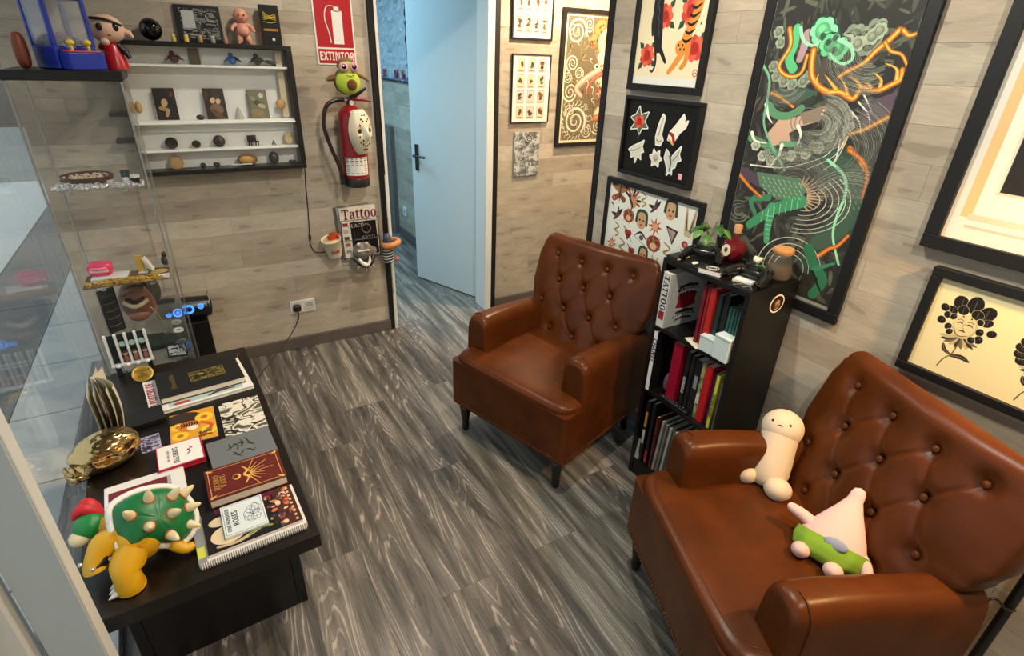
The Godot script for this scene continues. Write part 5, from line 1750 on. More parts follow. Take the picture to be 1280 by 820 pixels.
func build_table_things() -> void:
	var Y := TOP + 0.0004
	# the poster book and the dark book on it
	var pb := book("poster_book", "large white poster book with red lettering under the black book", "book", Vector3(-0.137, Y, -2.160), Vector3(0, 7, 0), Vector3(0.352, 0.014, 0.258), mat("deded6", 0.5), "", tex_mat(poster_cover(), 0.4))
	lettering(pb, "100 POSTERS OF", 0.026, mat("b01c24", 0.5), Vector3(-0.156, 0.0155, 0.004), Vector3(-90, 90, 0), "Droid Sans", 0.0006, 0.80)
	var bb := book("art_book", "black clothbound book with gold panel lying on the poster book", "book", Vector3(-0.127, Y + 0.0152, -2.180), Vector3(0, 6, 0), Vector3(0.292, 0.026, 0.212), mat("12110f", 0.5))
	var gold := mat("a8873c", 0.4, 0.5)
	var gp := part(bb, "gold_panel", MB.new().box(Vector3(0.028, 0.0264, 0.0), Vector3(0.118, 0.001, 0.072)), tex_mat(inkwash(118, 72, 61, "15130f", "8a7a34"), 0.45))
	var bd := MB.new()
	for s in [-1.0, 1.0]:
		bd.box(Vector3(0.028, 0.0266, s * 0.037), Vector3(0.124, 0.0014, 0.0022))
		bd.box(Vector3(0.028 + s * 0.061, 0.0266, 0), Vector3(0.0022, 0.0014, 0.074))
	part(gp, "gold_border", bd, gold)
	lettering(bb, "Pinocchio", 0.017, mat("6e5f36", 0.5, 0.3), Vector3(-0.092, 0.0265, 0.0), Vector3(-90, 90, 0), "Droid Serif")
	# loose prints
	sheet("art_print", "yellow and orange art print of a tiger among flowers", "art print", Vector3(-0.168, Y, -1.888), 1.0, 0.142, 0.200, 0.003, tex_mat(tiger_cover(), 0.3))
	sheet("art_print", "black and cream ink art print beside the yellow one", "art print", Vector3(-0.009, Y, -1.877), 2.0, 0.138, 0.226, 0.003, tex_mat(inkwash(70, 114, 12, "dcd6c2", "2a2620"), 0.3))
	sheet("card", "small lilac and navy patterned card by the gold skull", "card", Vector3(-0.297, Y, -1.850), 6.0, 0.058, 0.094, 0.002, tex_mat(inkwash(58, 94, 4, "b3aecb", "23223f"), 0.4))
	# red edged white book
	var rw := book("paperback", "white covered book with red edges and a small dancing figure", "book", Vector3(-0.210, Y, -1.724), Vector3(0, 4, 0), Vector3(0.134, 0.018, 0.130), mat("b5183c", 0.45), "", null, "b5183c")
	part(rw, "cover_panel", MB.new().box(Vector3(0.0, 0.0183, 0.0), Vector3(0.124, 0.0008, 0.120)), mat("e6e4dc", 0.45))
	lettering(rw, "BELLOS", 0.016, mat("2a2828", 0.5), Vector3(-0.012, 0.0188, 0.022), Vector3(-90, 90, 0), "Droid Sans", 0.0006, 0.7)
	lettering(rw, "BAYS", 0.016, mat("2a2828", 0.5), Vector3(-0.012, 0.0188, -0.020), Vector3(-90, 90, 0), "Droid Sans", 0.0006, 0.7)
	lettering(rw, "de mis ojos", 0.008, mat("8a5a50", 0.5), Vector3(-0.034, 0.0188, 0.0), Vector3(-90, 90, 0), "Droid Sans")
	part(rw, "printed_leg", MB.new().tube(V3([0.018, 0.0188, 0.022, 0.030, 0.0188, 0.004, 0.022, 0.0188, -0.006]), [0.001, 0.0024, 0.002], 6), mat("1a1818", 0.5))
	part(rw, "printed_leg", MB.new().tube(V3([0.022, 0.0188, -0.006, 0.036, 0.0188, -0.012, 0.026, 0.0188, -0.026]), [0.002, 0.0024, 0.001], 6), mat("c41f4c", 0.5))
	# grey book
	var gb := book("hardback", "grey clothbound book with black brushed characters", "book", Vector3(-0.032, Y, -1.663), Vector3(0, 4, 0), Vector3(0.196, 0.020, 0.154), mat("65696a", 0.6))
	var gl := MB.new()
	rng.seed = 91
	for k in 16:
		var c := Vector3(rng.randf_range(-0.035, 0.045), 0.0203, rng.randf_range(-0.04, 0.04))
		var a := rng.randf() * 3.0
		var l := rng.randf_range(0.008, 0.02)
		gl.tube([c - Vector3(cos(a), 0, sin(a)) * l, c, c + Vector3(cos(a + 0.3), 0, sin(a + 0.3)) * l], [0.0006, 0.0022, 0.0006], 6)
	part(gb, "brushed_characters", gl, mat("17181a", 0.6))
	# dark red book
	var vb := book("hardback", "dark red hardback with gold rays and crescent on the cover", "book", Vector3(-0.037, Y, -1.504), Vector3(0, 2.5, 0), Vector3(0.216, 0.030, 0.148), mat("541a16", 0.45), "", tex_mat(ray_cover(), 0.38))
	lettering(vb, "VADE", 0.015, mat("c79a48", 0.4, 0.4), Vector3(-0.062, 0.0309, 0.0), Vector3(-90, 90, 0), "Droid Serif")
	lettering(vb, "RETRO", 0.015, mat("c79a48", 0.4, 0.4), Vector3(-0.080, 0.0309, 0.0), Vector3(-90, 90, 0), "Droid Serif")
	# magazine pile at the front
	var sb := thing("ring_binder", "white comb-bound book with silver cover under the collage magazine", "book", Vector3(-0.050, Y, -1.310), 3.4)
	part(sb, "sheets", MB.new().box(Vector3(0, 0.009, 0), Vector3(0.272, 0.018, 0.180), 0.002), mat("d4d2cf", 0.5))
	var cmb := MB.new()
	for k in 48:
		cmb.torus(Vector3(lerpf(-0.130, 0.130, k / 47.0), 0.009, 0.091), 0.009, 0.0012, 10, 5, Basis(Vector3(0, 0, 1), PI / 2))
	var cm := part(sb, "comb_rings", cmb, mat("dcdad6", 0.4))
	cm.set_meta("kind", "stuff")
	var tab := part(sb, "cover_strip", MB.new().box(Vector3(-0.126, 0.0184, 0.0), Vector3(0.020, 0.0008, 0.178)), mat("9da2a6", 0.3, 0.4))
	for z in [-0.06, 0.052]:
		part(tab, "yellow_block", MB.new().box(Vector3(-0.126, 0.0188, z), Vector3(0.018, 0.0008, 0.040)), mat("c7cc4e", 0.5))
	var mg := sheet("magazine", "glossy collage magazine with a dark red band on the white binder", "magazine", Vector3(-0.042, Y + 0.0190, -1.312), 3.4, 0.240, 0.164, 0.006, tex_mat(collage(), 0.28))
	lettering(mg, "ESCUELA", 0.010, mat("e8e4dc", 0.5), Vector3(-0.02, 0.0068, -0.073), Vector3(-90, 0, 0), "Droid Sans")
	var rs := thing("booklet", "pale blue booklet with an outlined drawing and the words one hundred roses", "booklet", Vector3(-0.060, Y + 0.0260, -1.322), 2.0)
	part(rs, "cover", MB.new().box(Vector3(0, 0.004, 0), Vector3(0.110, 0.008, 0.126), 0.001), mat("cfd8da", 0.5))
	var ink := mat("3c4448", 0.6)
	lettering(rs, "ONE HUNDRED", 0.0095, ink, Vector3(-0.040, 0.0083, 0.0), Vector3(-90, 90, 0), "Droid Sans")
	lettering(rs, "ROSES", 0.0150, ink, Vector3(-0.022, 0.0083, 0.0), Vector3(-90, 90, 0), "Droid Sans")
	var ol := MB.new()
	rng.seed = 7
	for k in 9:
		var p := []
		var c := Vector3(0.022 + 0.012 * cos(k * 0.9), 0.0082, 0.020 * sin(k * 0.7 + 0.4))
		for i in 15:
			var a := TAU * i / 14.0
			p.append(c + Vector3(cos(a) * 0.012, 0, sin(a) * 0.015 * (1.0 + 0.2 * sin(3.0 * a))))
		ol.tube(p, 0.0005, 5, false)
	for s in [-1.0, 1.0]:
		ol.tube([Vector3(-0.050, 0.0082, s * 0.058), Vector3(0.050, 0.0082, s * 0.058)], 0.0005, 5)
		ol.tube([Vector3(s * 0.050, 0.0082, -0.058), Vector3(s * 0.050, 0.0082, 0.058)], 0.0005, 5)
	part(rs, "outline_drawing", ol, ink)
	# white magazine under the toy
	var um := thing("magazine", "white bordered magazine with dark red cover under the toy turtle", "magazine", Vector3(-0.302, Y, -1.562), 4.0)
	part(um, "sheets", MB.new().box(Vector3(0, 0.005, 0), Vector3(0.208, 0.010, 0.205), 0.002), mat("dcdbd6", 0.5))
	part(um, "cover_panel", MB.new().box(Vector3(-0.018, 0.0103, 0.008), Vector3(0.150, 0.0008, 0.150)), mat("6e1f28", 0.35))
	part(um, "cover_strip", MB.new().box(Vector3(0.062, 0.0103, 0.008), Vector3(0.010, 0.0010, 0.150)), mat("9fa0a2", 0.35))
	# black boxes near the rear corner
	solo("box", "flat black box on the table between skull and poster book", "box", MB.new().box(Vector3(0, 0.010, 0), Vector3(0.120, 0.020, 0.10), 0.003), mat("0a0a0b", 0.5), Vector3(-0.315, Y, -2.005), Vector3(0, 8, 0))
	# gold medal leaning at the back
	var md := thing("medal", "gold coloured round medal standing behind the poster book", "medal", Vector3(-0.325, Y, -2.330), 4.0)
	part(md, "disc", MB.new().at(Vector3(0, 0.022, 0), Basis(Vector3.RIGHT, PI / 2 - 0.95)).lathe([Vector2(0, -0.004), Vector2(0.034, -0.004), Vector2(0.037, -0.001), Vector2(0.037, 0.003), Vector2(0.033, 0.004), Vector2(0.031, 0.003), Vector2(0, 0.003)], 32), mat("b9953e", 0.32, 0.7))
	for k in 3:
		lettering(md, ["HONOR", "AL", "ARTE"][k], 0.011, mat("7a5f22", 0.4, 0.6), Vector3(0, 0.022, 0) + Vector3(0, 0.58, -0.81) * (0.013 - 0.013 * k) + Vector3(0, 0.81, 0.58) * 0.0035, Vector3(-54.4, 0, 0))
	build_rack()
	build_zine()
	build_skull()
	build_turtle()

func build_rack() -> void:
	var t := thing("card_rack", "white slotted display rack with mint discs and small figures at the table's rear", "rack", Vector3(-0.352, TOP, -2.395), 3.0)
	var w := mat("dedfdb", 0.4)
	part(t, "base_bar", MB.new().box(Vector3(0, 0.052, 0.006), Vector3(0.145, 0.010, 0.016), 0.002), w)
	part(t, "foot", MB.new().box(Vector3(-0.055, 0.024, -0.012), Vector3(0.016, 0.048, 0.03), 0.002), mat("1a1a1a", 0.5))
	part(t, "foot", MB.new().box(Vector3(0.055, 0.024, -0.012), Vector3(0.016, 0.048, 0.03), 0.002), mat("1a1a1a", 0.5))
	part(t, "back_board", MB.new().box(Vector3(0, 0.115, -0.010), Vector3(0.140, 0.125, 0.004), 0.001), mat("23292a", 0.5))
	for k in 5:
		part(t, "upright", MB.new().box(Vector3(-0.066 + 0.033 * k, 0.118, 0.006), Vector3(0.010, 0.140, 0.014), 0.003), w)
		if k < 4:
			part(t, "base_knob", MB.new().ell(Vector3(-0.0495 + 0.033 * k, 0.050, 0.016), Vector3(0.008, 0.008, 0.006), 10, 6), w)
	for k in 3:
		var x := -0.0165 + 0.033 * k
		solo("token", "round mint green token in the white rack, %s slot" % ["second", "third", "right end"][k], "token", MB.new().at(Vector3(x, 0.138, 0.000), Basis(Vector3.RIGHT, PI / 2)).lathe([Vector2(0, -0.003), Vector2(0.011, -0.003), Vector2(0.0125, 0), Vector2(0.011, 0.003), Vector2(0, 0.003)], 18), mat("9fc4b8", 0.4), Vector3(-0.352, TOP, -2.395), Vector3(0, 3, 0), "mint tokens in the white rack")
		var f := thing("figurine", "tiny pink beige figure in the white rack, %s slot" % ["second", "third", "right end"][k], "figurine", Vector3(-0.352 + x, TOP + 0.060, -2.394 - x * 0.05), 3.0, "tiny figures in the white rack")
		part(f, "body", MB.new().lathe([Vector2(0, 0), Vector2(0.009, 0.0), Vector2(0.0105, 0.014), Vector2(0.007, 0.026), Vector2(0, 0.029)], 12), mat("8a5a4c", 0.5))
		part(f, "head", MB.new().ell(Vector3(0, 0.036, 0), Vector3(0.009, 0.010, 0.009), 12, 8), mat("c8a493", 0.5))
		part(f, "hat", MB.new().ell(Vector3(0, 0.043, 0), Vector3(0.0095, 0.006, 0.0095), 12, 6), mat("3a2a28", 0.5))

func build_zine() -> void:
	# an open magazine standing upright, leaves bowed
	var t := thing("open_magazine", "open magazine standing on edge against the shop window behind the gold skull", "magazine", Vector3(-0.425, TOP, -1.985), 4.0)
	var paper := mat("cbc6ae", 0.6)
	var art := tex_mat(inkwash(120, 170, 33, "8f8a78", "4a4238", "7a3a48"), 0.35)
	var k := 0
	for s in [[-0.006, 0.0, 1.0], [0.000, 0.18, 1.0], [0.006, 0.36, 1.0], [0.012, 0.55, 0.9], [0.018, 0.75, 0.8]]:
		var P := []
		for i in 9:
			var row := []
			var v := i / 8.0
			for j in 13:
				var u := j / 12.0
				var x: float = s[0] + 0.062 * s[1] * sin(u * PI * 0.62) + 0.016 * sin(v * PI) * s[1]
				var z: float = 0.020 + 0.125 * u * s[2]
				row.append(Vector3(x * (0.75 + 0.25 * v), 0.205 * v, z - 0.060 + 0.010 * v))
			P.append(row)
		var m := MB.new().grid(P)
		part(t, "leaf", m, art if k == 2 else paper)
		k += 1
	for s in [0.15, 0.45]:
		var P := []
		for i in 9:
			var row := []
			var v := i / 8.0
			for j in 11:
				var u := j / 10.0
				row.append(Vector3(0.008 + 0.060 * s * sin(u * PI * 0.5), 0.205 * v, -0.040 - 0.065 * u * (1.2 - 0.4 * s)))
			P.append(row)
		part(t, "leaf", MB.new().grid(P), paper)
	part(t, "spine", MB.new().box(Vector3(0.004, 0.102, -0.040), Vector3(0.008, 0.204, 0.006), 0.002), mat("d8d4c4", 0.5))

func build_skull() -> void:
	# polished gold skull ornament, dome up, jaw towards the window
	var g := mat("c8ab74", 0.14, 1.0)
	var t := thing("gold_skull", "shiny gold skull ornament on the table by the shop window", "ornament", Vector3(-0.405, TOP, -1.795), 28.0)
	var P := []
	var z := noise(3, 5.0, 2)
	for i in 41:
		var ph := PI * i / 40 - PI / 2
		var row := []
		for j in 64:
			var a := TAU * j / 64
			var d := Vector3(cos(ph) * cos(a), sin(ph), cos(ph) * sin(a))
			var r := Vector3(0.098, 0.062, 0.070)
			var p := d * r
			# face at -x: brow, two sockets, nose, cheekbones
			var f := smoothstep(0.35, 0.9, -d.x)
			for s in [-1.0, 1.0]:
				var e := Vector2(d.z - s * 0.36, d.y - 0.02)
				p += -d * 0.026 * exp(-e.length_squared() / 0.030) * f
				var ck := Vector2(d.z - s * 0.55, d.y + 0.42)
				p += d * 0.012 * exp(-ck.length_squared() / 0.05) * f
				# temples
				var tp := Vector2(d.x + 0.25, d.y - 0.1)
				p += -Vector3(0, 0, s) * 0.010 * exp(-tp.length_squared() / 0.08) * smoothstep(0.3, 0.9, d.z * s)
			var ns := Vector2(d.z, d.y + 0.32)
			p += -d * 0.016 * exp(-ns.length_squared() / 0.016) * f
			var br := absf(d.y - 0.26)
			p += d * 0.007 * exp(-br * br / 0.01) * f
			p += d * 0.0022 * z.get_noise_3dv(d)
			p.y = maxf(p.y, -0.052)
			row.append(p + Vector3(0, 0.054, 0))
		P.append(row)
	part(t, "cranium", MB.new().grid(P, true), g)
	var jaw := soft_box(Vector3(0.030, 0.017, 0.036), Vector3(-0.088, 0.018, 0), 3.0, 14, 28)
	part(t, "jaw", jaw, g)
	for k in 7:
		var a := (k - 3) * 0.24
		part(t, "tooth", MB.new().ell(Vector3(-0.096 - 0.016 * cos(a), 0.038, 0.034 * sin(a) * 1.1), Vector3(0.006, 0.009, 0.005), 10, 7), g)

func build_turtle() -> void:
	# stand-in toy: a plain turtle with a spiked green shell
	var t := thing("toy_turtle", "yellow toy turtle with white rimmed green spiked shell at the table's front", "toy", Vector3(-0.300, TOP, -1.335), 0.0)
	var yel := mat("d8a412", 0.42)
	var grn := mat("0d6b35", 0.38)
	var wht := mat("dfe0da", 0.4)
	var crm := mat("d9cba0", 0.45)
	# shell: a dome whose axis leans towards the viewer and up
	var ax := Vector3(0.40, 0.62, 0.68).normalized()
	var sx := Vector3(0.93, -0.10, -0.40)
	sx = (sx - ax * sx.dot(ax)).normalized()
	var sz := sx.cross(ax)
	var B := Basis(sx, ax, sz)
	var c := Vector3(0.036, 0.104, 0.002)
	var rim := PackedVector2Array(V2([-0.078, -0.034, -0.062, -0.066, 0.0, -0.072, 0.066, -0.050, 0.092, 0.0, 0.084, 0.046, 0.040, 0.072, -0.030, 0.044, -0.078, 0.030]))
	var outline := spline(Array(rim) + [rim[0], rim[1]], 6)
	outline = outline.slice(0, 9 * 6)
	var P := []
	for i in 15:
		var s := i / 14.0
		var row := []
		for q in outline:
			var k := cos(s * PI / 2)
			var p := Vector3(q.x * k, 0.056 * sin(s * PI / 2), q.y * k * 1.14)
			# plates: shallow grooves
			var a := atan2(q.y, q.x)
			p.y -= 0.003 * pow(maxf(0.0, cos(a * 5.0)), 12.0) * sin(s * PI)
			row.append(c + B * p)
		P.append(row)
	var sh := part(t, "shell", MB.new().grid(P, true), grn)
	var rp := []
	for q in outline:
		rp.append(c + B * Vector3(q.x * 1.04, 0.0, q.y * 1.18))
	rp.append(rp[0])
	part(sh, "shell_rim", MB.new().tube(rp, 0.0095, 10, false), wht)
	var sp := MB.new().lathe([Vector2(0.0125, 0.0), Vector2(0.0120, 0.010), Vector2(0.0085, 0.024), Vector2(0.004, 0.034), Vector2(0, 0.038)], 14).done()
	var rg := MB.new().torus(Vector3(0, 0.001, 0), 0.0125, 0.003, 16, 6).done()
	for q in [[-0.046, -0.030], [0.000, -0.046], [0.048, -0.030], [-0.024, 0.008], [0.030, 0.004], [0.072, 0.008], [0.058, 0.040], [0.012, 0.044], [0.078, -0.024]]:
		var rr := Vector2(q[0] / 0.090, q[1] / 0.070)
		var hgt := 0.056 * sqrt(maxf(0.05, 1.0 - rr.length_squared()))
		var p := c + B * Vector3(q[0], hgt - 0.004, q[1] * 1.14)
		var up := (B * Vector3(rr.x * 0.9, maxf(0.3, sqrt(maxf(0.05, 1.0 - rr.length_squared()))), rr.y * 0.9)).normalized()
		var s1 := up.cross(Vector3(0.3, 0.1, 0.9)).normalized()
		var bb := Basis(s1, up, s1.cross(up))
		var o := part(sh, "spike", sp, crm, p)
		o.basis = bb
		var o2 := part(sh, "spike_ring", rg, mat("9a4a1c", 0.5), p)
		o2.basis = bb
	# body and limbs
	part(t, "body", MB.new().ell(Vector3(0.0, 0.080, 0.018), Vector3(0.060, 0.062, 0.056), 24, 16), yel)
	var leg := MB.new().tube(curve3(V3([-0.005, 0.085, 0.055, -0.030, 0.055, 0.085, -0.030, 0.022, 0.098, -0.030, 0.002, 0.100])), [0.030, 0.034, 0.036, 0.038, 0.038, 0.037, 0.035, 0.032, 0.030, 0.030, 0.030, 0.030, 0.031, 0.032, 0.033, 0.033, 0.033, 0.033, 0.032], 16)
	part(t, "leg", leg, yel)
	var lg2 := MB.new().tube(V3([0.03, 0.07, -0.05, 0.02, 0.03, -0.07, 0.02, 0.002, -0.07]), [0.026, 0.026, 0.028], 14)
	part(t, "leg", lg2, yel)
	for k in 3:
		part(t, "claw", MB.new().tube(V3([-0.054, 0.012, 0.082 + 0.016 * k, -0.066, 0.009, 0.084 + 0.016 * k, -0.076, 0.004, 0.085 + 0.016 * k]), [0.0075, 0.006, 0.0008], 8), wht)
	# arm with a studded black band
	part(t, "arm", MB.new().tube(curve3(V3([-0.030, 0.115, 0.020, -0.066, 0.100, 0.030, -0.090, 0.070, 0.046, -0.088, 0.048, 0.060])), [0.022, 0.024, 0.026, 0.028, 0.030, 0.032, 0.032, 0.031, 0.029, 0.027, 0.026, 0.025, 0.025, 0.026, 0.028, 0.029, 0.028, 0.024, 0.018], 16), yel)
	part(t, "band", MB.new().at(Vector3(-0.087, 0.076, 0.043), Basis(Vector3(0.6, 0, 0.8).normalized(), 0.5)).lathe([Vector2(0.028, -0.009), Vector2(0.032, -0.008), Vector2(0.032, 0.008), Vector2(0.028, 0.009)], 18), mat("121212", 0.5))
	for k in 5:
		var a := k * TAU / 5 + 0.5
		part(t, "stud", MB.new().ell(Vector3(-0.087 + cos(a) * 0.032, 0.076, 0.043 + sin(a) * 0.032), Vector3(0.006, 0.006, 0.006), 10, 8), mat("c9c9c6", 0.25, 0.8))
	# tail
	part(t, "tail", MB.new().tube(curve3(V3([0.045, 0.060, 0.010, 0.075, 0.034, 0.040, 0.094, 0.020, 0.050, 0.112, 0.018, 0.044])), [0.024, 0.023, 0.022, 0.021, 0.020, 0.019, 0.018, 0.017, 0.016, 0.015, 0.014, 0.014, 0.013, 0.013, 0.012, 0.012, 0.011, 0.010, 0.009], 14), yel)
	# plain rounded head towards the window
	part(t, "neck", MB.new().tube(V3([-0.02, 0.11, -0.02, -0.06, 0.105, -0.035, -0.085, 0.10, -0.045]), [0.024, 0.022, 0.022], 14), yel)
	var hd := part(t, "head", MB.new().ell(Vector3(-0.100, 0.108, -0.048), Vector3(0.036, 0.034, 0.034), 20, 14), mat("14803c", 0.4))
	part(hd, "muzzle", MB.new().ell(Vector3(-0.122, 0.094, -0.030), Vector3(0.024, 0.020, 0.024), 16, 10), crm)
	# knotted red cloth round the neck
	for k in 4:
		var a := 2.2 + k * 0.55
		part(t, "scarf", MB.new().tube(curve3([Vector3(-0.075, 0.115, -0.066), Vector3(-0.075, 0.128, -0.066) + Vector3(cos(a) * 0.03, 0.012 + 0.004 * k, -absf(sin(a)) * 0.026), Vector3(-0.075, 0.120, -0.066) + Vector3(cos(a) * 0.062, 0.012 - 0.006 * k, -absf(sin(a)) * 0.05)]), [0.010, 0.012, 0.014, 0.016, 0.017, 0.017, 0.016, 0.015, 0.013, 0.011, 0.008, 0.005, 0.001], 10), mat("c01722", 0.5))

# ---- bookcase contents --------------------------------------------------------------------------------------------
func upright(called: String, label: String, z: float, y: float, w: float, h: float, d: float, cover: Material, group := "", x := 1.475, lean := 0.0, pages := "d8d2c2") -> Node3D:
	# a book standing on a shelf, its spine towards the room (local -x); w is its thickness along z
	var t := thing(called, label, "book", Vector3(x, y, z), 0.0, group)
	t.rotation_degrees.x = lean
	var k := minf(0.0025, w * 0.2)
	var m := MB.new()
	m.box(Vector3(k / 2, h / 2, 0), Vector3(k, h, w), k * 0.4)
	m.box(Vector3(d / 2, h / 2, w / 2 - k / 2), Vector3(d, h, k), k * 0.3)
	m.box(Vector3(d / 2, h / 2, -w / 2 + k / 2), Vector3(d, h, k), k * 0.3)
	part(t, "cover", m, cover)
	part(t, "pages", MB.new().box(Vector3(d / 2, h / 2, 0), Vector3(d - 0.006, h - 0.006, w - k * 2)), mat(pages, 0.8))
	return t

func build_bookcase_things() -> void:
	var s1 := 0.7495
	var s2 := 0.4565
	var s3 := 0.0845
	# big white book, cover turned to the viewer
	var wb := upright("art_book", "thick white book with black and red lettered cover on the top shelf", -1.304, s1, 0.040, 0.222, 0.205, mat("c9c8c0", 0.45), "", 1.455)
	var blk := mat("1c1b1b", 0.5)
	var red := mat("8d1f25", 0.5)
	var cov := part(wb, "cover_panel", MB.new().box(Vector3(0.10, 0.111, 0.0204), Vector3(0.185, 0.205, 0.0006)), mat("bdbdb6", 0.5))
	var rd := MB.new().at(Vector3(0.10, 0.100, 0.0206)).prism(PackedVector2Array(V2([-0.05, 0.024, -0.01, 0.036, 0.056, 0.028, 0.046, 0.004, 0.054, -0.020, 0.0, -0.030, -0.052, -0.022, -0.044, 0.0])), 0.0, 0.0006)
	part(wb, "red_emblem", rd, red)
	var bn := MB.new()
	for b in [[0.152, 0.0], [0.046, 0.0]]:
		bn.at(Vector3(0.10, b[0], 0.0206)).prism(PackedVector2Array(V2([-0.060, -0.012, -0.045, 0.014, 0.0, 0.022, 0.050, 0.014, 0.062, -0.010, 0.0, 0.0])), 0.0, 0.0005)
		bn.at(Vector3(0.10, b[0], 0.0206)).prism(PackedVector2Array(V2([-0.052, -0.026, -0.040, -0.018, 0.0, -0.010, 0.044, -0.018, 0.050, -0.026, 0.0, -0.018])), 0.0, 0.0005)
	bn.T = Transform3D()
	part(wb, "black_emblem", bn, blk)
	lettering(wb, "TATTOO", 0.022, mat("c9c8c0", 0.5), Vector3(0.10, 0.148, 0.0212), Vector3.ZERO, "Droid Serif")
	lettering(wb, "MASTERS", 0.016, mat("c9c8c0", 0.5), Vector3(0.10, 0.044, 0.0212), Vector3.ZERO, "Droid Serif")
	lettering(wb, "TATTOO", 0.026, blk, Vector3(-0.0005, 0.140, 0.0), Vector3(0, -90, -90), "Droid Serif", 0.0006, 0.9)
	part(wb, "red_emblem", MB.new().box(Vector3(-0.0004, 0.050, 0), Vector3(0.0006, 0.034, 0.026)), red)
	# red and dark spines on the top shelf
	upright("hardback", "dark crimson book beside the white tattoo book, left of three red spines", -1.148, s1, 0.015, 0.225, 0.20, mat("6e1420", 0.45), "", 1.480)
	upright("hardback", "crimson book in the middle of the three red spines on the top shelf", -1.130, s1, 0.013, 0.226, 0.20, mat("8c1a22", 0.45), "", 1.480)
	upright("hardback", "bright red book, the right one of three red spines on the top shelf", -1.108, s1, 0.024, 0.228, 0.20, mat("b02420", 0.42), "", 1.476)
	upright("hardback", "dark green book right of the red spines", -1.082, s1, 0.020, 0.215, 0.19, mat("152a24", 0.5), "", 1.485)
	upright("hardback", "black book between the dark green spine and the teal paperbacks", -1.058, s1, 0.022, 0.22, 0.19, mat("111113", 0.5), "", 1.490)
	var teals := ["1f4b44", "255850", "1b4038", "2a5a55", "234a40"]
	for k in 5:
		var b := upright("paperback", "teal spined slim paperback on the top shelf, %s from the left in its row" % ["first", "second", "third", "fourth", "fifth"][k], -1.039 + 0.0135 * k, s1, 0.012, 0.185, 0.15, mat(teals[k], 0.5), "teal slim paperbacks on the top shelf", 1.492)
		part(b, "spine_band", MB.new().box(Vector3(-0.0003, 0.055, 0), Vector3(0.0006, 0.03, 0.011)), mat(["6a5a34", "5b6a60", "7a6a44", "4a5a58", "6a5a34"][k], 0.5))
	# pale card boxes at the shelf edge
	var cards := thing("card_box", "pale mint stack of visiting cards, left pile at the shelf edge", "card box", Vector3(1.480, s1, -1.078), 3.0)
	part(cards, "box", MB.new().box(Vector3(0, 0.026, 0), Vector3(0.050, 0.052, 0.062), 0.002), mat("c6d3d0", 0.5))
	part(cards, "lid", MB.new().box(Vector3(0, 0.056, 0), Vector3(0.052, 0.008, 0.064), 0.002), mat("ccd8d5", 0.5))
	var cards2 := thing("card_box", "pale mint card box, taller right pile at the shelf edge", "card box", Vector3(1.480, s1, -1.015), -2.0)
	part(cards2, "box", MB.new().box(Vector3(0, 0.040, 0), Vector3(0.055, 0.080, 0.064), 0.002), mat("c9d6d3", 0.5))
	part(cards2, "lid", MB.new().box(Vector3(0, 0.086, 0), Vector3(0.057, 0.010, 0.066), 0.002), mat("d0dbd8", 0.5))
	solo("card", "cream card lying flat in front of the red spines", "card", MB.new().box(Vector3(0, 0.001, 0), Vector3(0.055, 0.002, 0.085), 0.0005), mat("d5cfb8", 0.6), Vector3(1.485, s1, -1.14), Vector3(0, -20, 0))
	# middle shelf
	var ch := upright("hardback", "white spined fashion book at the left end of the middle shelf", -1.310, s2, 0.020, 0.270, 0.20, mat("0f0f10", 0.45), "", 1.455)
	part(ch, "white_spine", MB.new().box(Vector3(-0.0005, 0.135, 0), Vector3(0.001, 0.268, 0.018)), mat("dddcd6", 0.45))
	lettering(ch, "CHANEL", 0.020, blk, Vector3(-0.0012, 0.185, 0.0), Vector3(0, -90, -90))
	var cr := upright("binder", "glossy crimson folder on the middle shelf", -1.205, s2, 0.046, 0.262, 0.20, mat("8e0f2a", 0.3), "", 1.472)
	cr.set_meta("category", "folder")
	var pl := soft_box(Vector3(0.035, 0.045, 0.02), Vector3(0, 0.045, 0), 2.4, 12, 24)
	solo("pouch", "dull pink cloth pouch beside the crimson folder", "pouch", pl, mat("6d4a50", 0.8), Vector3(1.53, s2, -1.258))
	var names := [["AUREOLE", -1.160, 0.020, 0.245], ["", -1.137, 0.018, 0.24], ["NOIR", -1.108, 0.034, 0.235]]
	for k in 3:
		var n = names[k]
		var b := upright("hardback", ["black book with a small white title right of the crimson folder", "plain black book between two titled black ones", "thick black book with a pale spine label"][k], n[1], s2, n[2], n[3], 0.19, mat("141416", 0.45), "", 1.484)
		if k == 0:
			lettering(b, "AUREOLE", 0.012, mat("b9b8b2", 0.5), Vector3(-0.0005, 0.10, 0.0), Vector3(0, -90, -90))
		if k == 2:
			part(b, "spine_label", MB.new().box(Vector3(-0.0004, 0.14, 0), Vector3(0.0006, 0.055, 0.016)), mat("7d8083", 0.5))
	var gr := upright("paperback", "olive green illustrated book with white title", -1.080, s2, 0.017, 0.240, 0.19, tex_mat(inkwash(40, 60, 19, "9a9a68", "3f4a28"), 0.45), "", 1.478)
	lettering(gr, "WILL", 0.014, mat("e2e0d2", 0.5), Vector3(-0.0008, 0.085, 0.0), Vector3(0, -90, -90))
	upright("hardback", "plain bright red book on the middle shelf", -1.054, s2, 0.030, 0.240, 0.19, mat("b0141a", 0.42), "", 1.474)
	upright("paperback", "purple spined book right of the red one", -1.029, s2, 0.014, 0.222, 0.18, mat("33234a", 0.5), "", 1.486)
	var ye := upright("paperback", "yellow spined book with black title near the right end", -1.010, s2, 0.014, 0.225, 0.18, mat("c9c236", 0.5), "", 1.474)
	lettering(ye, "TATTOO FLASH", 0.010, blk, Vector3(-0.0006, 0.10, 0.0), Vector3(0, -90, -90))
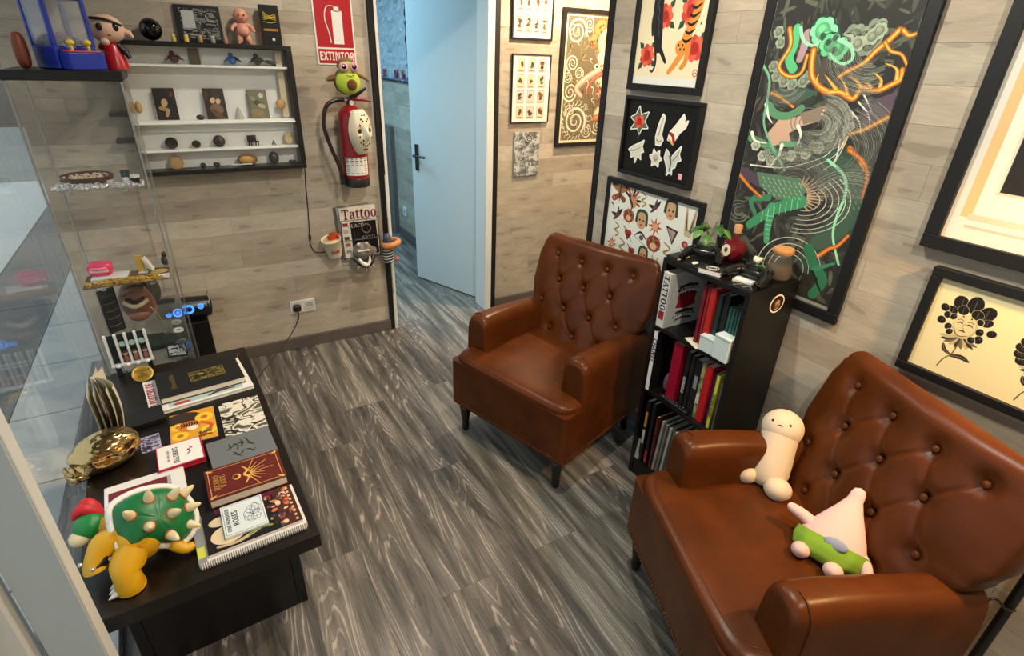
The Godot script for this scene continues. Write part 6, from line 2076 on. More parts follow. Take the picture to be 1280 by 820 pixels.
	upright("paperback", "thin grey spined book at the right end of the middle shelf", -0.992, s2, 0.008, 0.205, 0.17, mat("5f6062", 0.5), "", 1.480)
	# remote lying in front of the books
	var rm := thing("remote_control", "black remote with small buttons lying in front of the middle shelf books", "remote", Vector3(1.468, s2, -1.175), 0.0)
	part(rm, "body", soft_box(Vector3(0.012, 0.008, 0.075), Vector3(0, 0.008, 0), 5.0, 10, 30), mat("101011", 0.35))
	rng.seed = 12
	for k in 9:
		part(rm, "button", MB.new().ell(Vector3(-0.005 + 0.005 * (k % 3), 0.0165, -0.05 + 0.012 * k), Vector3(0.002, 0.0012, 0.002), 8, 5), mat("8d8f90", 0.5))
	# lower shelf: black case, red tipped case and a row of thin discs
	var sp := [["12110f", 0.020, 0.315, "black video case with orange and white spine label on the lower shelf"], ["141416", 0.016, 0.320, "plain black case second from the left on the lower shelf"], ["5a2020", 0.010, 0.270, "dark red thin case left of the comic row"]]
	var z := -1.300
	for k in 3:
		var b := upright("video_case", sp[k][3], z, s3, sp[k][1], sp[k][2], 0.17, mat(sp[k][0], 0.45), "", 1.472)
		b.set_meta("category", "case")
		if k == 0:
			part(b, "spine_label", MB.new().box(Vector3(-0.0004, 0.22, 0), Vector3(0.0006, 0.075, 0.012)), mat("b98432", 0.5))
			part(b, "spine_label", MB.new().box(Vector3(-0.0004, 0.13, 0), Vector3(0.0006, 0.07, 0.012)), mat("c3c2bc", 0.5))
		if k == 1:
			part(b, "spine_label", MB.new().box(Vector3(-0.0004, 0.045, 0), Vector3(0.0006, 0.06, 0.012)), mat("a8302c", 0.5))
		z += sp[k][1] + 0.012
	var cols := ["8d9088", "6d6a60", "a3a297", "565a54", "7a7468", "9b9a90", "4d4a48", "83867e", "6a6e6a", "96918a", "5c5a56", "777a72"]
	for k in 12:
		upright("comic", "thin grey spined comic on the lower shelf, number %s of the row from the left" % ["one", "two", "three", "four", "five", "six", "seven", "eight", "nine", "ten", "eleven", "twelve"][k], -1.226 + 0.0182 * k, s3, 0.011, 0.265 - 0.006 * (k % 3), 0.17, mat(cols[k], 0.5), "thin comics on the lower shelf", 1.478 + 0.004 * (k % 4), 3.0)
	solo("leaflet", "grey leaflet leaning at the left end of the lower shelf", "leaflet", MB.new().box(Vector3(0, 0.05, 0), Vector3(0.002, 0.10, 0.028), 0.0005), mat("9a9c98", 0.6), Vector3(1.470, s3, -1.318), Vector3(0, 0, -6))
	build_bookcase_top()

func build_bookcase_top() -> void:
	var Y := 1.0203
	# trailing plant in a round glass
	var p := thing("potted_plant", "small trailing green plant in a round glass jar on the bookcase", "plant", Vector3(1.645, Y, -1.306))
	part(p, "jar", MB.new().lathe([Vector2(0, 0.0), Vector2(0.026, 0.0), Vector2(0.036, 0.018), Vector2(0.038, 0.036), Vector2(0.028, 0.058), Vector2(0.022, 0.064), Vector2(0.021, 0.064), Vector2(0.034, 0.036), Vector2(0.030, 0.014), Vector2(0, 0.004)], 24), glass(0.05, "8fae84"))
	part(p, "water", MB.new().lathe([Vector2(0, 0.006), Vector2(0.027, 0.012), Vector2(0.0325, 0.036), Vector2(0, 0.036)], 20), glass(0.55, "4d6a34"))
	rng.seed = 23
	var stem := mat("4f6b2c", 0.5)
	for k in 9:
		var a := lerpf(0.30, 1.70, k / 8.0) * PI
		var l := rng.randf_range(0.03, 0.052)
		var e := Vector3(cos(a) * l, 0.095 + rng.randf_range(-0.02, 0.035), sin(a) * l)
		part(p, "stem", MB.new().tube(curve3([Vector3(0, 0.03, 0), Vector3(cos(a) * 0.012, 0.08, sin(a) * 0.012), e * Vector3(0.8, 1.08, 0.8), e], 4), 0.0013, 6), stem)
		var d := Vector3(cos(a), -0.75, sin(a)).normalized()
		var sd := d.cross(Vector3.UP).normalized()
		var up := sd.cross(d)
		var P := []
		for i in 9:
			var s := i / 8.0
			var w := 0.017 * sin(PI * pow(s, 0.75)) + 0.0004
			var row := []
			for j in 5:
				var q := (j - 2) / 2.0
				row.append(e + d * 0.055 * s + sd * w * q + up * (0.006 * sin(s * PI) - 0.004 * absf(q)))
			P.append(row)
		part(p, "leaf", MB.new().grid(P), mat(["3f6a2c", "56803a", "2f5624"][k % 3], 0.4))
	# round red bottle with cork
	var b := thing("bottle", "round bottle of dark red liquor with cork and oval label on the bookcase", "bottle", Vector3(1.664, Y, -1.205), -60)
	var bp := [Vector2(0, 0.0), Vector2(0.022, 0.0), Vector2(0.040, 0.022), Vector2(0.045, 0.045), Vector2(0.038, 0.070), Vector2(0.020, 0.086), Vector2(0.012, 0.092), Vector2(0.012, 0.112)]
	part(b, "glass", MB.new().lathe(bp + [Vector2(0.010, 0.112), Vector2(0.010, 0.092)], 28), glass(0.25, "8c1522"))
	part(b, "liquor", MB.new().lathe([Vector2(0, 0.003), Vector2(0.020, 0.003), Vector2(0.038, 0.022), Vector2(0.043, 0.045), Vector2(0.036, 0.068), Vector2(0, 0.072)], 28), mat("570a14", 0.15))
	part(b, "cork", MB.new().lathe([Vector2(0, 0.106), Vector2(0.0135, 0.106), Vector2(0.0145, 0.132), Vector2(0.013, 0.135), Vector2(0, 0.135)], 18), mat("b98f62", 0.8))
	var lb := part(b, "label", MB.new().at(Vector3(-0.012, 0.048, 0.0435)).prism(ring_poly(0.016, 0.022, 22), 0.0, 0.0012), mat("d5cbb2", 0.6))
	lb.rotation_degrees = Vector3(0, -12, 0)
	part(b, "label_emblem", MB.new().at(Vector3(-0.012, 0.050, 0.0448)).prism(ring_poly(0.006, 0.009, 14), 0.0, 0.0008), mat("3a3230", 0.6), Vector3.ZERO, Vector3(0, -12, 0))
	# jar with cork lid
	var j := thing("jar", "pot-bellied glass jar of dark tea with a cork lid on the bookcase", "jar", Vector3(1.655, Y, -1.010))
	part(j, "glass", MB.new().lathe([Vector2(0, 0.0), Vector2(0.034, 0.0), Vector2(0.045, 0.014), Vector2(0.046, 0.034), Vector2(0.038, 0.062), Vector2(0.029, 0.080), Vector2(0.030, 0.094), Vector2(0.028, 0.094), Vector2(0.027, 0.080), Vector2(0.043, 0.034), Vector2(0.040, 0.008), Vector2(0, 0.006)], 30), glass(0.03, "b7b59a"))
	part(j, "tea", MB.new().lathe([Vector2(0, 0.007), Vector2(0.039, 0.010), Vector2(0.0415, 0.034), Vector2(0.037, 0.046), Vector2(0.02, 0.050), Vector2(0, 0.046)], 24), mat("3a2a1c", 0.9))
	part(j, "cork_lid", MB.new().lathe([Vector2(0, 0.088), Vector2(0.028, 0.088), Vector2(0.033, 0.095), Vector2(0.033, 0.106), Vector2(0.031, 0.109), Vector2(0, 0.109)], 26), mat("b5834e", 0.8))
	# two game controllers
	var c := make_pad("black game controller lying nearer the plant on the bookcase")
	c.position = Vector3(1.582, Y, -1.262)
	c.rotation_degrees = Vector3(0, -62, 0)
	c.scale = Vector3.ONE * 0.85
	var c2 := dup(c, Vector3(1.568, Y, -1.038), Vector3(0, -84, 0), "black game controller lying in front of the cork-lidded jar")
	c2.scale = Vector3.ONE * 0.85
	# small books and cards
	book("booklet", "small cream edged black booklet at the left front of the bookcase top", "booklet", Vector3(1.503, Y, -1.312), Vector3(0, 4, 0), Vector3(0.075, 0.012, 0.050), mat("1b1a1a", 0.5), "", null, "cdbf98")
	var k1 := book("booklet", "black booklet with a white emblem second from the left", "booklet", Vector3(1.500, Y, -1.232), Vector3(0, 10, 0), Vector3(0.070, 0.006, 0.060), mat("17181a", 0.4), "", null, "b9c0bd")
	part(k1, "emblem", MB.new().at(Vector3(0.0, 0.0062, 0.0), Basis(Vector3.RIGHT, -PI / 2)).prism(PackedVector2Array(V2([-0.016, -0.006, -0.006, 0.008, 0.016, 0.010, 0.022, 0.0, 0.010, -0.010])), 0.0, 0.0006), mat("d5d5d0", 0.5))
	var k2 := book("deck_box", "white edged card deck with a black oval emblem at the front edge", "card deck", Vector3(1.494, Y, -1.146), Vector3(0, 18, 0), Vector3(0.060, 0.016, 0.076), mat("d6d5cf", 0.5), "", mat("1b1b1c", 0.45), "dcdad2")
	for r in [0.020, 0.012]:
		part(k2, "emblem", MB.new().torus(Vector3(0, 0.0168, 0.0), r, 0.0012, 24, 6), mat("c9c9c4", 0.5))
	book("card_pack", "white card pack with a black band by the second controller", "card pack", Vector3(1.530, Y, -1.040), Vector3(0, 16, 0), Vector3(0.052, 0.008, 0.064), mat("d9d8d3", 0.5), "", null, "d9d8d3")
	var k3 := thing("leaflet", "thin black leaflet with silver ornament at the right front corner", "leaflet", Vector3(1.487, Y, -1.008), 14.0)
	part(k3, "sheet", MB.new().box(Vector3(0, 0.0012, 0), Vector3(0.052, 0.0024, 0.080), 0.0005), mat("141415", 0.4))
	part(k3, "ornament", MB.new().tube(curve3(V3([-0.014, 0.0026, -0.030, 0.012, 0.0026, -0.016, -0.010, 0.0026, 0.0, 0.012, 0.0026, 0.014, -0.010, 0.0026, 0.030])), 0.0012, 6), mat("8d8f90", 0.4, 0.5))
	# little cream rose
	var f := thing("flower", "small cream artificial rose with green leaf between bottle and jar", "flower", Vector3(1.680, Y, -1.108))
	for k in 7:
		var a := k * 0.9
		part(f, "petal", MB.new().ell(Vector3(cos(a) * 0.009, 0.030 + 0.002 * (k % 3), sin(a) * 0.009), Vector3(0.010, 0.010, 0.010), 10, 7), mat("e2dcc0", 0.6))
	part(f, "stem", MB.new().tube(V3([0, 0.0, 0, 0.002, 0.03, 0]), 0.002, 6), mat("4f7a3a", 0.5))
	part(f, "leaf", MB.new().ell(Vector3(0.0, 0.014, 0.022), Vector3(0.010, 0.004, 0.018), 10, 6), mat("6fae4c", 0.5))

func make_pad(label: String) -> Node3D:
	var t := thing("game_controller", label, "controller", Vector3.ZERO, 0.0, "game controllers on the bookcase")
	var m := mat("0c0c0d", 0.22)
	part(t, "body", soft_box(Vector3(0.062, 0.020, 0.038), Vector3(0, 0.034, 0), 3.0, 14, 40), m)
	for s in [-1.0, 1.0]:
		part(t, "grip", MB.new().tube(curve3(V3([s * 0.050, 0.034, 0.005, s * 0.066, 0.030, 0.035, s * 0.074, 0.020, 0.075, s * 0.072, 0.017, 0.088])), [0.022, 0.022, 0.022, 0.022, 0.021, 0.021, 0.020, 0.020, 0.019, 0.019, 0.018, 0.018, 0.017, 0.016, 0.014, 0.012, 0.009, 0.006, 0.002], 14), m)
		part(t, "thumbstick", MB.new().lathe([Vector2(0.005, 0.048), Vector2(0.005, 0.060), Vector2(0.010, 0.062), Vector2(0.010, 0.066), Vector2(0, 0.065)], 16), mat("1c1c1e", 0.5), Vector3(s * 0.026, 0, 0.012))
		part(t, "shoulder_button", MB.new().ell(Vector3(s * 0.045, 0.040, -0.036), Vector3(0.018, 0.008, 0.010), 12, 8), m)
	for k in 4:
		var a := k * PI / 2
		part(t, "button", MB.new().ell(Vector3(0.046 + cos(a) * 0.009, 0.053, -0.010 + sin(a) * 0.009), Vector3(0.0038, 0.003, 0.0038), 10, 6), mat("2a2a2c", 0.3))
	part(t, "light_bar", MB.new().box(Vector3(0, 0.0545, -0.022), Vector3(0.022, 0.002, 0.006), 0.0008), mat("3fae5a", 0.4))
	return t

# ---- soft toys ----------------------------------------------------------------------------------------------------
func plush(hex: String) -> StandardMaterial3D:
	var m := mat(hex, 0.9)
	m.rim_enabled = true
	m.rim = 0.35
	m.rim_tint = 0.6
	return m

func build_plush() -> void:
	# cream bolster toy: round head, long body, two round feet
	var cr := plush("d2bfa4")
	var t := thing("plush_toy", "long cream plush toy with round head and two round feet by the chair's arm", "plush toy", Vector3(1.425, 0.438, -0.720), 0)
	var ax := (Vector3(1.512, 0.640, -0.768) - Vector3(1.425, 0.462, -0.725)).normalized()
	var fw := Vector3(-0.86, 0.40, 0.30)
	fw = (fw - ax * fw.dot(ax)).normalized()
	var B := Basis(ax.cross(fw).normalized() * 1.0, ax, fw)
	t.basis = B
	part(t, "body", MB.new().lathe([Vector2(0, -0.002), Vector2(0.040, 0.002), Vector2(0.056, 0.020), Vector2(0.062, 0.05), Vector2(0.061, 0.09), Vector2(0.058, 0.13), Vector2(0.057, 0.16), Vector2(0.056, 0.18), Vector2(0.0, 0.19)], 28, 60), cr)
	part(t, "head", MB.new().ell(Vector3(0, 0.198, 0.0), Vector3(0.064, 0.060, 0.060), 28, 18), cr)
	part(t, "foot", MB.new().ell(Vector3(-0.058, 0.022, 0.030), Vector3(0.040, 0.036, 0.044), 22, 14), cr)
	part(t, "foot", MB.new().ell(Vector3(0.046, 0.010, 0.044), Vector3(0.042, 0.036, 0.042), 22, 14), cr)
	for s in [-1.0, 1.0]:
		part(t, "eye", MB.new().ell(Vector3(s * 0.026, 0.214, 0.0525), Vector3(0.0042, 0.0042, 0.003), 10, 6), mat("17120f", 0.3))
	part(t, "mouth", MB.new().tube(V3([-0.007, 0.204, 0.0600, 0.0, 0.207, 0.0604, 0.007, 0.204, 0.0600]), 0.0014, 6), mat("3a221c", 0.6))
	# pink cone-shaped toy with a green cloth bottom (plain stand-in)
	var pk := plush("d8b4ad")
	var gn := plush("7fa62c")
	var q := thing("plush_toy", "pink cone-shaped plush toy with green cloth lower half on the chair seat", "plush toy", Vector3(1.300, 0.442, -0.440), 0)
	ax = (Vector3(1.400, 0.615, -0.470) - Vector3(1.285, 0.462, -0.436)).normalized()
	fw = Vector3(-0.80, 0.55, 0.25)
	fw = (fw - ax * fw.dot(ax)).normalized()
	q.basis = Basis(ax.cross(fw).normalized(), ax, fw)
	# rings squashed front to back; tilted tip
	var prof := [[-0.004, 0.0], [0.0, 0.056], [0.016, 0.078], [0.040, 0.086], [0.066, 0.083], [0.095, 0.070], [0.13, 0.052], [0.165, 0.033], [0.195, 0.020], [0.214, 0.0185], [0.226, 0.014], [0.232, 0.0]]
	for part_no in 2:
		var P := []
		for k in 34:
			var s := k / 33.0 * (prof.size() - 1)
			var i := mini(int(s), prof.size() - 2)
			var y := lerpf(prof[i][0], prof[i + 1][0], s - i)
			var r := lerpf(prof[i][1], prof[i + 1][1], s - i)
			if part_no == 0:
				if y > 0.072:
					continue
				r += 0.0085
			var row := []
			for j in 32:
				var a := TAU * j / 32
				row.append(Vector3(cos(a) * r + 0.05 * y, y, sin(a) * r * 0.62 + 0.004 * sin(a * 9.0) * (1.0 if part_no == 0 else 0.0)))
			P.append(row)
		part(q, ["trousers", "body"][part_no], MB.new().grid(P, true), [gn, pk][part_no])
	part(q, "belt_patch", MB.new().ell(Vector3(0.012, 0.062, 0.054), Vector3(0.030, 0.016, 0.008), 14, 8), plush("8790a6"))
	part(q, "arm", MB.new().tube(curve3(V3([-0.050, 0.080, 0.0, -0.085, 0.092, 0.004, -0.118, 0.098, 0.004, -0.132, 0.100, 0.004])), [0.022, 0.021, 0.020, 0.019, 0.018, 0.0175, 0.017, 0.0165, 0.016, 0.0155, 0.015, 0.0145, 0.014, 0.013, 0.012, 0.011, 0.009, 0.006, 0.001], 14), pk)
	part(q, "arm", MB.new().tube(curve3(V3([0.056, 0.070, 0.0, 0.088, 0.045, 0.010, 0.106, 0.012, 0.014, 0.110, 0.0, 0.014])), [0.022, 0.021, 0.020, 0.019, 0.018, 0.0175, 0.017, 0.0165, 0.016, 0.0155, 0.015, 0.0145, 0.014, 0.013, 0.012, 0.011, 0.009, 0.006, 0.001], 14), pk)
	part(q, "foot", MB.new().ell(Vector3(-0.056, 0.004, 0.040), Vector3(0.024, 0.022, 0.030), 18, 12), pk)
	part(q, "foot", MB.new().ell(Vector3(0.030, -0.004, 0.046), Vector3(0.025, 0.022, 0.030), 18, 12), pk)

# ---- display case, glass tower and what stands on them ------------------------------------------------------------
func fan(called: String, label: String, cat: String, at: Vector3, r: Vector2, face_mat: Material, back: Material, group := "", lean := -12.0, round_y := 0.0) -> Node3D:
	# small disc-like object leaning on the case's back
	var t := thing(called, label, cat, at, 0.0, group)
	t.rotation_degrees.x = lean
	var pts := PackedVector2Array()
	for i in 24:
		var a := TAU * i / 24
		pts.append(Vector2(cos(a) * r.x * (1.0 + round_y * sin(a)), r.y + sin(a) * r.y))
	part(t, "body", MB.new().prism(pts, -0.006, 0.006, true), back)
	part(t, "face", MB.new().ell(Vector3(0, r.y, 0.006), Vector3(r.x * 0.86, r.y * 0.86, 0.006), 20, 12), face_mat)
	return t

func photo(label: String, at: Vector3, w: float, h: float, im: Image) -> void:
	var t := thing("photo_card", label, "photograph", at, 0.0, "small prints in the display case")
	t.rotation_degrees.x = -9
	part(t, "card", MB.new().box(Vector3(0, h / 2, 0), Vector3(w, h, 0.003), 0.0005), mat("1a1714", 0.5))
	part(t, "print", MB.new().box(Vector3(0, h / 2, 0.0018), Vector3(w - 0.004, h - 0.004, 0.001)), tex_mat(im, 0.3))

func dim_print(s: int, bg: String, blobs: Array) -> Image:
	var im := canvas(90, 130, bg)
	rng.seed = s
	for b in blobs:
		oval(im, Vector2(b[0], b[1]), Vector2(b[2], b[3]), C8(b[4]), rng.randf() * 0.8)
	return im

func build_case_things() -> void:
	var z: float = WALL_Z + 0.058
	var y1 := 1.5845
	var y2 := 1.3465
	var y3 := 1.2165
	var y4 := 1.1225
	# prints on the main shelf
	photo("dark print of a pale winged figure, left of three in the display case", Vector3(-0.030, y2, z), 0.088, 0.138, dim_print(1, "1c1712", [[40, 60, 14, 18, "c7a878"], [28, 84, 18, 9, "a98c60"], [48, 96, 8, 26, "b59a6c"], [64, 76, 16, 14, "17182a"], [76, 24, 7, 12, "7a3a2a"]]))
	photo("dark print of two pale figures, middle of three in the display case", Vector3(0.176, y2, z), 0.090, 0.138, dim_print(2, "221a14", [[36, 50, 11, 14, "d8b480"], [60, 54, 11, 13, "cfae84"], [48, 88, 30, 24, "7a5a44"], [50, 112, 34, 14, "5c3a2c"], [10, 26, 8, 20, "5a2a20"]]))
	photo("olive print of a reclining group, right of three in the display case", Vector3(0.368, y2, z), 0.088, 0.134, dim_print(3, "6a6a4c", [[64, 26, 12, 12, "d0c8a8"], [40, 60, 22, 12, "3a3a2a"], [60, 74, 20, 10, "b9a878"], [36, 104, 34, 16, "8a7444"], [22, 40, 14, 8, "8d8d70"]]))
	# black pebble, glass pyramid, round golden badges
	solo("pebble", "small black pebble beside the middle print in the display case", "pebble", MB.new().ell(Vector3(0, 0.011, 0), Vector3(0.018, 0.012, 0.012), 14, 9), mat("17171a", 0.4), Vector3(0.100, y2, z + 0.012))
	solo("glass_pyramid", "small grey glass pyramid between two prints in the display case", "ornament", MB.new().lathe([Vector2(0.022, 0), Vector2(0.020, 0.012), Vector2(0.006, 0.052), Vector2(0.0, 0.056)], 8, 10), glass(0.55, "a9aca4", 0.1), Vector3(0.270, y2, z + 0.012))
	var tan := mat("b9935a", 0.5)
	var tan2 := mat("a87f48", 0.55)
	fan("round_badge", "round tan badge at the right end of the main shelf in the case", "badge", Vector3(0.472, 1.388, z + 0.004), Vector2(0.022, 0.025), tan, tan2)
	fan("round_badge", "round tan badge at the left end of the main shelf in the case", "badge", Vector3(-0.140, 1.378, z + 0.004), Vector2(0.014, 0.025), tan, tan2)
	# third shelf
	var chrome := mat("0b0b0c", 0.06)
	solo("polished_ball", "large polished black sphere on the third shelf of the case", "ball", MB.new().ell(Vector3(0, 0.027, 0), Vector3(0.028, 0.027, 0.027), 24, 16), chrome, Vector3(-0.045, y3, z))
	solo("polished_ball", "smaller polished black sphere on the third shelf of the case", "ball", MB.new().ell(Vector3(0, 0.018, 0), Vector3(0.020, 0.018, 0.018), 20, 14), mat("15140f", 0.08), Vector3(0.058, y3, z))
	fan("black_disc", "black oval disc standing on the third shelf of the case", "ornament", Vector3(0.160, y3, z), Vector2(0.027, 0.028), mat("151517", 0.4), mat("0d0d0e", 0.5))
	var ch := thing("miniature_chair", "tiny black chair on the third shelf of the case", "miniature", Vector3(0.315, y3, z), 20)
	part(ch, "seat", MB.new().box(Vector3(0, 0.020, 0), Vector3(0.044, 0.005, 0.034), 0.001), mat("121212", 0.45))
	part(ch, "back", MB.new().box(Vector3(0, 0.035, -0.015), Vector3(0.046, 0.030, 0.004), 0.001), mat("121212", 0.45))
	for sx in [-1.0, 1.0]:
		for sz in [-1.0, 1.0]:
			part(ch, "leg", MB.new().box(Vector3(sx * 0.018, 0.009, sz * 0.013), Vector3(0.004, 0.018, 0.004)), mat("121212", 0.45))
	solo("figurine", "tiny dark forked figure on the third shelf of the case", "figurine", MB.new().tube(V3([-0.007, 0, 0, -0.003, 0.012, 0, 0, 0.024, 0, 0.003, 0.012, 0, 0.008, 0, 0]), 0.003, 6), mat("3a3a3c", 0.4), Vector3(0.410, y3, z))
	fan("carved_shell", "cream carved shell standing on the third shelf of the case", "shell", Vector3(0.485, y3, z), Vector2(0.022, 0.031), mat("c9b084", 0.5), mat("a98d5c", 0.55))
	# bottom
	fan("carved_shell", "tan oval shell standing on the bottom of the case", "shell", Vector3(-0.045, y4, z), Vector2(0.030, 0.032), tan, tan2, "", -12, -0.2)
	solo("pebble", "left of two small black pebbles on the bottom of the case", "pebble", MB.new().ell(Vector3(0, 0.012, 0), Vector3(0.013, 0.012, 0.012), 14, 9), mat("17171a", 0.4), Vector3(0.068, y4, z))
	solo("pebble", "right of two small black pebbles on the bottom of the case", "pebble", MB.new().ell(Vector3(0, 0.012, 0), Vector3(0.016, 0.012, 0.012), 14, 9), mat("1d1d1f", 0.4), Vector3(0.128, y4, z))
	var bs := thing("basket", "tan woven bowl on its side with a white stick on the case bottom", "bowl", Vector3(0.272, y4, z), 0)
	part(bs, "bowl", MB.new().ell(Vector3(0, 0.028, -0.002), Vector3(0.048, 0.028, 0.022), 22, 14), mat("8f6a36", 0.6))
	part(bs, "filling", MB.new().ell(Vector3(-0.006, 0.030, 0.013), Vector3(0.034, 0.020, 0.012), 18, 10), mat("b98f4e", 0.6))
	part(bs, "stick", MB.new().box(Vector3(-0.030, 0.010, 0.024), Vector3(0.095, 0.005, 0.004), 0.001), mat("dcdcd6", 0.5))
	fan("black_disc", "black egg-shaped disc standing on the bottom of the case", "ornament", Vector3(0.400, y4, z), Vector2(0.024, 0.030), mat("161618", 0.4), mat("0f0f10", 0.5))
	solo("pebble", "grey pebble at the right end of the case bottom", "pebble", MB.new().ell(Vector3(0, 0.008, 0), Vector3(0.020, 0.009, 0.012), 14, 9), mat("2a2a2c", 0.45), Vector3(0.488, y4, z))
	# top shelf: little creatures
	for k in 3:
		var t := thing("figurine", ["spiky dark red figurine on the top shelf of the case", "blue figurine with a black companion on the top shelf of the case", "dark olive winged figurine on the top shelf of the case"][k], "figurine", Vector3([0.045, 0.285, 0.395][k], y1, z), 0)
		var m := mat(["4a1a1a", "1f5a94", "2c2a1e"][k], 0.45)
		part(t, "body", MB.new().ell(Vector3(0, 0.022, 0), Vector3(0.018, 0.018, 0.014), 14, 9), m)
		part(t, "head", MB.new().ell(Vector3(-0.006, 0.044, 0.004), Vector3(0.011, 0.011, 0.010), 12, 8), m)
		for i in 5:
			var a := 0.2 + i * 0.7
			part(t, "limb", MB.new().tube(V3([0, 0.022, 0, cos(a) * 0.024, 0.022 + sin(a) * 0.016, 0.004, cos(a) * 0.040, 0.010 + sin(a) * 0.026, 0.004]), [0.006, 0.005, 0.002], 7), mat("16181c", 0.45) if k == 1 and i < 3 else m)
	solo("capsule", "short black cylinder lying on the top shelf of the case", "cylinder", MB.new().tube(V3([-0.022, 0.022, 0, 0.022, 0.008, 0]), 0.008, 12), mat("151516", 0.4), Vector3(0.455, y1, z))
	solo("driftwood", "upright olive brown slab at the back of the top shelf", "slab", MB.new().box(Vector3(0, 0.033, 0), Vector3(0.046, 0.066, 0.006), 0.002), mat("6a6450", 0.7), Vector3(0.128, y1, WALL_Z + 0.030))
	# on top of the case
	var yt := 1.6765
	solo("polished_ball", "large polished black sphere standing on top of the display case", "ball", MB.new().ell(Vector3(0, 0.044, 0), Vector3(0.044, 0.044, 0.044), 30, 20), chrome, Vector3(-0.020, yt, z + 0.006))
	var fr := thing("framed_picture", "small black framed dark collage standing on the display case", "picture", Vector3(0.176, yt, WALL_Z + 0.030), 0)
	fr.rotation_degrees.x = -4
	part(fr, "frame", MB.new().box(Vector3(0, 0.075, -0.004), Vector3(0.186, 0.15, 0.014), 0.002), mat("0f0f10", 0.4))
	part(fr, "print", MB.new().box(Vector3(0.004, 0.076, 0.0035), Vector3(0.150, 0.122, 0.002)), tex_mat(inkwash(150, 122, 29, "2a2a28", "8d8f8a"), 0.25))
	part(fr, "inset_photo", MB.new().box(Vector3(-0.040, 0.092, 0.0052), Vector3(0.050, 0.070, 0.001)), mat("a9aca8", 0.4))
	var minis := ["gold coloured", "yellow capped", "tan", "grey", "pinkish"]
	for k in 5:
		var t := thing("tiny_bottle", "tiny %s bottle in a row on top of the display case" % minis[k], "bottle", Vector3([0.060, 0.110, 0.166, 0.217, 0.270][k], yt, z + 0.022), 0, "tiny bottles on the display case")
		part(t, "body", MB.new().lathe([Vector2(0, 0), Vector2(0.009, 0), Vector2(0.010, 0.012), Vector2(0.007, 0.020), Vector2(0.0, 0.020)], 14), mat(["b8a040", "c9b23a", "9a7a3a", "8a8078", "9a6a58"][k], 0.35))
		part(t, "cap", MB.new().lathe([Vector2(0, 0.020), Vector2(0.008, 0.020), Vector2(0.008, 0.029), Vector2(0, 0.030)], 12), mat(["cfc07a", "d9cc70", "b39a5a", "b9b2a8", "b58a7a"][k], 0.4))
	# baby doll
	var pk := mat("c98a74", 0.45)
	var bd := thing("baby_doll", "bare pink baby doll standing on top of the display case", "doll", Vector3(0.352, yt, z + 0.004), 0)
	part(bd, "body", MB.new().lathe([Vector2(0, 0.030), Vector2(0.024, 0.034), Vector2(0.031, 0.050), Vector2(0.028, 0.070), Vector2(0.020, 0.086), Vector2(0, 0.092)], 20, 60), pk)
	part(bd, "head", MB.new().ell(Vector3(0, 0.118, 0.002), Vector3(0.030, 0.032, 0.029), 22, 14), pk)
	for s in [-1.0, 1.0]:
		part(bd, "leg", MB.new().tube(curve3(V3([s * 0.012, 0.044, 0, s * 0.018, 0.022, 0.006, s * 0.022, 0.008, 0.004, s * 0.025, 0.006, 0.016]), 4), [0.015, 0.015, 0.015, 0.014, 0.014, 0.013, 0.012, 0.011, 0.010, 0.009, 0.008, 0.007, 0.005], 10), pk)
		part(bd, "arm", MB.new().tube(curve3(V3([s * 0.022, 0.082, 0, s * 0.038, 0.072, 0.004, s * 0.046, 0.060, 0.012, s * 0.044, 0.052, 0.020]), 4), [0.010, 0.010, 0.010, 0.0095, 0.009, 0.009, 0.0085, 0.008, 0.008, 0.0075, 0.007, 0.005, 0.002], 10), pk)
		part(bd, "eye", MB.new().ell(Vector3(s * 0.011, 0.120, 0.030), Vector3(0.004, 0.005, 0.002), 10, 6), mat("2a1a16", 0.3))
		part(bd, "ear", MB.new().ell(Vector3(s * 0.029, 0.116, 0.0), Vector3(0.005, 0.008, 0.006), 10, 6), pk)
	part(bd, "mouth", MB.new().ell(Vector3(0, 0.106, 0.030), Vector3(0.005, 0.002, 0.0015), 10, 5), mat("a2442f", 0.5))
	var bx := thing("printed_box", "upright black box with yellow line drawing at the right end of the case top", "box", Vector3(0.478, yt, z - 0.004), -4)
	part(bx, "box", MB.new().box(Vector3(0, 0.085, 0), Vector3(0.086, 0.17, 0.030), 0.002), mat("121110", 0.4))
	var yl := mat("c2a62a", 0.5)
	for k in 6:
		var a := k * 1.05
		part(bx, "printed_line", MB.new().tube(curve3([Vector3(-0.028, 0.100 + 0.008 * k, 0.0155), Vector3(0.0, 0.095 + 0.008 * k + 0.012 * sin(a), 0.0155), Vector3(0.028, 0.100 + 0.007 * k, 0.0155)], 4), 0.0017, 5), yl)
	part(bx, "printed_band", MB.new().box(Vector3(0, 0.066, 0.0153), Vector3(0.064, 0.010, 0.0008)), mat("a8761c", 0.5))
	part(bx, "printed_mark", MB.new().ell(Vector3(0.006, 0.026, 0.0153), Vector3(0.007, 0.007, 0.0008), 12, 6), mat("d2d0c8", 0.5))

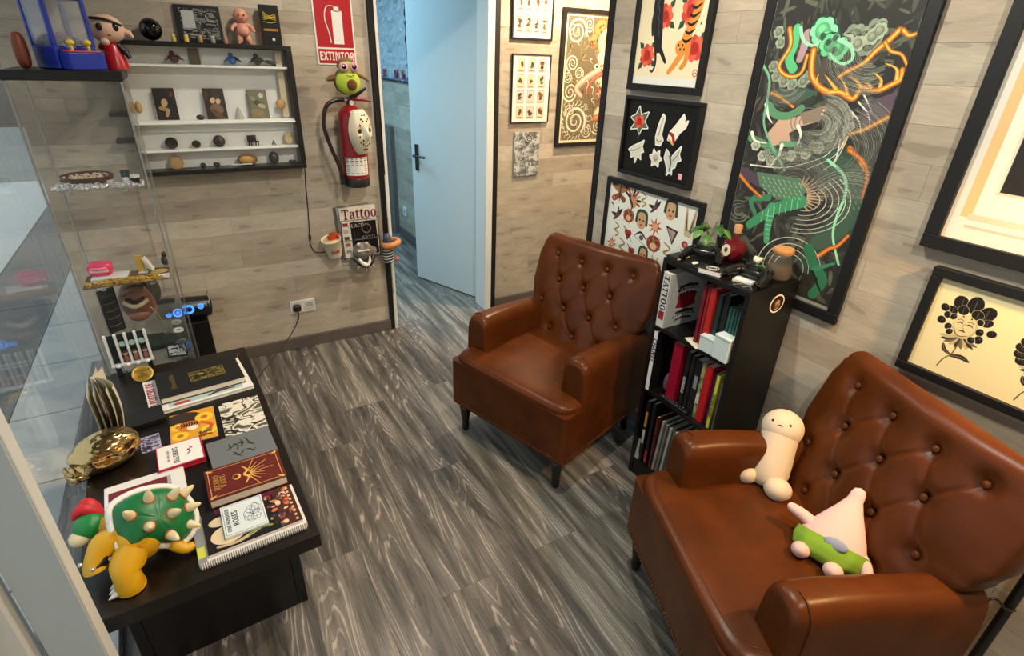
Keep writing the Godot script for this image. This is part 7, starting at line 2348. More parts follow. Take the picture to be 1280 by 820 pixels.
func build_tower_things() -> void:
	var cx := -0.327
	var cz := -2.872
	# shelf one: round tray and jewellery
	var y := 1.134
	var tr := thing("round_tray", "round brown rimmed tray of pale beads on the glass cabinet's top shelf", "tray", Vector3(cx - 0.045, y, cz + 0.02), 0)
	part(tr, "rim", MB.new().lathe([Vector2(0.075, 0.012), Vector2(0.092, 0.016), Vector2(0.094, 0.030), Vector2(0.090, 0.034), Vector2(0.084, 0.030), Vector2(0.078, 0.024), Vector2(0, 0.022)], 36), mat("4a2a1c", 0.4))
	part(tr, "stand", MB.new().lathe([Vector2(0, 0), Vector2(0.060, 0.0), Vector2(0.064, 0.012), Vector2(0, 0.014)], 30), mat("3a1a14", 0.35))
	var bm := MB.new()
	rng.seed = 51
	for k in 90:
		var a := rng.randf() * TAU
		var r := sqrt(rng.randf()) * 0.078
		bm.ell(Vector3(cos(a) * r, 0.027, sin(a) * r), Vector3(0.005, 0.004, 0.005), 7, 5)
	var be := part(tr, "beads", bm, mat("b8aa90", 0.4))
	be.set_meta("kind", "stuff")
	var jw := MB.new()
	for k in 110:
		var p := Vector3(rng.randf_range(-0.15, 0.15), 0.005, rng.randf_range(0.085, 0.165))
		if k % 3 == 0:
			jw.torus(p + Vector3(0, 0.004, 0), rng.randf_range(0.007, 0.011), 0.0024, 12, 5, Basis(Vector3(1, 0, 0), rng.randf() * 2.0))
		else:
			jw.ell(p, Vector3.ONE * rng.randf_range(0.005, 0.009), 7, 5)
	var js := solo("silver_jewellery", "scattered silver rings and beads along the cabinet's top glass shelf", "jewellery", jw, mat("dcdcd8", 0.22, 0.75), Vector3(cx, y, cz))
	js.set_meta("kind", "stuff")
	var jars := [["white cream jar on the cabinet's top shelf", "c9c9c4", 0.014, 0.028, 0.095, 0.11], ["black jar with a white lid on the cabinet's top shelf", "17171a", 0.016, 0.040, 0.128, 0.12], ["dark teal jar at the back of the cabinet's top shelf", "1d3a44", 0.016, 0.045, 0.09, 0.03]]
	for k in 3:
		var j = jars[k]
		var t := thing("cosmetic_jar", j[0], "jar", Vector3(cx + j[4], y, cz + j[5]), 0)
		part(t, "body", MB.new().lathe([Vector2(0, 0), Vector2(j[2], 0), Vector2(j[2], j[3] * 0.75), Vector2(0, j[3] * 0.75)], 16), mat(j[1], 0.3))
		part(t, "lid", MB.new().lathe([Vector2(0, j[3] * 0.75), Vector2(j[2] * 1.05, j[3] * 0.75), Vector2(j[2] * 1.05, j[3]), Vector2(0, j[3])], 16), mat("d2d2cc" if k < 2 else "17282e", 0.35))
	# shelf two: pink box on a white tray, yellow stand, dish, gold rings
	y = 0.725
	var pb := thing("gift_box", "shiny pink box on a white tray on the cabinet's middle shelf", "box", Vector3(cx - 0.085, y, cz + 0.04), -8)
	part(pb, "tray", MB.new().box(Vector3(0.02, 0.008, 0.01), Vector3(0.135, 0.014, 0.085), 0.004), mat("cfd0cc", 0.35))
	part(pb, "box", soft_box(Vector3(0.046, 0.030, 0.030), Vector3(-0.012, 0.044, 0), 4.0, 14, 32), mat("d1315e", 0.22))
	part(pb, "ribbon", MB.new().torus(Vector3(-0.012, 0.052, 0), 0.038, 0.006, 24, 8), mat("e46a86", 0.25))
	part(pb, "band", MB.new().box(Vector3(-0.012, 0.040, 0.030), Vector3(0.070, 0.014, 0.004), 0.002), mat("eab6bc", 0.3))
	var es := thing("easel_card", "small yellow and white folded stand on the cabinet's middle shelf", "display stand", Vector3(cx + 0.070, y, cz + 0.04), -14)
	part(es, "yellow_panel", MB.new().box(Vector3(-0.020, 0.042, 0), Vector3(0.028, 0.080, 0.008), 0.002), mat("c79c3a", 0.4))
	part(es, "white_panel", MB.new().at(Vector3(0.016, 0.036, 0.004), Basis(Vector3(0, 0, 1), 0.42)).box(Vector3.ZERO, Vector3(0.012, 0.082, 0.03), 0.002), mat("d0d0ca", 0.4))
	part(es, "foot", MB.new().box(Vector3(0.004, 0.004, 0.006), Vector3(0.070, 0.008, 0.034), 0.002), mat("c9c9c2", 0.4))
	var ds := thing("shallow_dish", "shallow golden dish at the right of the cabinet's middle shelf", "dish", Vector3(cx + 0.120, y, cz + 0.085), 0)
	part(ds, "dish", MB.new().lathe([Vector2(0, 0.002), Vector2(0.020, 0.002), Vector2(0.044, 0.014), Vector2(0.045, 0.016), Vector2(0.042, 0.016), Vector2(0.018, 0.006), Vector2(0, 0.006)], 28), mat("5c4a26", 0.3, 0.4))
	part(ds, "filling", MB.new().lathe([Vector2(0.034, 0.0125), Vector2(0.02, 0.016), Vector2(0, 0.017)], 22), mat("a98d50", 0.5))
	var cam := thing("figurine", "small black crouching figurine at the back of the cabinet's middle shelf", "figurine", Vector3(cx + 0.145, y, cz - 0.02), 0)
	part(cam, "body", MB.new().ell(Vector3(0, 0.025, 0), Vector3(0.016, 0.025, 0.016), 14, 9), mat("131313", 0.4))
	part(cam, "head", MB.new().ell(Vector3(0.004, 0.056, 0.002), Vector3(0.013, 0.013, 0.013), 14, 9), mat("131313", 0.4))
	var gr := MB.new()
	for k in 60:
		var p := Vector3(rng.randf_range(-0.155, 0.13), 0.006, rng.randf_range(0.125, 0.168))
		gr.torus(p + Vector3(0, 0.004, 0), rng.randf_range(0.007, 0.010), 0.0023, 12, 5, Basis(Vector3(1, 0, 0), 1.2 + rng.randf() * 0.6))
	var gs := solo("gold_rings", "row of gold rings along the front of the cabinet's middle shelf", "jewellery", gr, mat("e0b84e", 0.22, 0.8), Vector3(cx, y, cz))
	gs.set_meta("kind", "stuff")
	solo("felt_mat", "brown patterned mat under the gold rings", "mat", MB.new().box(Vector3(0, 0.001, 0), Vector3(0.31, 0.002, 0.17), 0.0005), mat("5a4028", 0.8), Vector3(cx - 0.005, y, cz + 0.085))
	solo("white_tag", "small white folded tag at the right front of the cabinet's middle shelf", "tag", MB.new().box(Vector3(0, 0.010, 0), Vector3(0.046, 0.016, 0.02), 0.002), mat("dcdbd4", 0.5), Vector3(cx + 0.135, y, cz + 0.150))
	# shelf three: mask head, black jewellery card, tags
	y = 0.478
	var hd := thing("mask_head", "brown and olive grinning mask standing on the cabinet's lower shelf", "mask", Vector3(cx - 0.005, y, cz - 0.02), 10)
	part(hd, "head", MB.new().ell(Vector3(0, 0.10, 0), Vector3(0.075, 0.098, 0.060), 26, 18), mat("6f4a3c", 0.5))
	part(hd, "hood", MB.new().ell(Vector3(0.035, 0.125, -0.022), Vector3(0.070, 0.085, 0.060), 22, 14), mat("2f3a2a", 0.6))
	part(hd, "brow", MB.new().tube(curve3(V3([-0.062, 0.150, 0.036, -0.020, 0.172, 0.052, 0.030, 0.160, 0.050])), 0.011, 10), mat("8a6a50", 0.5))
	part(hd, "grin", MB.new().tube(curve3(V3([-0.060, 0.118, 0.044, -0.020, 0.092, 0.066, 0.036, 0.112, 0.056])), 0.012, 10), mat("b9ab8c", 0.4))
	part(hd, "mouth", MB.new().tube(curve3(V3([-0.048, 0.130, 0.050, -0.016, 0.112, 0.068, 0.026, 0.126, 0.058])), 0.008, 8), mat("1a1210", 0.5))
	part(hd, "chin", MB.new().ell(Vector3(-0.01, 0.035, 0.030), Vector3(0.045, 0.030, 0.030), 18, 10), mat("7d5244", 0.5))
	var jc := thing("jewellery_card", "black angled jewellery card with rows of studs on the cabinet's lower shelf", "card", Vector3(cx - 0.100, y, cz + 0.085), 38)
	part(jc, "card", MB.new().box(Vector3(0, 0.105, 0), Vector3(0.075, 0.21, 0.006), 0.001), mat("0e0e10", 0.5))
	for k in 5:
		part(jc, "stud_row", MB.new().tube(V3([-0.026, 0.180 - 0.036 * k, 0.004, 0.0, 0.176 - 0.036 * k, 0.005, 0.026, 0.180 - 0.036 * k, 0.004]), 0.0013, 6), mat("9a9a9a", 0.3, 0.8))
	solo("chain", "thin gold chain hanging at the front of the cabinet's lower shelf", "chain", MB.new().tube(curve3(V3([0, 0.11, 0, 0.016, 0.085, 0.004, 0.030, 0.045, 0.008, 0.036, 0.004, 0.010])), 0.002, 6), mat("d2b268", 0.25, 0.8), Vector3(cx + 0.050, y + 0.004, cz + 0.130))
	for k in 3:
		var t := thing("ring_tag", ["small grey looped tag, rearmost of three by the cabinet's right post", "white oval tag with a black slot by the cabinet's right post", "grey rounded tag below the white oval one"][k], "tag", Vector3(cx + 0.135, [0.502, 0.462, 0.402][k], cz + 0.150), -6)
		t.rotation_degrees.x = -20
		part(t, "body", soft_box(Vector3(0.022, 0.013, 0.004), Vector3.ZERO, 2.6, 8, 24), mat(["8d8d8a", "e0dfd8", "5c5e5e"][k], 0.4))
		part(t, "slot", MB.new().box(Vector3(0.002, 0.001, 0.0042), Vector3(0.016, 0.004, 0.001)), mat("141414", 0.5))
		part(t, "wire", MB.new().tube(V3([0, -0.012, -0.002, 0, [-0.020, -0.110, -0.060][k], -0.006]), 0.0012, 5), mat("4a4a4a", 0.4))
	var ph := thing("photo_card", "small black and white photograph leaning on the cabinet's bottom shelf", "photograph", Vector3(cx + 0.105, 0.3205, cz + 0.140), -6)
	ph.rotation_degrees.x = -18
	part(ph, "card", MB.new().box(Vector3(0, 0.032, 0), Vector3(0.082, 0.064, 0.004), 0.001), mat("0f0f10", 0.5))
	part(ph, "print", MB.new().box(Vector3(0, 0.032, 0.0024), Vector3(0.070, 0.050, 0.001)), tex_mat(inkwash(70, 50, 6, "b9bfbd", "14181a"), 0.3))
	solo("fabric_bundle", "dark green cloth bundle at the bottom of the glass cabinet", "cloth", soft_box(Vector3(0.12, 0.03, 0.07), Vector3(0, 0.03, 0), 2.6, 12, 30), mat("12221a", 0.8), Vector3(cx - 0.01, 0.3205, cz - 0.01))
	# on top of the cabinet: toy claw machine and red doll
	build_claw(Vector3(-0.315, 1.566, -2.845))
	var dl := thing("doll", "soft doll with pale round head and shiny red dress behind the claw machine", "doll", Vector3(-0.172, 1.566, -2.935), 10)
	var rd := mat("a80f1c", 0.3)
	var sk := mat("d6b29a", 0.6)
	part(dl, "dress", MB.new().lathe([Vector2(0, 0), Vector2(0.048, 0), Vector2(0.046, 0.020), Vector2(0.038, 0.050), Vector2(0.028, 0.085), Vector2(0.020, 0.100), Vector2(0, 0.104)], 22, 60), rd)
	part(dl, "head", MB.new().ell(Vector3(0, 0.145, 0.004), Vector3(0.062, 0.052, 0.050), 26, 16), sk)
	part(dl, "hand", MB.new().ell(Vector3(-0.020, 0.098, 0.044), Vector3(0.016, 0.014, 0.014), 14, 9), sk)
	part(dl, "arm", MB.new().tube(V3([-0.022, 0.088, 0.010, -0.034, 0.080, 0.030, -0.024, 0.094, 0.042]), [0.013, 0.012, 0.010], 10), rd)
	part(dl, "arm", MB.new().tube(V3([0.022, 0.088, 0.010, 0.046, 0.060, 0.020, 0.054, 0.040, 0.022]), [0.013, 0.012, 0.008], 10), mat("1a1416", 0.5))
	for s in [-1.0, 1.0]:
		part(dl, "eye", MB.new().ell(Vector3(s * 0.026, 0.150, 0.048), Vector3(0.012, 0.014, 0.005), 14, 9), mat("16171a", 0.2))
	part(dl, "mouth", MB.new().ell(Vector3(0.0, 0.122, 0.049), Vector3(0.007, 0.003, 0.002), 10, 5), mat("7a2f26", 0.5))
	part(dl, "strap", MB.new().tube(curve3(V3([-0.05, 0.180, 0.030, 0.0, 0.176, 0.052, 0.050, 0.158, 0.034])), 0.005, 8), mat("17171a", 0.5))
	part(dl, "ear", MB.new().tube(V3([0.05, 0.14, 0.0, 0.075, 0.13, 0.01, 0.086, 0.115, 0.014]), [0.016, 0.012, 0.002], 10), sk)
	solo("leather_pouch", "reddish brown leather pouch beside the claw machine at the window side", "pouch", soft_box(Vector3(0.020, 0.060, 0.050), Vector3(0, 0.060, 0), 3.0, 14, 28), mat("7a3f26", 0.5), Vector3(-0.440, 1.566, -2.80))

func build_claw(at: Vector3) -> void:
	var t := thing("toy_claw_machine", "blue toy claw machine with two yellow joysticks on top of the glass cabinet", "toy", at, 36)
	var bl := mat("0c2f9a", 0.35)
	var w := 0.150
	var d := 0.140
	part(t, "body", MB.new().box(Vector3(0, 0.040, 0), Vector3(w, 0.080, d), 0.006), bl)
	for sx in [-1.0, 1.0]:
		for sz in [-1.0, 1.0]:
			part(t, "corner_post", MB.new().box(Vector3(sx * (w / 2 - 0.008), 0.155, sz * (d / 2 - 0.008)), Vector3(0.016, 0.16, 0.016), 0.003), bl)
	part(t, "roof", MB.new().box(Vector3(0, 0.255, 0), Vector3(w, 0.05, d), 0.006), bl)
	for sx in [-1.0, 1.0]:
		part(t, "side_window", MB.new().box(Vector3(sx * (w / 2 - 0.004), 0.155, 0), Vector3(0.002, 0.15, d - 0.03)), glass(0.12, "cfd8e0"))
	part(t, "front_window", MB.new().box(Vector3(0, 0.155, d / 2 - 0.004), Vector3(w - 0.03, 0.15, 0.002)), glass(0.12, "cfd8e0"))
	part(t, "back_wall", MB.new().box(Vector3(0, 0.155, -d / 2 + 0.004), Vector3(w - 0.03, 0.15, 0.003)), mat("8d8f92", 0.5))
	part(t, "control_desk", MB.new().box(Vector3(0.0, 0.030, d / 2 + 0.028), Vector3(w - 0.02, 0.060, 0.058), 0.005), bl)
	part(t, "control_panel", MB.new().box(Vector3(0.0, 0.0625, d / 2 + 0.028), Vector3(w - 0.034, 0.005, 0.046), 0.002), mat("c8452c", 0.4))
	for s in [-1.0, 1.0]:
		var j := part(t, "joystick", MB.new().tube(V3([s * 0.030, 0.062, d / 2 + 0.026, s * 0.030, 0.086, d / 2 + 0.026]), 0.005, 10), mat("d2c22a", 0.35))
		part(j, "knob", MB.new().ell(Vector3(s * 0.030, 0.092, d / 2 + 0.026), Vector3(0.013, 0.010, 0.013), 16, 10), mat("e0cf2e", 0.3))
	var pr := MB.new()
	rng.seed = 66
	for k in 30:
		pr.ell(Vector3(rng.randf_range(-0.055, 0.055), rng.randf_range(0.085, 0.115), rng.randf_range(-0.05, 0.05)), Vector3(0.012, 0.010, 0.012), 8, 6)
	var p := part(t, "prizes", pr, mat("4a4668", 0.4))
	p.set_meta("kind", "stuff")

# ---- rear wall: extinguisher, sign, magazine holder, speaker, cables ----------------------------------------------
func build_wall_things() -> void:
	var wz := WALL_Z + 0.011
	# sign
	var white := mat("dedcd4", 0.4)
	var red := mat("a8131c", 0.4)
	var sg := thing("extinguisher_sign", "red and white fire extinguisher sign above the extinguisher", "sign", Vector3(0.7905, 1.76, wz), 0)
	part(sg, "plate", MB.new().box(Vector3(0, 0, 0.0015), Vector3(0.200, 0.325, 0.003), 0.001), white)
	part(sg, "red_panel", MB.new().box(Vector3(0, 0.037, 0.0034), Vector3(0.184, 0.235, 0.0012)), red)
	part(sg, "red_panel", MB.new().box(Vector3(0, -0.122, 0.0034), Vector3(0.184, 0.066, 0.0012)), red)
	lettering(sg, "EXTINTOR", 0.040, white, Vector3(0, -0.122, 0.0044), Vector3.ZERO, "Droid Sans", 0.0006, 0.66)
	var pg := MB.new()
	pg.box(Vector3(0.018, 0.010, 0.0046), Vector3(0.052, 0.150, 0.001))
	pg.box(Vector3(0.018, 0.092, 0.0046), Vector3(0.026, 0.022, 0.001))
	pg.tube(curve3(V3([0.010, 0.104, 0.0044, -0.030, 0.100, 0.0044, -0.044, 0.050, 0.0044, -0.030, -0.010, 0.0044, -0.022, -0.060, 0.0044])), 0.0030, 6)
	part(sg, "pictogram", pg, white)
	# extinguisher
	var ez := wz + 0.085
	var ex := thing("fire_extinguisher", "red fire extinguisher with black hose on the rear wall, wearing a hockey mask", "fire extinguisher", Vector3(0.812, 0.985, ez), 0)
	var er := mat("7c0e16", 0.28)
	var bk := mat("121111", 0.4)
	part(ex, "cylinder", MB.new().lathe([Vector2(0.070, 0.030), Vector2(0.070, 0.350), Vector2(0.064, 0.385), Vector2(0.044, 0.412), Vector2(0.024, 0.420), Vector2(0.018, 0.432), Vector2(0, 0.432)], 36, 50), er)
	part(ex, "base", MB.new().lathe([Vector2(0, 0), Vector2(0.066, 0), Vector2(0.072, 0.006), Vector2(0.072, 0.046), Vector2(0.070, 0.050), Vector2(0.0, 0.050)], 32), bk)
	part(ex, "valve", MB.new().box(Vector3(0.0, 0.445, 0.0), Vector3(0.034, 0.036, 0.034), 0.005), bk)
	part(ex, "gauge", MB.new().at(Vector3(0.004, 0.436, 0.018), Basis(Vector3.RIGHT, PI / 2)).lathe([Vector2(0, 0), Vector2(0.012, 0), Vector2(0.012, 0.008), Vector2(0, 0.009)], 18), mat("cfccc2", 0.3))
	part(ex, "carry_handle", MB.new().tube(V3([0.0, 0.458, 0.008, 0.040, 0.478, 0.020, 0.085, 0.508, 0.026]), [0.011, 0.009, 0.006], 10), bk)
	part(ex, "lever", MB.new().tube(V3([0.010, 0.455, 0.010, 0.060, 0.452, 0.026, 0.108, 0.442, 0.034]), [0.009, 0.008, 0.005], 10), er)
	var hose := curve3(V3([-0.012, 0.448, 0.010, -0.070, 0.450, 0.016, -0.128, 0.420, 0.018, -0.150, 0.330, 0.014, -0.128, 0.220, 0.014, -0.098, 0.130, 0.020, -0.085, 0.072, 0.024, -0.080, 0.038, 0.026]))
	part(ex, "hose", MB.new().tube(hose, 0.0105, 12), mat("2a1214", 0.4))
	part(ex, "hose_ferrule", MB.new().tube(V3([-0.020, 0.449, 0.010, -0.034, 0.450, 0.012]), 0.013, 12), mat("b9b6ae", 0.3, 0.7))
	part(ex, "nozzle", MB.new().tube(V3([-0.086, 0.075, 0.024, -0.078, 0.020, 0.026]), [0.014, 0.018], 12), bk)
	# label: a patch bent round the cylinder
	var P := []
	for i in 2:
		var row := []
		for j in 17:
			var a := lerpf(-1.05, 0.85, j / 16.0)
			row.append(Vector3(sin(a) * 0.0708, 0.068 + 0.095 * i, cos(a) * 0.0708))
		P.append(row)
	var lb := part(ex, "label", MB.new().grid(P), mat("d5d2c8", 0.5))
	var tx := MB.new()
	rng.seed = 9
	for r in 8:
		for c in 5:
			var a0 := -0.98 + 0.36 * c
			var q := []
			for k in 4:
				var a := a0 + 0.26 * rng.randf_range(0.7, 1.0) * k / 3.0
				q.append(Vector3(sin(a) * 0.0712, 0.157 - 0.011 * r, cos(a) * 0.0712))
			if not (c in [1, 2, 3] and r > 3 and r < 7):
				tx.tube(q, 0.0012 if r > 1 else 0.0022, 4)
	var tp := part(lb, "small_print", tx, mat("3a3636", 0.6))
	tp.set_meta("kind", "stuff")
	# avocado plush on the valve
	var av := thing("avocado_plush", "green avocado plush with big pink ringed eyes sitting on the extinguisher", "plush toy", Vector3(0.806, 1.462, ez + 0.026), 0)
	var dg := plush("4a4a22")
	var lg := plush("a3b83a")
	part(av, "skin", MB.new().ell(Vector3(0, 0.062, -0.014), Vector3(0.070, 0.066, 0.040), 24, 16), dg)
	part(av, "flesh", MB.new().ell(Vector3(0, 0.058, 0.004), Vector3(0.064, 0.060, 0.036), 24, 16), lg)
	part(av, "flesh_top", MB.new().ell(Vector3(0.002, 0.112, -0.002), Vector3(0.046, 0.052, 0.032), 22, 14), plush("9aa84a"))
	part(av, "crown", MB.new().ell(Vector3(0.002, 0.136, -0.014), Vector3(0.048, 0.038, 0.034), 22, 14), plush("6b5a34"))
	part(av, "pit", MB.new().ell(Vector3(0.010, 0.048, 0.036), Vector3(0.026, 0.027, 0.014), 20, 12), plush("5a3216"))
	for s in [-1.0, 1.0]:
		var e := part(av, "eye", MB.new().ell(Vector3(0.004 + s * 0.026, 0.130, 0.028), Vector3(0.024, 0.024, 0.012), 18, 12), plush("c98a94"))
		part(e, "pupil", MB.new().ell(Vector3(0.004 + s * 0.026, 0.132, 0.038), Vector3(0.012, 0.012, 0.004), 14, 9), mat("1a1420", 0.2))
		part(e, "glint", MB.new().ell(Vector3(0.001 + s * 0.026, 0.136, 0.0415), Vector3(0.004, 0.004, 0.0015), 8, 6), mat("e6e2e6", 0.3))
	part(av, "smile", MB.new().tube(curve3(V3([-0.018, 0.094, 0.038, 0.004, 0.088, 0.041, 0.026, 0.094, 0.038])), 0.0016, 6), mat("4a3a14", 0.6))
	part(av, "arm", MB.new().tube(V3([-0.058, 0.080, -0.008, -0.092, 0.074, -0.006, -0.106, 0.066, -0.004]), [0.016, 0.013, 0.006], 12), plush("6b4f26"))
	part(av, "arm", MB.new().tube(V3([0.050, 0.096, -0.008, 0.084, 0.082, -0.004, 0.108, 0.066, 0.0]), [0.010, 0.008, 0.005], 12), plush("6b4f26"))
	# plain hockey mask
	var mk := thing("hockey_mask", "off-white hockey goalie mask with round holes hung on the extinguisher", "mask", Vector3(0.836, 1.165, ez + 0.050), 26)
	var mw := mat("c9bfa4", 0.4)
	P = []
	for i in 25:
		var v := i / 24.0
		var row := []
		for j in 31:
			var u := j / 30.0 * 2.0 - 1.0
			var yy := 0.228 * v
			var hw := 0.074 * pow(maxf(0.0, sin(PI * clampf(0.06 + 0.90 * v, 0.0, 1.0))), 0.42) * lerpf(0.80, 1.0, smoothstep(0.0, 0.55, v))
			var zz := 0.058 * sqrt(maxf(0.0, 1.0 - u * u)) * pow(maxf(0.001, sin(PI * clampf(0.08 + 0.86 * v, 0.0, 1.0))), 0.6)
			# brow ridge, nose and eye hollows
			zz += 0.020 * exp(-u * u / 0.035) * exp(-pow((v - 0.45) / 0.13, 2.0))
			for s in [-1.0, 1.0]:
				zz -= 0.014 * exp(-pow((u - s * 0.42) / 0.20, 2.0) - pow((v - 0.53) / 0.08, 2.0))
			row.append(Vector3(u * hw, yy, zz))
		P.append(row)
	part(mk, "shell", MB.new().grid(P), mw)
	var surf := func(u: float, v: float) -> Vector3:
		var a: float = clampf(u * 0.5 + 0.5, 0.0, 1.0) * 30.0
		return P[int(round(v * 24.0))][int(round(a))]
	for h in [[-0.35, 0.80], [-0.12, 0.86], [0.16, 0.86], [0.38, 0.78], [-0.48, 0.68], [-0.18, 0.73], [0.2, 0.73], [0.5, 0.66], [-0.52, 0.40], [-0.36, 0.34], [-0.54, 0.30], [-0.32, 0.24], [0.36, 0.34], [0.52, 0.38], [0.34, 0.24], [-0.12, 0.20], [0.12, 0.20], [0.0, 0.13], [-0.18, 0.12], [0.2, 0.12]]:
		part(mk, "hole", MB.new().ell(surf.call(h[0], h[1]), Vector3(0.0055, 0.0055, 0.003), 10, 6), mat("1b1614", 0.7))
	for s in [-1.0, 1.0]:
		part(mk, "eye_opening", MB.new().ell(surf.call(s * 0.40, 0.53) + Vector3(0, 0, 0.001), Vector3(0.017, 0.014, 0.005), 16, 10), mat("1d1512", 0.7))
	# magazine holder with a magazine, popcorn tub, skull trinket and figure
	var mz := thing("magazine_holder", "wire wall holder for magazines beside the doorway", "magazine holder", Vector3(0.815, 0.545, wz), 0)
	var wire := mat("5a5854", 0.3, 0.8)
	for y in [0.0, 0.115, 0.235]:
		part(mz, "wire", MB.new().tube(V3([-0.115, y, 0.004, -0.115, y, 0.052, 0.115, y, 0.052, 0.115, y, 0.004]), 0.0024, 6), wire)
	for x in [-0.110, -0.04, 0.04, 0.110]:
		part(mz, "wire", MB.new().tube(V3([x, 0.0, 0.010, x, 0.0, 0.050, x, 0.235, 0.052]), 0.0020, 6), wire)
	for k in 3:
		var m := thing("magazine", ["white magazine with a dark red script title in the wall holder", "grey backed magazine behind the white one in the wall holder", "rearmost thin magazine in the wall holder"][k], "magazine", Vector3(0.818 - 0.010 * k, 0.552, wz + 0.038 - 0.013 * k), 0)
		m.rotation_degrees = Vector3(-3, 0, 1.5 + 0.8 * k)
		part(m, "sheets", MB.new().box(Vector3(0, 0.150, 0), Vector3(0.212, 0.300 + 0.006 * k, 0.008), 0.001), mat(["d3cfc4", "8d897e", "5f5a52"][k], 0.4))
		if k == 0:
			part(m, "dark_cover_image", MB.new().box(Vector3(0.024, 0.108, 0.0044), Vector3(0.156, 0.205, 0.0008)), mat("17151a", 0.3))
			lettering(m, "Tattoo", 0.058, mat("6a1424", 0.4), Vector3(0.010, 0.258, 0.0050), Vector3.ZERO, "Droid Serif", 0.0006, 0.78)
			part(m, "cover_ornament", MB.new().torus(Vector3(0.040, 0.165, 0.0048), 0.026, 0.004, 22, 6, Basis(Vector3.RIGHT, PI / 2)), mat("6d5a50", 0.4))
			lettering(m, "BLACK", 0.020, mat("a9a6a0", 0.4), Vector3(-0.020, 0.190, 0.0052), Vector3.ZERO, "Droid Serif")
			lettering(m, "SKULL", 0.024, mat("7d7a78", 0.4), Vector3(0.062, 0.110, 0.0052), Vector3.ZERO, "Droid Serif")
			for q in 5:
				part(m, "side_caption", MB.new().box(Vector3(-0.082, 0.200 - 0.040 * q, 0.0044), Vector3(0.030, 0.020, 0.0008)), mat(["8a2a34", "a9a49a", "4a4644", "9a5a52", "8d8a80"][q], 0.4))
	var bu := thing("popcorn_tub", "cream paper tub with orange figure inside hung left of the magazines", "tub", Vector3(0.650, 0.585, wz + 0.056), 0)
	bu.rotation_degrees.z = 10
	bu.rotation_degrees.x = 10
	part(bu, "tub", MB.new().lathe([Vector2(0, 0), Vector2(0.040, 0), Vector2(0.054, 0.105), Vector2(0.057, 0.108), Vector2(0.055, 0.112), Vector2(0.050, 0.108), Vector2(0.037, 0.006), Vector2(0, 0.006)], 28), mat("c9c0a8", 0.5))
	part(bu, "tub_print", MB.new().box(Vector3(0, 0.045, 0.0455), Vector3(0.046, 0.022, 0.002)), mat("9a5a50", 0.5))
	part(bu, "filling", MB.new().lathe([Vector2(0.049, 0.088), Vector2(0.025, 0.094), Vector2(0, 0.096)], 22), mat("c4b38a", 0.6))
	for k in 5:
		var a := k * 0.55 - 0.2
		part(bu, "orange_tuft", MB.new().tube([Vector3(0.012, 0.085, -0.02), Vector3(0.012 + cos(a) * 0.026, 0.118 + 0.006 * (k % 2), -0.022), Vector3(0.012 + cos(a) * 0.048, 0.108 + 0.016 * sin(a), -0.014)], [0.018, 0.016, 0.004], 10), mat("c2451a", 0.5))
	var sm := thing("trinket_head", "small black and white goggle-eyed head hung in front of the magazines", "trinket", Vector3(0.806, 0.508, wz + 0.095), 0)
	part(sm, "skull", MB.new().ell(Vector3(0, 0.085, -0.006), Vector3(0.062, 0.062, 0.036), 22, 14), mat("6d675c", 0.4))
	part(sm, "face", MB.new().ell(Vector3(-0.006, 0.072, 0.014), Vector3(0.044, 0.036, 0.026), 20, 12), mat("55504a", 0.35))
	part(sm, "visor", MB.new().box(Vector3(-0.004, 0.104, 0.030), Vector3(0.070, 0.010, 0.012), 0.003), mat("c9c6ba", 0.4))
	for s in [-1.0, 1.0]:
		part(sm, "goggle", MB.new().ell(Vector3(-0.004 + s * 0.024, 0.138, 0.016), Vector3(0.013, 0.015, 0.012), 14, 9), mat("b9b6ac", 0.2, 0.5))
	part(sm, "jaw", MB.new().tube(curve3(V3([-0.058, 0.058, 0.010, -0.030, 0.026, 0.034, 0.0, 0.016, 0.042, 0.034, 0.028, 0.034, 0.056, 0.060, 0.010])), 0.014, 12), mat("151314", 0.35))
	part(sm, "white_blaze", MB.new().tube(curve3(V3([-0.040, 0.060, 0.036, -0.022, 0.034, 0.046, 0.004, 0.022, 0.054, 0.022, 0.042, 0.046, 0.026, 0.068, 0.036])), [0.006, 0.008, 0.009, 0.010, 0.010, 0.011, 0.011, 0.012, 0.013, 0.013, 0.013, 0.012, 0.011, 0.010, 0.010, 0.009, 0.009, 0.008, 0.008, 0.007, 0.007, 0.006, 0.006, 0.005, 0.004], 10), mat("d9d6cc", 0.4))
	part(sm, "ear_disc", MB.new().at(Vector3(0.052, 0.095, 0.012), Basis(Vector3.RIGHT, PI / 2)).lathe([Vector2(0, 0), Vector2(0.024, 0), Vector2(0.026, 0.004), Vector2(0, 0.008)], 20), mat("7d7a70", 0.4))
	for s in [-1.0, 0.0, 1.0]:
		part(sm, "pendant", MB.new().tube(V3([s * 0.04, 0.020, 0.030, s * 0.05, -0.004 - 0.024 * (1.0 - absf(s)), 0.034]), [0.005, 0.003], 8), mat("b3aea0", 0.4))
	var fg := thing("bird_figure", "blue grey toy figure with orange swim ring beside the doorway", "figurine", Vector3(0.962, 0.500, wz + 0.080), 0)
	part(fg, "body", MB.new().lathe([Vector2(0, 0), Vector2(0.030, 0.004), Vector2(0.034, 0.030), Vector2(0.034, 0.090), Vector2(0.026, 0.110), Vector2(0, 0.112)], 22, 60), mat("3a3a3c", 0.5))
	for k in 5:
		part(fg, "stripe", MB.new().torus(Vector3(0, 0.016 + 0.018 * k, 0), 0.0335, 0.0030, 24, 6, Basis(Vector3(0, 0, 1), 0.15)), mat("c2c0ba", 0.5))
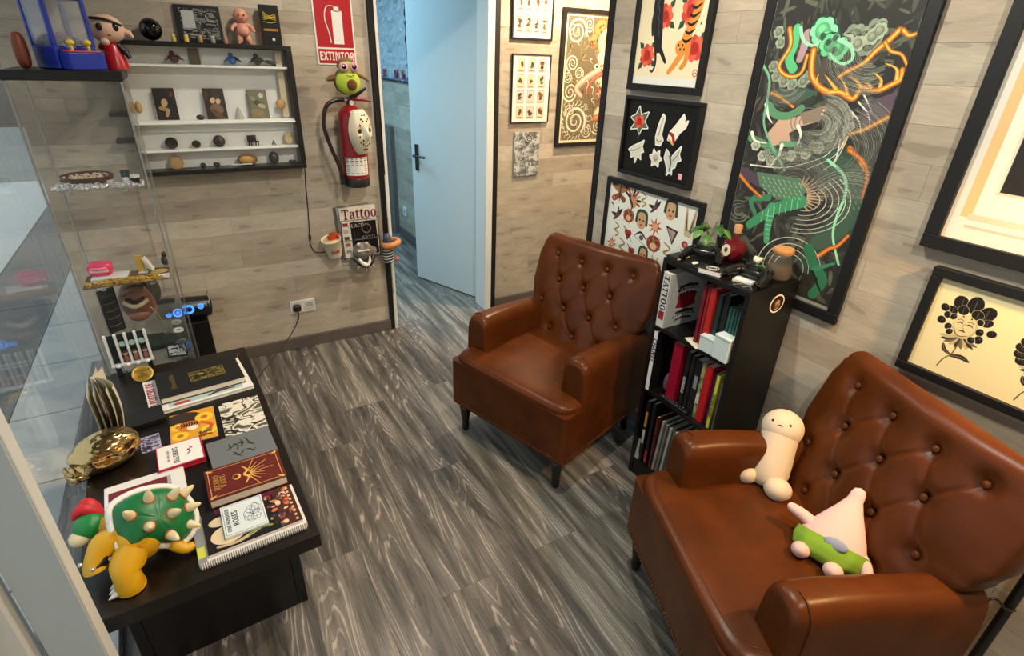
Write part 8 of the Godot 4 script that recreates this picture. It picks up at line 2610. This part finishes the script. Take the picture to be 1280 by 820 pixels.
	part(fg, "head", MB.new().lathe([Vector2(0, 0.110), Vector2(0.026, 0.112), Vector2(0.026, 0.150), Vector2(0.022, 0.172), Vector2(0.012, 0.184), Vector2(0, 0.187)], 20, 60), mat("3a4a60", 0.5))
	part(fg, "beak", MB.new().ell(Vector3(-0.012, 0.156, 0.024), Vector3(0.008, 0.006, 0.010), 10, 7), mat("1f2733", 0.4))
	part(fg, "swim_ring", MB.new().torus(Vector3(0.020, 0.124, 0.004), 0.046, 0.0185, 32, 14, Basis(Vector3(0, 0, 1), 0.22)), mat("c98446", 0.4))
	part(fg, "foot", MB.new().ell(Vector3(0.050, 0.020, 0.012), Vector3(0.018, 0.014, 0.016), 14, 9), mat("b06a5c", 0.5))
	# double socket and plug
	var sk := thing("wall_socket", "white double socket on the rear wall with one black plug", "socket", Vector3(0.434, 0.277, wz), 0)
	part(sk, "plate", MB.new().box(Vector3(0, 0, 0.004), Vector3(0.146, 0.080, 0.010), 0.003), mat("d9d7d0", 0.4))
	for s in [-1.0, 1.0]:
		part(sk, "socket_well", MB.new().at(Vector3(s * 0.036, 0, 0.0), Basis(Vector3.RIGHT, PI / 2)).lathe([Vector2(0.024, 0.0115), Vector2(0.0225, 0.0115), Vector2(0.020, 0.0095), Vector2(0, 0.0095)], 24), mat("b9b7b0", 0.5))
		part(sk, "frame_line", MB.new().box(Vector3(s * 0.036, 0, 0.0088), Vector3(0.058, 0.058, 0.0012), 0.0005), mat("c9c7c0", 0.45))
	for s in [-1.0, 1.0]:
		part(sk, "pin_hole", MB.new().ell(Vector3(0.036 + s * 0.0095, 0, 0.0105), Vector3(0.0028, 0.0028, 0.002), 8, 5), mat("1a1a1a", 0.6))
	var pl := thing("power_plug", "black plug and cable running from the socket to the table", "plug", Vector3(0.398, 0.277, wz + 0.012), 0)
	part(pl, "body", soft_box(Vector3(0.022, 0.020, 0.016), Vector3(0, 0, 0.014), 4.0, 12, 26), mat("121213", 0.4))
	part(pl, "cable", MB.new().tube(curve3(V3([0.0, -0.018, 0.016, -0.004, -0.070, 0.018, -0.060, -0.150, 0.035, -0.160, -0.225, 0.10, -0.260, -0.266, 0.20, -0.330, -0.268, 0.330, -0.360, -0.1, 0.62, -0.372, 0.168, 0.800, -0.380, 0.180, 0.845])), 0.0032, 8), mat("2b211d", 0.4))
	part(pl, "cable_end", MB.new().box(Vector3(-0.384, 0.181, 0.868), Vector3(0.016, 0.008, 0.040), 0.002), mat("d2d2cc", 0.4))
	# cable from the display case
	var cb := thing("lamp_cable", "thin black cable with inline switch hanging from the display case", "cable", Vector3(0, 0, wz), 0)
	part(cb, "cable", MB.new().tube(curve3(V3([0.540, 1.108, 0.030, 0.552, 1.075, 0.012, 0.546, 0.980, 0.004, 0.541, 0.862, 0.004, 0.532, 0.740, 0.004, 0.527, 0.660, 0.004, 0.545, 0.606, 0.005, 0.585, 0.596, 0.008, 0.612, 0.596, 0.010])), 0.0028, 8), mat("1c1816", 0.4))
	part(cb, "inline_switch", MB.new().ell(Vector3(0.529, 0.695, 0.008), Vector3(0.007, 0.022, 0.006), 12, 8), mat("141212", 0.4))
	# speaker on a black stand behind the glass cabinet
	var spk := thing("speaker", "black cylinder speaker with four blue lit rings beside the glass cabinet", "speaker", Vector3(-0.168, 0.412, -3.112), 4)
	var body := MB.new().at(Vector3(0, 0, 0), Basis(Vector3(0, 0, 1), PI / 2 - 0.12))
	body.lathe([Vector2(0, -0.128), Vector2(0.046, -0.128), Vector2(0.054, -0.120), Vector2(0.057, -0.10), Vector2(0.057, 0.10), Vector2(0.054, 0.120), Vector2(0.046, 0.128), Vector2(0, 0.128)], 32, 50)
	part(spk, "body", body, mat("0e0e10", 0.3))
	part(spk, "trim_ring", MB.new().torus(Vector3(0.118, 0.014, 0), 0.0545, 0.0022, 30, 6, Basis(Vector3(0, 0, 1), PI / 2 - 0.12)), mat("a9a9a6", 0.25, 0.8))
	var glow := StandardMaterial3D.new()
	glow.albedo_color = Color("2a6ac0")
	glow.emission_enabled = true
	glow.emission = Color(0.25, 0.55, 1.0)
	glow.emission_energy_multiplier = 1.6
	for k in 4:
		var x := [-0.075, -0.034, 0.020, 0.075][k] as float
		var r := [0.013, 0.024, 0.024, 0.015][k] as float
		var rg := part(spk, "light_ring", MB.new().torus(Vector3(x, 0.004 + x * 0.12, 0.056), r * 0.78, r * 0.22, 26, 8, Basis(Vector3.RIGHT, PI / 2 - 0.15)), glow)
		part(rg, "ring_core", MB.new().ell(Vector3(x, 0.004 + x * 0.12, 0.056), Vector3(r * 0.4, r * 0.4, 0.006), 14, 8), glow if k in [0, 1, 3] else mat("10131c", 0.3))
	solo("subwoofer", "tall black slab speaker under the lit cylinder beside the glass cabinet", "speaker", MB.new().box(Vector3(0, 0.168, 0), Vector3(0.17, 0.336, 0.10), 0.006), mat("0b0a0a", 0.35), Vector3(-0.155, 0.0, -3.112), Vector3(0, 2, 0))
	# floor lamp behind the near armchair: its pole shows at the picture's edge
	var fl := thing("floor_lamp", "black pole of a floor lamp standing behind the nearer armchair", "lamp", Vector3(1.655, 0.0, -0.125), 0)
	part(fl, "base", MB.new().lathe([Vector2(0, 0), Vector2(0.075, 0), Vector2(0.075, 0.012), Vector2(0.02, 0.02), Vector2(0, 0.02)], 28), bk)
	part(fl, "pole", MB.new().tube(V3([0, 0.015, 0, 0, 1.62, 0]), 0.0125, 14), bk)
	part(fl, "arm", MB.new().tube(curve3(V3([0, 1.60, 0, -0.02, 1.70, 0.02, -0.10, 1.72, 0.10])), 0.009, 10), bk)
	part(fl, "shade", MB.new().at(Vector3(-0.11, 1.70, 0.11)).lathe([Vector2(0.02, 0.03), Vector2(0.05, 0.02), Vector2(0.11, -0.10), Vector2(0.107, -0.10), Vector2(0.047, 0.016), Vector2(0.02, 0.026)], 28), mat("1a1817", 0.5))
	var bulb := StandardMaterial3D.new()
	bulb.albedo_color = Color(1, 0.9, 0.75)
	bulb.emission_enabled = true
	bulb.emission = Color(1.0, 0.80, 0.55)
	bulb.emission_energy_multiplier = 4.0
	part(fl, "bulb", MB.new().ell(Vector3(-0.11, 1.645, 0.11), Vector3(0.028, 0.034, 0.028), 16, 10), bulb)
	part(fl, "cable", MB.new().tube(curve3(V3([0.0, 0.40, 0.013, -0.035, 0.415, 0.0, -0.070, 0.44, -0.030, -0.095, 0.30, -0.05, -0.09, 0.01, -0.06])), 0.0035, 8), mat("161312", 0.4))
	var l := OmniLight3D.new()
	l.name = "floor_lamp_light"
	l.position = Vector3(1.545, 1.645, -0.015)
	l.light_color = Color(1.0, 0.78, 0.50)
	l.light_energy = 1.7
	l.light_size = 0.03
	l.omni_range = 8.0
	l.omni_attenuation = 2.0
	l.shadow_enabled = true
	add_child(l, true)
